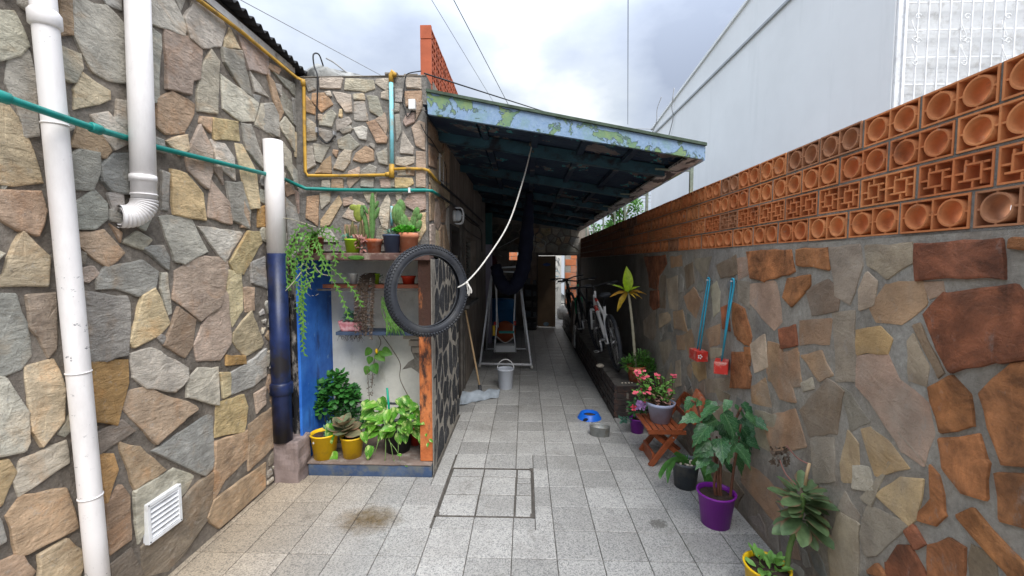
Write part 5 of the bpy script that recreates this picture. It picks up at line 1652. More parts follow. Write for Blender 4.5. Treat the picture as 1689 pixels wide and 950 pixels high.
# 3 terracotta pot, tall cactus
c0 = Vector(on_y(617.5, 417, 3.25)); c0.z = ZS
t_ = thing('tall_columnar_cactus', c0, 'tallest slim green column cactus, in a small terracotta pot on the top shelf', 'potted plant')
pot(t_, c0, .046, .064, .108, 'terra', rim=.028, lip=.004)
b = c0 + Vector((-.015, 0, .1)); cm = MB(); sp_ = MB()
for (x_, y_, z_, r_, h_, lx_) in ((0,0,0,.022,.36,.01),(-.035,.02,0,.016,.22,-.03),(.03,-.01,.16,.015,.09,.03),(-.03,.0,.2,.013,.07,-.03),(.03,0,.24,.014,.06,.02),(-.055,.01,.12,.012,.09,-.02),(-.075,0,.17,.013,.10,.0)):
    ribbed(cm, b+Vector((x_,y_,z_)), r_, h_, (lx_,0,0), 5, 20, 8, .35); spines(sp_, b+Vector((x_,y_,z_)), r_, h_, int(h_*500), (lx_,0,0), .008)
part(t_, 'stem', cm, 'cactus'); part(t_, 'spines', sp_, 'spine')
cm = MB(); 
for i in range(9):
    a = i*.75; cm.leaf(c0+Vector((-.05,-.04,.10)), (math.cos(a), -.5+.4*math.sin(a), .35*math.sin(a)+.1), (0,-.4,1), .045, .022)
part(t_, 'rosette', cm, 'pink_succ')
# 4 navy pot
c0 = Vector(on_y(646.5, 417, 3.22)); c0.z = ZS
t_ = thing('small_succulent', c0, 'low grey-green succulent in a slate blue pot on the top shelf', 'potted plant')
pot(t_, c0, .052, .066, .14, 'navy_pot', rim=.014)
cm = MB(); cluster(cm, c0+Vector((0,0,.15)), .045, 70, .026, .010, (1,1,.5)); part(t_, 'foliage', cm, 'blue_succ')
# 5 big terracotta
c0 = Vector(on_y(674, 416, 3.28)); c0.z = ZS
t_ = thing('barrel_cactus_pot', c0, 'clustered barrel cacti above bright clover in the largest terracotta pot on the top shelf', 'potted plant')
pot(t_, c0, .062, .080, .155, 'terra2', rim=.04, lip=.005)
b = c0 + Vector((0, .01, .15)); cm = MB(); sp_ = MB()
for (x_, y_, z_, r_, h_, lx_) in ((-.075,0,.06,.048,.17,-.01),(-.062,.02,.15,.034,.12,-.005),(-.03,0,.0,.045,.16,-.02),(.035,.02,.03,.03,.13,.01),(.045,.02,.11,.026,.10,.02),(.075,.01,.10,.018,.06,.02),(.0,.01,0,.04,.10,0),(.07,0,.02,.022,.09,.02)):
    ribbed(cm, b+Vector((x_,y_,z_)), r_, h_, (lx_,0,0), 12, 48, 10, .5); spines(sp_, b+Vector((x_,y_,z_)), r_, h_, int(h_*r_*60000), (lx_,0,0), .010)
part(t_, 'barrel', cm, 'cactus'); part(t_, 'spines', sp_, 'spine')
cm = MB(); cluster(cm, b+Vector((-.02,-.03,.02)), .09, 360, .020, .018, (1.1,.7,.38), up=.6, prof=(.4,1,1,.7,.2)); part(t_, 'clover', cm, 'leaf_clover')
# second shelf
c0 = Vector(on_y(583.5, 469, 3.36)); c0.z = z2
t_ = thing('white_pot', c0, 'small empty white plastic pot on the second shelf', 'pot')
pot(t_, c0, .024, .036, .088, 'white_plastic', False, lip=.003)
c0 = Vector(on_y(619, 469, 3.36)); c0.z = z2
t_ = thing('dried_trailing_plant', c0, 'lime pot on the second shelf with a long curtain of dried brown trailing stems', 'potted plant')
pot(t_, c0, .028, .036, .085, 'lime')
cm = MB(); sm2 = MB()
for i in range(46):
    x_ = rv(-.11, .045); e_ = Vector((c0.x+x_-.03, 3.25+rv(-.02,.03), z2-rv(.25,.42)))
    P = bez([c0+Vector((rv(-.04,.02), -.02, .09)), c0+Vector((x_*.7-.01, -.07, .05+rv(0,.02))), Vector((c0.x+x_-.02, 3.26, z2-.1)), e_], 7)
    sm2.tube(P, .0012, 4, cap=False)
    for p in P[6:]:
        for _ in range(2): cm.leaf(p, (rv(-1,1), rv(-1,.3), rv(-1,.2)), (0,-1,.3), .017, .009, (.4,1,.6,.05))
part(t_, 'stems', sm2, 'stem'); part(t_, 'dried_leaves', cm, 'dry')
cm = MB(); cluster(cm, c0+Vector((.03,-.01,.05)), .035, 25, .02, .012); part(t_, 'foliage', cm, 'leaf_dark')
c0 = Vector(on_y(674, 469, 3.36)); c0.z = z2
t_ = thing('red_pot', c0, 'squat red plastic pot on the second shelf behind the hanging tyre', 'pot')
pot(t_, c0, .042, .056, .066, 'red_pot')
c0 = Vector(on_y(580, 549, 3.47)); c0.z = z3
t_ = thing('pink_trough', c0, 'pink speckled trough with a blue-green rosette on the blue-grey third shelf', 'potted plant')
tm = MB().box(c0+Vector((-.10,-.05,.0)), c0+Vector((.10,.05,.075)))
tm.v = [v_ + (Vector((.03 if v_.x < c0.x else -.02, 0, 0)) if v_.z < c0.z+.01 else Vector((0,0,.012 if v_.x < c0.x else -.005))) for v_ in tm.v]
part(t_, 'pot', tm, 'pink_pot', bevel=.012)
cm = MB(); cluster(cm, c0+Vector((.0,-.02,.12)), .045, 80, .036, .024, (1,.8,1)); part(t_, 'rosette', cm, 'blue_succ')
cm = MB(); 
for _ in range(60): 
    p = c0+Vector((rv(-.09,.11), rv(-.06,-.05), rv(-.04,.01))); cm.tube([p, p+Vector((rv(-.03,.03),0,-rv(.02,.06)))], .0012, 4)
part(t_, 'roots', cm, 'dry')
c0 = on_y(648, 520, 3.4)
t_ = thing('rush_cactus', (c0.x, c0.y, z3), 'green tangle of thin-stemmed rush cactus hanging behind the tyre', 'plant')
cm = MB()
for _ in range(70):
    p = on_y(rv(628,655), rv(488,505), 3.34); e_ = on_y(rv(635,668), rv(525,556), 3.3)
    cm.tube(bez([p, (p+e_)/2+Vector((rv(-.04,.04),-.02,rv(0,.03))), e_], 5), .0022, 5)
part(t_, 'stems', cm, 'leaf_zigzag')
# heart leaves hanging
t_ = thing('hanging_heart_vine', on_y(618, 600, 3.5), 'vine with heart-shaped leaves hanging before the white plaster in the niche', 'plant')
hm = leafme('leaf', .085, .075, 'heart', HEART, .2, .25)
for (u, v, dx, dz, s_) in ((622,582,.6,-.5,1.15),(612,575,-.7,-.8,.9),(630,578,.9,-.25,1.15),(616,600,.3,-.6,1.1),(608,604,-.3,-.9,.9),(612,588,-.3,-1,.8)):
    inst(t_, 'leaf', hm, on_y(u, v, 3.5), basis((dx, -.35, dz), (0, -1, .35)), s_)
cm = MB().tube(bez([on_y(623,552,3.5), on_y(628,566,3.5), on_y(618,590,3.5), on_y(613,640,3.5)], 8), .003, 6).tube(bez([on_y(630,552,3.5), on_y(648,578,3.5), on_y(660,600,3.5), on_y(660,625,3.5), on_y(674,655,3.45)], 8), .003, 6).tube(bez([on_y(606,607,3.5), on_y(608,640,3.5), on_y(612,690,3.48)], 8), .002, 6)
part(t_, 'stem', cm, 'stem')
cm = MB()
for i in range(60):
    p = on_y(rv(606,617), rv(608,655), 3.49); cm.leaf(p, (rv(-1,1),-.4,rv(-.6,.6)), (0,-1,.3), .014, .008, (.4,1,.6,.05))
part(t_, 'leaflets', cm, 'dry')
part(t_, 'bud', MB().ball(on_y(621,579,3.47), .016, 10, 8, (.8,.8,1.4)), 'yellow_pot')

# ledge plants
ZL = .1005
c0 = Vector((-1.578, 3.20, ZL))
t_ = thing('yellow_pot_sprout', c0, 'yellow plastic pot with bare soil and a small blue-green sprout, left on the niche plinth', 'potted plant')
pot(t_, c0, .080, .104, .195, 'yellow_pot', rim=.012, lip=.005)
cm = MB(); cluster(cm, c0+Vector((.03,.02,.21)), .035, 40, .04, .02, (1,1,1)); part(t_, 'sprout', cm, 'blue_succ')
part(t_, 'sticker', MB().obox(c0+Vector((-.045,-.086,.145)), .014, .003, .014, Matrix.Rotation(R(-25),3,'Z')), 'white_plastic')
c0b = Vector(on_y(582, 768, 3.22)); c0b.z = ZL
t_ = thing('yellow_pot_rosette', c0b, 'yellow plastic pot with a broad pinkish-green succulent rosette, beside the sprout pot', 'potted plant')
pot(t_, c0b, .068, .088, .165, 'yellow_pot', rim=.012, lip=.005)
rm = leafme('leaf', .15, .115, 'rosette', SPOON, .18, -.12)
for i in range(14):
    a = i * 2.4; e_ = .1 + i*.075
    inst(t_, 'leaf', rm, c0b + Vector((-.055, -.02, .20 + .005*i)), basis((math.cos(a), math.sin(a)*.8-.25, e_-.25), (0, -.3, 1)), (1.0 - .03*i))
part(t_, 'stem', MB().tube([c0b+Vector((-.01,0,.13)), c0b+Vector((-.05,-.01,.22))], .012, 8), 'stem_green')
# bushy green
cB = on_y(552, 655, 3.42)
t_ = thing('bushy_green_plant', (cB.x, cB.y, ZL), 'rounded bush of small fresh green leaves against the blue niche side', 'plant')
cm = MB(); 
for (u, v, r_, n_) in ((545,655,.085,120),(563,640,.075,90),(528,640,.07,80),(517,662,.06,60),(550,625,.06,60),(562,618,.035,30),(532,672,.06,60),(512,645,.03,20),(580,655,.05,40)): cluster(cm, on_y(u, v, 3.36+rv(-.05,.03)), r_, n_, .042, .038, (1,.7,.9), up=.3, prof=(.5,1,1,.8,.3))
part(t_, 'foliage', cm, 'leaf_mint')
cm = MB()
for (u, v, r_, n_) in ((572,660,.09,240),(580,648,.07,180),(565,685,.10,220),(590,690,.08,160)): cluster(cm, on_y(u, v, 3.42), r_, n_, .028, .024, (1,.7,1), up=.3, prof=(.5,1,1,.8,.3))
part(t_, 'lower_foliage', cm, 'leaf_dark')
cm = MB()
for _ in range(14): cm.tube(bez([Vector((cB.x+rv(-.03,.05), 3.45, ZL)), Vector((cB.x+rv(-.1,.1), 3.43, .35)), on_y(rv(525,590), rv(630,690), 3.4)], 6), .003, 5)
part(t_, 'stems', cm, 'stem_green')
# pothos
c0 = Vector(on_y(657, 760, 3.34)); c0.z = ZL
t_ = thing('variegated_pothos', c0, 'lush variegated pothos in a black pot at the right of the niche plinth', 'potted plant')
pot(t_, c0, .095, .125, .21, 'black_pot', rim=.03, lip=.006)
pm_ = [leafme('leaf', .115, .080, 'pothos', HEART, .22, .28, .02), leafme('leaf', .105, .068, 'pothos', LANCE, .25, .35, .015)]
random.seed(21)
for i in range(74):
    u, v = rv(606, 704), rv(655, 712)
    while ((u-657)/50)**2 + ((v-688)/34)**2 > 1: u, v = rv(606, 704), rv(655, 712)
    Y = 3.30 - .14*math.cos((u-657)/50*1.4) * rv(.4, 1)
    a = rv(-.4,.4) + (u-657)/50*1.2
    inst(t_, 'leaf', random.choice(pm_), on_y(u, v, Y), basis((math.sin(a)*1.0+rv(-.5,.5), rv(-.9,-.2), rv(-.9,.35)), (rv(-.3,.3), -.8, .9)), rv(.65, 1.1))
for (u, v, s_) in ((612,735,.9),(600,712,.8),(698,715,.9),(545,706,1.0),(551,744,.9),(498,742,.9),(544,698,.9),(606,672,.9),(628,655,1.0),(602,660,1),(611,680,.9),(668,652,1),(690,690,1)):
    inst(t_, 'leaf', pm_[0], on_y(u, v, 3.17 if v > 690 else 3.3), basis((rv(-.4,.4), -.4, -rv(.5,1)), (0, -1, .3)), s_)
vm = MB()
for pp in ([(640,720),(645,735),(650,760),(662,778),(668,788)], [(628,715),(622,735),(618,748)], [(636,722),(636,745),(634,768)], [(640,725),(655,745),(660,760)], [(690,715),(700,722),(708,728)], [(655,700),(657,735),(656,752)]):
    vm.tube(bez([on_y(u, v, 3.14 if v > 725 else 3.19) for u, v in pp], 7), .0028, 6)
part(t_, 'vine', vm, 'stem_green')
sl2 = leafme('leaf', .04, .022, 'pothos', LANCE, .2, .2)
for (u, v) in ((663,750),(668,764),(668,786),(708,724),(703,715),(706,730),(664,775)): inst(t_, 'leaf', sl2, on_y(u, v, 3.12), basis((rv(-1,1), -.4, rv(-.8,.3)), (0,-1,.4)))
solo('support_stake', MB().tube([on_y(644, 700, 3.25), on_y(638.5, 640, 3.25)], .0085, 10), 'green_stick', on_y(644, 700, 3.25), 'bright green plastic stake standing in the pothos', 'stake')
c0 = Vector(on_y(686, 742, 3.45)); c0.z = ZL
t_ = thing('hidden_red_pot', c0, 'small red pot half hidden between the black pot and the orange pillar', 'pot')
pot(t_, c0, .04, .055, .12, 'red_pot')

# ================================================================== TYRE AND ROPE
tc_ = on_y(707, 479.5, 2.93)
t_ = thing('hanging_tyre', tc_, 'large black motorcycle tyre hung on the corner of the plant niche', 'tyre')
ROTT = Matrix.Rotation(R(43), 3, 'Z')      # plane of the tyre turned from the wall
Rm, rm_ = .281, .034
vs = []; fs = []; n = 96; m = 18
for i in range(n):
    a = 2*PI*i/n
    for j in range(m):
        b = 2*PI*j/m
        # open inside: profile is a horseshoe
        bb = -2.45 + 4.9 * j / (m - 1)
        r_ = Rm + rm_*1.08*math.cos(bb); y_ = rm_*.98*math.sin(bb)
        vs.append(tc_ + ROTT @ Vector((r_*math.cos(a), y_, r_*math.sin(a))))
for i in range(n):
    for j in range(m-1): fs.append((i*m+j, i*m+j+1, ((i+1)%n)*m+j+1, ((i+1)%n)*m+j))
part(t_, 'casing', MB().add(vs, fs, True), 'black_rubber')
tm = MB()
for i in range(84):
    a = 2*PI*i/84
    for row, bb in enumerate((-.98, -.5, 0, .5, .98)):
        aa = a + (PI/84 if row % 2 else 0)
        r_ = Rm + (rm_*1.08+.0015)*math.cos(bb); y_ = (rm_*.98+.0015)*math.sin(bb)
        er = Vector((math.cos(aa), 0, math.sin(aa))); et = Vector((-math.sin(aa), 0, math.cos(aa))); ey = Vector((0, 1, 0))
        nn = (er*math.cos(bb) + ey*math.sin(bb)); tt = (ey*math.cos(bb) - er*math.sin(bb))
        mt = ROTT @ Matrix((et, tt, nn)).transposed()
        tm.obox(tc_ + ROTT @ (er*r_ + ey*y_), .0130, .0120, .013, mt)
part(t_, 'tread', tm, 'black_rubber', kind='stuff')
bd = MB()
for sg in (-1, 1):
    bb = sg*2.45; bd.tube([tc_ + ROTT @ Vector(((Rm+rm_*1.08*math.cos(bb))*math.cos(a), rm_*.98*math.sin(bb), (Rm+rm_*1.08*math.cos(bb))*math.sin(a))) for a in [2*PI*i/72 for i in range(72)]], .0045, 8, closed=True)
part(t_, 'bead', bd, 'black_rubber')
hk = on_y(877, 241, 3.84); rp = on_y(757, 470, 2.95)
rt = thing('rope', hk, 'pale rope sagging from the canopy beam down to the hanging tyre', 'rope')
rp_ = bez([hk, on_y(862, 300, 3.65), on_y(838, 370, 3.4), on_y(800, 430, 3.1), on_y(772, 463, 2.93), on_y(756, 474, 2.87)], 60)
for s_ in range(3):
    part(rt, 'strand', MB().tube([p + Vector((.0032*math.cos(i*.55 + s_*2.094), .0032*math.sin(i*.55 + s_*2.094), 0)) for i, p in enumerate(rp_)], .0036, 6), 'rope')
part(rt, 'knot', MB().ball(on_y(770, 467, 2.90), .012, 8, 6).tube(bez([on_y(770, 467, 2.9), on_y(775, 476, 2.89), on_y(773, 488, 2.9)], 5), .006, 6).tube(bez([on_y(771, 467, 2.9), on_y(777, 478, 2.9), on_y(777, 484, 2.9)], 5), .006, 6).tube(bez([on_y(770, 468, 2.9), on_y(772, 480, 2.9), on_y(771, 485, 2.9)], 5), .005, 6), 'rope')
part(rt, 'hook', MB().ball(on_y(876, 238, 3.84), .02, 8, 6).ball(on_y(879, 250, 3.83), .010, 8, 6), 'old_wood')

# ================================================================== PASSAGE THINGS
# swing frame
sw = thing('swing_frame', (-.35, 7, 0), 'white tubular baby swing frame standing in the covered passage', 'swing')
def gz_(u, v): return on_z(u, v, .012)
FL, FR = gz_(791, 606), gz_(877, 608)
BL, BR = gz_(802, 578), gz_(869, 578)
AL, AR = on_y(812, 440, 7.05), on_y(855, 440, 7.05)
def tb(par, nm, pts, r=.016, mat='white_metal'): return part(par, nm, MB().tube(pts, r, 10), mat)
tb(sw, 'leg', [FL, AL]); tb(sw, 'leg', [FR, AR]); tb(sw, 'leg', [BL, AL+Vector((0,.05,0))]); tb(sw, 'leg', [BR, AR+Vector((0,.05,0))])
tb(sw, 'crossbar', [on_y(826, 441, 7.05), on_y(854, 440, 7.05)], .018); tb(sw, 'crossbar', [on_y(826, 448, 6.95), on_y(853, 449, 6.95)], .012)
tb(sw, 'crossbar', [AL, AR], .015, 'black_metal')
tb(sw, 'base_bar', [FL+Vector((0,0,.06)), FR+Vector((0,0,.06))], .018); tb(sw, 'base_bar', [BL+Vector((0,0,.03)), BR+Vector((0,0,.03))], .014)
for p_ in (FL, FR): part(sw, 'foot', MB().tube([p_, p_+Vector((0,0,.05))], .021, 10), 'rope')
se = part(sw, 'seat', MB().box(on_y(817, 570, 6.9), on_y(851, 577, 7.1)), 'white_plastic', bevel=.008)
tb(sw, 'hanger', [on_y(813, 443, 6.95), on_y(819, 480, 6.95), on_y(819, 540, 6.9), on_y(815, 581, 6.9)], .012)
tb(sw, 'hanger', [on_y(850, 480, 6.95), on_y(847, 545, 6.9), on_y(851, 581, 6.9)], .012); tb(sw, 'hanger', [on_y(815, 445, 7.1), on_y(822, 540, 7.1)], .010)
tb(sw, 'strap', bez([on_y(817, 553, 6.85), on_y(833, 565, 6.8), on_y(848, 556, 6.85)], 6), .006, 'rope')
part(sw, 'belt', MB().box(on_y(823, 546, 6.83), on_y(848, 549.5, 6.86)), 'teal_pipe')
part(sw, 'clamp', MB().box(on_y(812.5, 537, 6.84), on_y(817, 553, 6.88)), 'yellow_pot', bevel=.004)
part(sw, 'clamp', MB().box(on_y(847, 530, 6.84), on_y(851, 536, 6.88)).box(on_y(814.5, 531, 6.84), on_y(818.5, 536, 6.88)), 'red_block', bevel=.004)
bx = thing('blue_drum', on_z(828, 566, 0), 'faded blue plastic barrel standing behind the swing frame', 'barrel')
cbx = on_y(828, 530, 9.0); part(bx, 'body', MB().lathe([(.25,0),(.29,.05),(.29,.30),(.30,.32),(.29,.34),(.29,.62),(.30,.64),(.29,.66),(.28,.82),(.24,.85),(.02,.85)], (cbx.x,9.0,0), 24), 'blue_box')
solo('ball', MB().ball(on_y(833, 547, 8.2), .21, 20, 14), 'orange_ball', on_y(833, 547, 8.2), 'dull orange ball behind the swing seat', 'ball')
# dark hanging hammock
hmk = thing('hanging_hammock', on_y(862, 400, 6.4), 'dark navy hammock hanging rolled from the canopy over the swing frame', 'hammock')
hp = [on_y(874, 318, 6.2), on_y(871, 360, 6.2), on_y(867, 410, 6.3), on_y(862, 445, 6.3), on_y(850, 470, 6.3), on_y(836, 474, 6.3), on_y(824, 462, 6.3), on_y(818, 440, 6.4)]
P = bez(hp, 8); part(hmk, 'cloth', MB().tube(P, [.05+.06*min(1, i/14)*(1-.45*max(0,(i-len(P)*.72)/(len(P)*.28))) + .006*math.sin(i*1.7) for i in range(len(P))], 14), 'navy_cloth')
part(hmk, 'cord', MB().tube([on_y(876, 300, 6.2), hp[0]], .012, 6), 'cable')
# dark furniture at the back left
cab = thing('dark_cabinet', (-.25, 10.2, 0), 'dark shelving unit cluttered with boxes just left of the brown door', 'cabinet')
part(cab, 'carcass', MB().box((-.02, 10.1, 0), (.26, 10.13, 1.1)).box((-.04, 10.13, 0), (-.02, 10.5, 1.1)).box((.26, 10.13, 0), (.28, 10.5, 1.1)), 'dark_wood')
for z_ in (.05, .3, .55, .8, 1.08): part(cab, 'shelf', MB().box((-.02, 9.95, z_), (.27, 10.1, z_+.02)), 'dark_wood')
for z_, mm in ((.07,'black_metal'),(.32,'grey_pot'),(.57,'old_wood'),(.82,'grey_pot'),(1.10,'black_metal')):
    part(cab, 'box', MB().box((.0, 9.97, z_), (.11+rv(0,.05), 10.09, z_+.15)), mm, bevel=.008)
    part(cab, 'box', MB().box((.18, 9.99, z_), (.26, 10.09, z_+.11)), mm, bevel=.008)
tbw = thing('work_table', (-1.0, 10.1, 0), 'dark table with piled clutter behind the barrel', 'table')
part(tbw, 'tabletop', MB().box((-1.7, 9.8, .78), (-.3, 10.5, .82)), 'dark_wood')
for x_ in (-1.65, -.36): part(tbw, 'leg', MB().box((x_, 9.85, 0), (x_+.05, 9.9, .78)), 'dark_wood'); 
solo('clutter_box', MB().box((-.75, 9.9, .822), (-.35, 10.3, 1.15)), 'old_wood', (-.55, 10.1, .822), 'dark wooden crate on the table at the passage end', 'crate', bevel=.01)
solo('red_bag', MB().ball((-.68, 8.95, 1.62), .11, 12, 8, (.7,.6,1.4)), simple('dark_red_cloth', (.10,.015,.02), .9, .3, 10, .3), (-.68, 8.95, 1.62), 'dark red bag hanging by the painted column', 'bag')
rk = thing('wire_rack', on_y(880, 395, 9.5), 'bent metal rod rack fixed high under the canopy left of the doorway', 'rack')
part(rk, 'rod', MB().tube(bez([on_y(878, 388, 9.6), on_y(895, 396, 9.5), on_y(900, 401, 9.5), on_y(894, 411, 9.5), on_y(880, 403, 9.5)], 5), .009, 6), 'pipe_steel')
part(rk, 'rod', MB().tube([on_y(820, 410, 9.0), on_y(855, 392, 9.4)], .007, 6), 'pipe_steel')
part(rk, 'rod', MB().tube([on_y(816, 430, 9.0), on_y(824, 433, 9.2)], .008, 6).tube([on_y(822, 420, 9.0), on_y(828, 423, 9.2)], .006, 6), 'pipe_steel')

# bucket, mop
c0 = on_z(833.5, 642, 0); c0.y += .05
t_ = thing('bucket', c0, 'translucent white bucket with raised handle on the passage floor', 'bucket')
part(t_, 'body', MB().lathe([(.085,0),(.088,.005),(.104,.24),(.112,.245),(.112,.262),(.104,.262),(.099,.245),(.083,.01)], c0, 32), 'bucket')
part(t_, 'handle', MB().tube([c0+Vector((.108*math.cos(a), .03, .245+.125*math.sin(a))) for a in [PI*i/18 for i in range(19)]], .0055, 8), 'white_plastic')
t_ = thing('floor_squeegee', on_z(792, 655, 0), 'wooden-handled floor squeegee leaning on the passage wall with a wet grey rag over it', 'mop')
b0 = on_z(793, 647, .05)
part(t_, 'pole', MB().tube([b0, on_x(768, 512, XS+.04)], .012, 10), 'broom_wood')
part(t_, 'socket', MB().tube([b0-Vector((0,0,.03)), b0+(on_x(768,512,XS+.04)-b0).normalized()*.09], [.028,.02], 10), 'black_rubber')
part(t_, 'blade', MB().bar(on_z(768, 656, .02), on_z(818, 648, .02), .02, .03), 'black_rubber')
rg = MB(); nxr, nyr = 26, 12; vs = []
A, B = on_z(760, 664, 0), on_z(824, 651, 0)
for i in range(nxr+1):
    for j in range(nyr+1):
        s_, t2 = i/nxr, j/nyr
        p = A.lerp(B, s_) + Vector((0, -.13+.42*t2*(1-.35*s_), 0))
        z_ = .014 + .085*math.exp(-((t2-.5)/.22)**2)*(1-.3*s_) + .012*noise.noise(Vector((s_*7, t2*5, 0))) + .012*math.sin(s_*17+t2*2)*max(0,.8-abs(t2-.5))
        vs.append(p + Vector((noise.noise(Vector((s_*4,t2*3,5)))*.03, noise.noise(Vector((s_*5,t2*3,9)))*.04, max(z_, .008))))
rg.add(vs, [(i*(nyr+1)+j, (i+1)*(nyr+1)+j, (i+1)*(nyr+1)+j+1, i*(nyr+1)+j+1) for i in range(nxr) for j in range(nyr)], True)
part(t_, 'rag', rg, 'rag')
# dog bowls
c0 = on_z(975, 696, .0045); c0.y += .12
t_ = thing('blue_bowl', c0, 'bright blue plastic pet bowl on the tiles', 'bowl')
part(t_, 'body', MB().lathe([(.125,0),(.118,.012),(.095,.052),(.090,.056),(.082,.054),(.062,.016),(.001,.012)], c0, 36, cap_bottom=False), 'blue_plastic')
part(t_, 'kibble', MB().lathe([(.068,.028),(.03,.032),(.001,.033)], c0, 16), 'stem')
part(t_, 'foot_notch', MB().ball(c0+Vector((-.05,-.103,.012)), .03, 12, 8, (1,.35,.7)), 'navy_cloth')
c0 = on_z(991, 722, .0045); c0.y += .06
t_ = thing('oval_tin', c0, 'dull oval metal tin beside the blue bowl', 'tin')
RT = Matrix.Rotation(R(-12), 3, 'Z')
part(t_, 'body', MB().lathe([(.068,0),(.070,.003),(.074,.085),(.077,.088),(.074,.091),(.070,.085),(.066,.006),(.001,.005)], c0, 32, 1.28, .80, RT), 'tin')

# ================================================================== BICYCLES
def bicycle(loc, heading, lean, frame_m, accent, label, group=None, steer=0, wheel_r=.335, white_stays=True, text=None):
    t_ = thing('bicycle', loc, label, 'bicycle')
    Hm = Matrix.Rotation(R(heading), 3, 'Z') @ Matrix.Rotation(R(lean), 3, 'X')
    loc = Vector(loc)
    W_ = lambda x, y, z: loc + Hm @ Vector((x, y, z))
    r = wheel_r; wb = 1.06
    rear, frontw = (0, 0, r), (wb, 0, r)
    S = Matrix.Rotation(R(steer), 3, 'Z')
    piv = Vector((wb - .08, 0, 0))
    def F(x, y, z): q_ = piv + S @ (Vector((x, y, z)) - piv); return W_(q_.x, q_.y, q_.z)
    for T_, cx in ((W_, 0), (F, wb)):
        wl = part(t_, 'wheel', MB().tube([T_(cx + .02*0, -.03, r), T_(cx, .03, r)], .02, 10), 'pipe_steel')
        n = 56
        part(wl, 'tyre', MB().tube([T_(cx + (r-.022)*math.cos(a), 0, r + (r-.022)*math.sin(a)) for a in [2*PI*i/n for i in range(n)]], .024, 10, closed=True), 'black_rubber')
        part(wl, 'rim', MB().tube([T_(cx + (r-.052)*math.cos(a), 0, r + (r-.052)*math.sin(a)) for a in [2*PI*i/n for i in range(n)]], .011, 6, closed=True), 'black_metal')
        sp_ = MB()
        for i in range(28):
            a = 2*PI*i/28; b = a + (.9 if i % 2 else -.9); sd_ = .025 if i % 4 < 2 else -.025
            sp_.tube([T_(cx + .018*math.cos(b), sd_, r + .018*math.sin(b)), T_(cx + (r-.055)*math.cos(a), 0, r + (r-.055)*math.sin(a))], .0013, 4, cap=False)
        part(wl, 'spokes', sp_, 'pipe_steel')
    bb = (.44, 0, .29); st_ = (.28, 0, .74); ht = (.90, 0, .80); hb_ = (.94, 0, .68)
    fr = MB().tube([W_(*bb), W_(*hb_)], .024, 12).tube([W_(.33,0,.60), W_(*ht)], .018, 12).tube([W_(*bb), W_(*st_)], .017, 12).tube([W_(hb_[0]+.01,0,hb_[2]-.03), W_(ht[0]-.01,0,ht[2]+.03)], .024, 12)
    part(t_, 'frame', fr, frame_m)
    stm = MB()
    for s_ in (-1, 1):
        stm.tube(bez([W_(0,.065*s_,r), W_(.10,.06*s_,.48), W_(.25,.03*s_,.60), W_(.33,.015*s_,.63)], 5), .009, 8)
        stm.tube([W_(0,.065*s_,r), W_(.2,.055*s_,.29), W_(bb[0],.03*s_,bb[2])], .010, 8)
    part(t_, 'stays', stm, frame_m)
    fk = MB()
    for s_ in (-1, 1): fk.tube([F(wb,.06*s_,r), F(wb-.06,.06*s_,.62)], .016, 10)
    fk.tube([F(wb-.06,-.065,.62), F(wb-.06,.065,.62)], .02, 10).tube([F(wb-.06,0,.62), F(.88,0,.88)], .016, 10)
    part(t_, 'fork', fk, accent)
    part(t_, 'stem', MB().tube([F(.89,0,.86), F(.93,0,.92), F(.97,0,.94)], .016, 8), 'black_metal')
    hbm = MB().tube(bez([F(.90,-.33,.97), F(.95,-.16,.965), F(.97,0,.94), F(.95,.16,.965), F(.90,.33,.97)], 6), .0125, 8)
    hb2 = part(t_, 'handlebar', hbm, 'black_metal')
    for s_ in (-1, 1):
        part(hb2, 'grip', MB().tube([F(.895,.35*s_,.97), F(.915,.24*s_,.968)], .017, 10), 'black_rubber')
        part(hb2, 'brake_lever', MB().tube([F(.95,.20*s_,.955), F(.97,.26*s_,.94), F(.955,.32*s_,.93)], .006, 6), 'pipe_steel')
    part(t_, 'seat_post', MB().tube([W_(.285,0,.72), W_(.25,0,.87)], .013, 8), 'black_metal')
    sd2 = MB(); vs = []
    for i, (x, w_, z_) in enumerate(((.10,.05,.89),(.12,.075,.905),(.18,.075,.91),(.25,.045,.90),(.33,.022,.90),(.38,.015,.89))):
        for (yy, zz) in ((-1,-.02),(-.8,.0),(0,.008),(.8,0),(1,-.02),(0,-.035)): vs.append(W_(x, yy*w_, z_+zz))
    fs = [(6*i+j, 6*i+(j+1)%6, 6*i+6+(j+1)%6, 6*i+6+j) for i in range(5) for j in range(6)] + [(0,1,2,3,4,5)[::-1], (30,31,32,33,34,35)]
    sd2.add(vs, fs, True); part(t_, 'saddle', sd2, 'black_rubber')
    cr = part(t_, 'crank', MB().tube([W_(bb[0],-.09,bb[2]), W_(bb[0],.09,bb[2])], .018, 8).bar(W_(bb[0],.085,bb[2]), W_(bb[0]-.12,.095,bb[2]-.11), .02, .012).bar(W_(bb[0],-.085,bb[2]), W_(bb[0]+.12,-.095,bb[2]+.11), .02, .012), 'pipe_steel')
    part(cr, 'chainring', MB().tube([W_(bb[0]+.09*math.cos(a), -.06, bb[2]+.09*math.sin(a)) for a in [2*PI*i/28 for i in range(28)]], .006, 6, closed=True), 'black_metal')
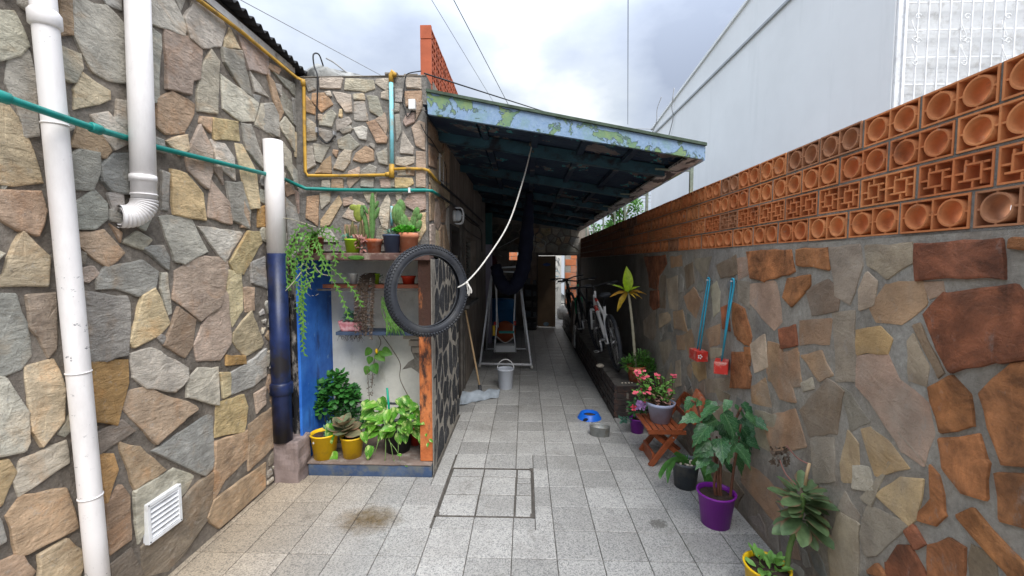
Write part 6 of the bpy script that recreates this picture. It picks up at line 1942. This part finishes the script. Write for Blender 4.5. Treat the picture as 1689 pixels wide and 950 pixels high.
    for (x, y, z) in ((bb[0]-.12,.145,bb[2]-.11),(bb[0]+.12,-.145,bb[2]+.11)):
        pdm = MB()
        for dx in (-.04, .04): pdm.tube([W_(x+dx,y-.045,z), W_(x+dx,y+.045,z)], .005, 6)
        for dy in (-.045, 0, .045): pdm.tube([W_(x-.04,y+dy,z), W_(x+.04,y+dy,z)], .005, 6)
        part(cr, 'pedal', pdm, 'pipe_steel')
    return t_, W_, bb, hb_
M['bike_white'] = simple('white_bicycle_paint', (.70, .70, .70), .35, .08, 10, .02)
b1, W1, bb1, hb1 = bicycle((1.09, 4.98, .353), 91, -8, 'bike_white', 'bike_white', 'white mountain bike with red and black markings, nearest in the row on the brick ledge', steer=6)
# red panel on the head end of the down tube and black block letters
def along(a, b, t): return Vector(a) * (1 - t) + Vector(b) * t
pnl = MB()
q0, q1 = along((.44,0,.29), (.94,0,.68), .80), along((.44,0,.29), (.94,0,.68), .97)
pnl.tube([W1(*q0), W1(*q1)], .0255, 12)
part(b1, 'red_panel', pnl, 'red_block')
lt = MB()
q0, q1 = Vector((.33,0,.60)), Vector((.90,0,.80))
lt.tube([W1(*along(q0,q1,.72)), W1(*along(q0,q1,.9))], .0195, 12)
part(b1, 'top_tube_band', lt, 'red_block')
fc = bpy.data.curves.new('lettering', 'FONT'); fc.body = 'Z AR'; fc.size = .075; fc.extrude = .0008; fc.align_x = 'CENTER'; fc.align_y = 'CENTER'
fo = bpy.data.objects.new('tmp', fc); COL.objects.link(fo)
dg = bpy.context.evaluated_depsgraph_get(); dg.update()
fme = bpy.data.meshes.new_from_object(fo.evaluated_get(dg)); bpy.data.objects.remove(fo)
fme.name = 'lettering'; fme.materials.clear(); fme.materials.append(M['black_metal'])
def on_tube(par, me, Wf, a, b, t, y, scale=.6):
    A_, B_ = Vector(Wf(*a)), Vector(Wf(*b)); d = (B_ - A_).normalized()
    side = (Wf(0, y, 0) - Wf(0, 0, 0)).normalized()
    z_ = side; y_ = z_.cross(d)
    o = inst(par, 'lettering', me, A_.lerp(B_, t) + side * abs(y), Matrix((d, y_, z_)).transposed(), scale); return o
on_tube(b1, fme, W1, bb1, hb1, .40, .0262, .72)
b2 = bicycle((1.12, 6.75, .353), 95, -6, 'black_metal', simple('green_bicycle_paint', (.02,.20,.10), .35, .1, 8, 0), 'dark bicycle with green fork behind the white mountain bike', steer=-5)
b3 = bicycle((1.04, 9.75, .353), -92, 8, 'black_metal', 'black_metal', 'black bicycle with wide handlebar, farthest in the row by the doorway', steer=10)
pb = thing('folded_panel', (.93, 8.0, 0), 'grey board and pale plastic crate leaning beside the farthest bicycle', 'board')
part(pb, 'board', MB().obox((.93, 8.25, .56), .03, .5, .62, Matrix.Rotation(R(4), 3, 'Y')), 'passage', bevel=.006)
part(pb, 'crate', MB().obox((.925, 8.0, .24), .03, .4, .40, Matrix.Rotation(R(2), 3, 'Y')), 'white_edge', bevel=.006)
solo('pale_stone', MB().ball(on_z(990, 603, .37), .05, 12, 8, (1,1,.5)), 'gravel', on_z(990, 603, .353), 'flat pale stone on the ledge by the front bicycle', 'stone')

# ================================================================== RIGHT-HAND POTS
def twig(mb, p, d, ln, r, depth=0, leaves=None, lm=None):
    q_ = p + d*ln; mb.tube([p, (p+q_)/2+Vector((rv(-.01,.01),)*3), q_], [r, r*.8, r*.6], 5, cap=False)
    return q_
# dracaena
random.seed(5)
c0 = on_z(1050, 640, .353); c0 = Vector((1.19, 4.52, .353))
t_ = thing('yellow_dracaena', c0, 'tall bare-stemmed dracaena with a tuft of yellow-green leaves, terracotta pot on the ledge end', 'potted plant')
pot(t_, c0, .068, .098, .17, 'terra', rim=.035, lip=.006)
tp0 = on_y(1038, 492, 4.46)
tr_p = bez([c0+Vector((.0,0,.15)), on_y(1048, 600, 4.5), on_y(1044, 545, 4.48), tp0, on_y(1035, 480, 4.45)], 8)
part(t_, 'trunk', MB().tube(tr_p, [.017-.0002*i+.0022*(i%2) for i in range(len(tr_p))], 10), 'stem_pale')
dm = leafme('leaf', .215, .082, 'dracaena', LANCE, .3, .25, .01); dd_ = leafme('leaf', .17, .05, 'dracaena_dry', LANCE, .35, .5, .02)
top = on_y(1035, 482, 4.45)
for (dx, dz, s_, dy) in ((-.02,1,1.25,-.1),(.14,1,1.12,.12),(-.14,1,.85,-.25),(-.8,.62,.85,-.1),(.72,.62,.62,-.2),(.3,.55,.6,-.7),(-.3,.35,.55,-.8),(.95,.3,.6,.1)):
    inst(t_, 'leaf', dm, top, basis((dx, dy, dz), (0 if abs(dx) < .3 else -dx, -1 if abs(dz) > .8 else -.3, .8)), s_)
for (dx, dz, s_, dy) in ((-.95,.12,1.05,-.2),(.95,.28,1.1,-.1),(-.6,-.6,1.25,-.3),(.55,-.15,.6,-.6),(.85,.0,.85,-.3)):
    inst(t_, 'leaf', dd_, top, basis((dx, dy, dz), (0, -.5, 1)), s_)
cm = MB()
for (u, v, r_, n_) in ((1040,600,.09,150),(1066,600,.08,110),(1058,590,.09,110),(1075,612,.06,60)): cluster(cm, on_y(u, v, 4.5), r_, n_, .045, .018, (1,.8,.8), up=.5, prof=(.4,1,.8,.03))
part(t_, 'underplanting', cm, 'leaf_green')
cm = MB()
for a in (0,.2,.35): cm.leaf(on_y(1056, 617, 4.4), (.8, -.9+a, .12+a*.5), (0,0,1), .42-a*.3, .035, (.6,1,1,.9,.7,.4,.03), droop=-.1)
part(t_, 'long_leaf', cm, 'begonia')
cm = MB(); cluster(cm, on_y(1075, 648, 4.2), .07, 60, .04, .02, (1,1,.8)); part(t_, 'pale_leaves', cm, 'leaf_zigzag')
for i in range(4): solo('pebble', MB().ball((1.02+.035*i, 4.41+rv(-.01,.01), .362), .011, 8, 6, (1,1,.7)), 'gravel', (1.02+.035*i, 4.41, .353), 'small pale pebble at the front corner of the brick ledge', 'pebble', 'pebbles on the ledge corner')
# folding stool
st_ = thing('folding_stool', (1.15, 3.45, 0), 'small reddish folding wooden slatted stool against the right wall carrying the lilac pot', 'stool')
z_s = .30
for y_ in (3.32, 3.60):
    part(st_, 'leg', MB().bar((1.00, y_, .005), (1.375, y_-.01, .52), .022, .042), 'stool_wood', bevel=.003)
    part(st_, 'leg', MB().bar((1.34, y_+.026, .005), (.99, y_+.026, z_s-.01), .022, .036), 'stool_wood', bevel=.003)
for i in range(6): part(st_, 'seat_slat', MB().box((.965+.048*i, 3.29, z_s), (1.003+.048*i, 3.65, z_s+.014)), 'stool_wood', bevel=.003)
part(st_, 'rail', MB().bar((1.03, 3.34, .05), (1.03, 3.60, .05), .02, .10), 'stool_wood', bevel=.003)
part(st_, 'rail', MB().bar((.975, 3.30, z_s-.012), (1.27, 3.30, z_s-.012), .018, .03).bar((.975, 3.64, z_s-.012), (1.27, 3.64, z_s-.012), .018, .03), 'stool_wood', bevel=.002)
for z_ in (.40, .46, .51): part(st_, 'back_slat', MB().bar((1.29+(z_-.40)*.72, 3.325, z_), (1.29+(z_-.40)*.72, 3.575, z_), .012, .04), 'stool_wood', bevel=.002)
part(st_, 'bolt', MB().tube([(1.175, 3.30, .243), (1.175, 3.64, .243)], .006, 8), 'pipe_steel')
c0 = Vector((1.12, 3.47, z_s+.0145))
t_ = thing('crown_of_thorns', c0, 'lilac plastic pot of thorny stems with pink flowers, standing on the folding stool', 'potted plant')
pot(t_, c0, .075, .112, .165, 'lilac_pot', rim=.028, lip=.008)
cm = MB(); fl_ = MB(); pk = MB()
for i in range(34):
    a = rv(0, 2*PI); r_ = rv(.0, .06)
    p = c0 + Vector((r_*math.cos(a), r_*math.sin(a), .14)); e_ = on_y(rv(1045,1112), rv(612,650), 3.47+rv(-.1,.08))
    P = bez([p, p.lerp(e_, .4)+Vector((rv(-.05,.05),rv(-.04,.04),rv(-.02,.04))), e_], 6); cm.tube(P, .0036, 5)
    for q_ in P[5:]:
        for _ in range(3): fl_.leaf(q_, (rv(-1,1),rv(-1,1),rv(-.2,1)), (0,-.5,1), rv(.018,.034), .015, (.3,.9,1,.5))
    if i % 2 == 0:
        for _ in range(5):
            q_ = e_ + Vector((rv(-.02,.02), rv(-.03,0), rv(-.01,.02)))
            for s_ in range(2): pk.leaf(q_, (1 if s_ else -1, rv(-.6,0), rv(-.3,.5)), (0,-1,.5), .013, .016, (.5,1,.9,.4))
part(t_, 'stems', cm, 'stem'); part(t_, 'foliage', fl_, 'leaf_zigzag'); part(t_, 'flowers', pk, 'petal_pink')
cm = MB()
for _ in range(70): cm.leaf(c0+Vector((rv(-.07,.09), rv(-.07,.05), rv(.15,.24))), (rv(-1,1),rv(-1,1),rv(-.2,.8)), (0,-.5,1), .04, .012, (.3,.9,1,.5))
part(t_, 'red_leaves', cm, 'pink_succ')
c0 = Vector((1.075, 4.0, .0045))
t_ = thing('purple_pot_flowers', c0, 'small purple pot with lilac and pink flowers between the ledge and the stool', 'potted plant')
pot(t_, c0, .055, .075, .14, 'purple_pot')
cm = MB(); cluster(cm, c0+Vector((0,0,.24)), .09, 120, .04, .018, (1,.8,1)); part(t_, 'foliage', cm, 'leaf_dark')
cm = MB()
for _ in range(90): cm.leaf(on_y(rv(1050,1066), rv(661,674), 3.9), (rv(-1,1),rv(-1,0),rv(-1,1)), (0,-1,0), .022, .018, (.4,1,1,.4))
part(t_, 'lilac_flower', cm, 'petal_lilac')
cm = MB()
for u_, v_ in ((1053,686),(1045,672),(1065,660)):
    for _ in range(16): cm.leaf(on_y(u_+rv(-3,3), v_+rv(-3,3), 3.88), (rv(-1,1),rv(-1,0),rv(-1,1)), (0,-1,0), .016, .014, (.4,1,1,.4))
part(t_, 'pink_flower', cm, 'petal_pink')
cm = MB()
for k_ in range(5):
    P = bez([c0+Vector((-.02,-.02,.1)), on_y(1035-k_*2, 688+k_*2, 3.95), on_y(1022+k_*3, 690+k_*2, 3.95)], 6)
    cm.tube(P, .002, 5)
    for q_ in P[4::2]: cm.leaf(q_, (rv(-1,.2),-.3,rv(-.3,1)), (0,-1,.6), .035, .016, (.4,1,.9,.3))
part(t_, 'grey_sprigs', cm, 'blue_succ')
solo('terracotta_shard', MB().box((1.30, 3.05, .0), (1.37, 3.30, .0)) if False else MB().obox((1.34, 3.30, .50), .03, .20, .22, Matrix.Rotation(R(18), 3, 'Y') @ Matrix.Rotation(R(12), 3, 'X')), 'terra', (1.34, 3.30, .40), 'brown terracotta slab leaning on the wall above the stool', 'slab', bevel=.01)
# strap-leaf plant in grey pot
c0 = on_z(1135, 808, .0045); c0.y += .06
t_ = thing('strap_leaf_plant', c0, 'dark grey pot with a few long drooping strap leaves, between the stool and the begonia', 'potted plant')
pot(t_, c0, .075, .095, .19, 'grey_pot', rim=.02, lip=.004)
pg = MB()
for _ in range(34): a = rv(0,2*PI); r_ = rv(0,.07); pg.ball(c0+Vector((r_*math.cos(a), r_*math.sin(a), .176)), rv(.006,.013), 7, 5)
part(t_, 'pebbles', pg, 'gravel')
def strap(par, pts, w, mat='strap'):
    P = bez(pts, 7); mb = MB(); vs = []; n = len(P)
    for i, p in enumerate(P):
        d = (P[min(i+1,n-1)] - P[max(i-1,0)]).normalized(); x = d.cross(Vector((.2,1,.3))).normalized(); nr = x.cross(d)
        t = i/(n-1); ww = w*.5*(.7+.5*math.sin(PI*min(t*1.1,1)))*(1 if t < .8 else max(.05,(1-t)/.2)**.6)
        vs += [p-x*ww+nr*ww*.2, p, p+x*ww+nr*ww*.2]
    mb.add(vs, [(3*i+j, 3*i+j+1, 3*i+j+4, 3*i+j+3) for i in range(n-1) for j in range(2)], True)
    return part(par, 'leaf', mb, mat)
Yc = c0.y
for pts in ([(1132,772),(1120,757),(1102,764),(1090,782),(1089,790)], [(1134,772),(1117,760),(1104,775),(1101,797)], [(1136,770),(1128,757),(1115,748),(1111,748)], [(1140,770),(1150,758),(1158,768),(1166,790)],
            [(1142,772),(1160,770),(1172,795),(1176,815)], [(1138,772),(1155,765),(1165,790),(1166,818)]):
    strap(t_, [on_y(u, v, Yc-.02-.02*i) for i, (u, v) in enumerate(pts)], .034)
cm = MB(); 
for _ in range(14): cm.leaf(c0+Vector((rv(-.02,.02),rv(-.02,.02),.17)), (rv(-.5,.5),rv(-.5,.5),1), (0,-1,0), .06, .014, (.6,1,.7,.05))
part(t_, 'young_leaves', cm, 'leaf_dark')
# begonia
c0 = Vector((1.19, 2.585, .0045))
t_ = thing('angel_wing_begonia', c0, 'tall begonia with large speckled lobed leaves in a bright purple pot', 'potted plant')
pot(t_, c0, .083, .110, .205, 'purple_pot', rim=.012, lip=.006)
cm = MB()
stems = [[(1186,838),(1184,800),(1183,760),(1182,720)], [(1190,838),(1188,790),(1190,740),(1196,700)], [(1203,835),(1208,790),(1214,750),(1222,700)], [(1183,835),(1178,800),(1180,770),(1170,720)], [(1190,740),(1210,700),(1222,672)], [(1180,760),(1160,710),(1150,670),(1140,660)]]
for s_ in stems: 
    P = bez([on_y(u, v, 2.58) for u, v in s_], 6); cm.tube(P, [.0095-.00018*i for i in range(len(P))], 8)
part(t_, 'stems', cm, simple('begonia_stem', (.14,.06,.035), .6, .3, 20, .2))
def begonia_me():
    # lobed asymmetrical outline along +X
    vs = [(0,0,0)]; out = [(-.012,.016),(-.02,.040),(.010,.056),(.030,.050),(.045,.066),(.062,.052),(.078,.056),(.088,.038),(.108,.034),(.112,.018),(.150,.002),(.112,-.012),(.100,-.028),(.078,-.026),(.064,-.040),(.042,-.034),(.024,-.044),(.002,-.034),(-.010,-.014)]
    mid = []
    n = len(out)
    for f in (.5, 1):
        for x, y in out:
            X, Y = x*f + (.055*(1-f)), y*f
            vs.append((X, Y, .28*abs(Y) - 1.6*X*X + .004*math.sin(X*160)*f))
    vs[0] = (.055, 0, -1.6*.055**2)
    fs = [(0, 1+i, 1+(i+1)%n) for i in range(n)] + [(1+i, 1+n+i, 1+n+(i+1)%n, 1+(i+1)%n) for i in range(n)]
    return MB().add(vs, fs, True).mesh('leaf', 'begonia')
bm_ = begonia_me()
random.seed(11)
spots_ = [(1166,690,-.6,.9),(1178,682,-.3,1.1),(1200,668,-.2,1),(1225,676,.2,1.15),(1214,700,0,1.4),(1192,706,-.2,1.2),(1160,712,-.7,1.1),(1238,705,.7,1),(1188,732,-.3,1.1),(1176,700,-.5,1.3),(1205,725,.3,1.1),(1232,738,.8,1.3),
          (1196,745,.1,1.1),(1172,740,-.5,1.1),(1213,748,.3,1.2),(1166,758,-.5,1.1),(1186,762,-.1,.9),(1216,768,.3,1.1),(1150,690,-.7,1),(1210,682,.1,1),(1182,715,0,1.1),(1226,716,.5,1.1),(1245,748,.9,1.1),(1162,735,-.8,1),(1200,775,.1,.9),
          (1141,662,-.6,1.1),(1154,668,-.2,.9),(1234,690,.5,1.0),(1172,664+10,-.3,1),(1220,735,.4,1.2),(1176,775,-.4,.9),(1190,690,0,1.2)]
for (u, v, dx, s_) in spots_:
    inst(t_, 'leaf', bm_, on_y(u+rv(-4,4), v-8+rv(-4,4), 2.55+rv(-.12,.10)), basis((dx*1.3+rv(-.5,.5), -.5+rv(-.45,.35), -.55+rv(-.45,.6)), (rv(-.7,.7), -.7+rv(-.3,.6), .8)), s_*rv(.5,.9))
dlf = leafme('leaf', .12, .03, 'dry', LANCE, .3, .1)
inst(t_, 'leaf', dlf, on_y(1247, 697, 2.5), basis((.9,-.2,-.65),(0,-1,.5)), 1.0)
# kalanchoe in yellow pot
c0 = Vector((1.165, 1.985, .0045))
t_ = thing('leggy_kalanchoe', c0, 'leggy succulent with thick olive leaves in a yellow pot at the lower right edge', 'potted plant')
pot(t_, c0, .080, .100, .175, 'yellow_pot', rim=.012, lip=.005)
cm = MB(); P = bez([on_y(1298,938,1.98), on_y(1302,905,1.98), on_y(1312,875,1.98), on_y(1320,850,1.98), on_y(1326,815,1.98)], 7)
cm.tube(P, [.011+.0018*(i%2) for i in range(len(P))], 9); part(t_, 'stem', cm, 'stem_green')
part(t_, 'cut_stem', MB().tube([on_y(1328,800,1.97), on_y(1331,780,1.97), on_y(1335,764,1.97)], .007, 8), 'broom_wood')
km = leafme('leaf', .118, .060, 'kalanchoe', SPOON, .22, .08)
random.seed(4)
for i in range(46):
    h_ = i/46; a = i*2.4+rv(-.3,.3)
    o_ = on_y(1323+rv(-4,4), 868-62*h_, 1.98); el_ = -.55 + 1.15*h_
    inst(t_, 'leaf', km, o_+Vector((math.cos(a)*.02, math.sin(a)*.02, 0)), basis((math.cos(a), math.sin(a), el_+rv(-.25,.25)), (rv(-.3,.3),-.2,1)), rv(.75,1.2)*(1 if h_ < .8 else .75))
lv = MB(); cluster(lv, c0+Vector((0,0,.175)), .075, 42, .05, .024, (1,1,.4), up=.6, prof=SPOON[::1]); part(t_, 'low_leaves', lv, 'leaf_zigzag')
cm = MB().tube(bez([on_y(1335,766,1.97), on_y(1315,755,1.99), on_y(1297,735,2.0)], 8), .0028, 6).tube(bez([on_y(1313,800,1.97), on_y(1295,780,2.0), on_y(1285,755,2.02)], 8), .0028, 6)
part(t_, 'flower_stalks', cm, 'pink_succ')
cm = MB()
for _ in range(60): cm.leaf(on_y(rv(1270,1300), rv(738,768), 2.02), (rv(-1,1),rv(-1,.2),rv(-1,1)), (0,-1,.3), .018, .012, (.3,1,.8,.2))
part(t_, 'withered_flowers', cm, 'dry')

# home-made weights hanging on the right wall
def weight(cuv, tuv, label, rot):
    c0 = on_x(*cuv, 1.335); tpt = on_x(*tuv, 1.375)
    t_ = thing('hanging_weight', c0, label, 'weight')
    part(t_, 'block', MB().obox(c0, .085, .15, .078, Matrix.Rotation(R(rot), 3, 'Z')), 'red_block', bevel=.004)
    d = Matrix.Rotation(R(rot), 3, 'Z') @ Vector((0, 1, 0))
    a, b = c0 - d*.026 + Vector((0,0,.03)), c0 + d*.026 + Vector((0,0,.03))
    m1 = tpt + Vector((0,-.015,0)); m2 = tpt + Vector((0,.02,0))
    P = [a, a.lerp(m1, .5), m1 - Vector((0,0,.03))] + [tpt + Vector((0,.0025,0)) + Vector((0, .0175*math.sin(q_), .018*math.cos(q_)+.0)) for q_ in (-1.2,-.6,0,.6,1.2)] + [m2 - Vector((0,0,.03)), m2.lerp(b, .5), b]
    part(t_, 'handle', MB().tube(P, .0062, 8), 'cyan_rod')
    part(t_, 'nail', MB().tube([Vector((1.40, tpt.y, tpt.z)), tpt-Vector((.02,0,0))], .004, 6), 'pipe_steel')
    return t_, c0
w1, c1 = weight((1152, 585), (1169, 462), 'smaller-looking left red block with a long blue rod handle hung on the right wall', 0)
for q_ in range(5):
    a = 2*PI*q_/5; part(w1, 'flower_mark', MB().ball(c1+Vector((-.0385+.02, -.076, 0)) + Vector((.012*math.cos(a), 0, .012*math.sin(a))), .006, 6, 4, (1,.3,1)), 'white_plastic')
w2, c2 = weight((1190, 604), (1209, 464), 'right-hand red block turned cornerwise with a long blue rod handle, on the right wall', -28)

# ================================================================== FAR THINGS
tw = thing('roof_aerial', on_y(1068, 340, 15), 'distant rooftop aerial above the block wall', 'aerial')
am = MB().tube([on_y(1068, 350, 15), on_y(1068, 318, 15)], .02, 6)
for v in (322, 327, 333): am.tube([on_y(1058, v, 15), on_y(1077, v, 15)], .012, 5)
part(tw, 'rods', am, 'grey_cable')
def tree(loc, h, r, label, n=2600):
    t_ = thing('tree', loc, label, 'tree'); loc = Vector(loc)
    tk = MB().tube([loc, loc+Vector((.05,0,h*.4)), loc+Vector((0,.05,h*.75))], [.14,.10,.05], 8); br = MB()
    for _ in range(9):
        s_ = loc+Vector((0,0,h*rv(.4,.7))); e_ = loc+Vector((rv(-r,r)*.8, rv(-r,r)*.8, h*rv(.7,1))); br.tube(bez([s_, s_.lerp(e_,.5)+Vector((0,0,.1)), e_], 4), .03, 5)
    part(t_, 'trunk', tk, 'stem'); part(t_, 'branches', br, 'stem')
    cr = MB()
    for _ in range(26):
        a = rv(0,2*PI); rr_ = r*math.sqrt(rv(0,1))*.8; c = loc+Vector((rr_*math.cos(a), rr_*math.sin(a), h*rv(.62,1.0)))
        cluster(cr, c, r*rv(.25,.4), n//26, .12, .07, up=.3)
    part(t_, 'crown', cr, 'leaf_green')
tree(on_z(1028, 432, CAMZ)*1 if False else (3.35, 15.0, 0), 3.75, .75, 'small green tree beyond the block wall under the canopy edge')
tree((2.35, 14.6, 0), 2.85, .55, 'sparse shrubby tree left of the greener one beyond the block wall', 500)
fb_ = thing('far_building', (2.9, 19, 0), 'pale distant building glimpsed between the canopy and block wall', 'building')
part(fb_, 'wall', MB().box((1.9, 19, 0), (3.3, 23, 3.0)), 'gable'); part(fb_, 'roof', MB().box((1.8, 18.9, 3.0), (3.4, 23.1, 3.15)), 'gable_edge')
part(fb_, 'window', MB().box((2.3, 18.97, 1.9), (2.6, 19, 2.4)), 'void')
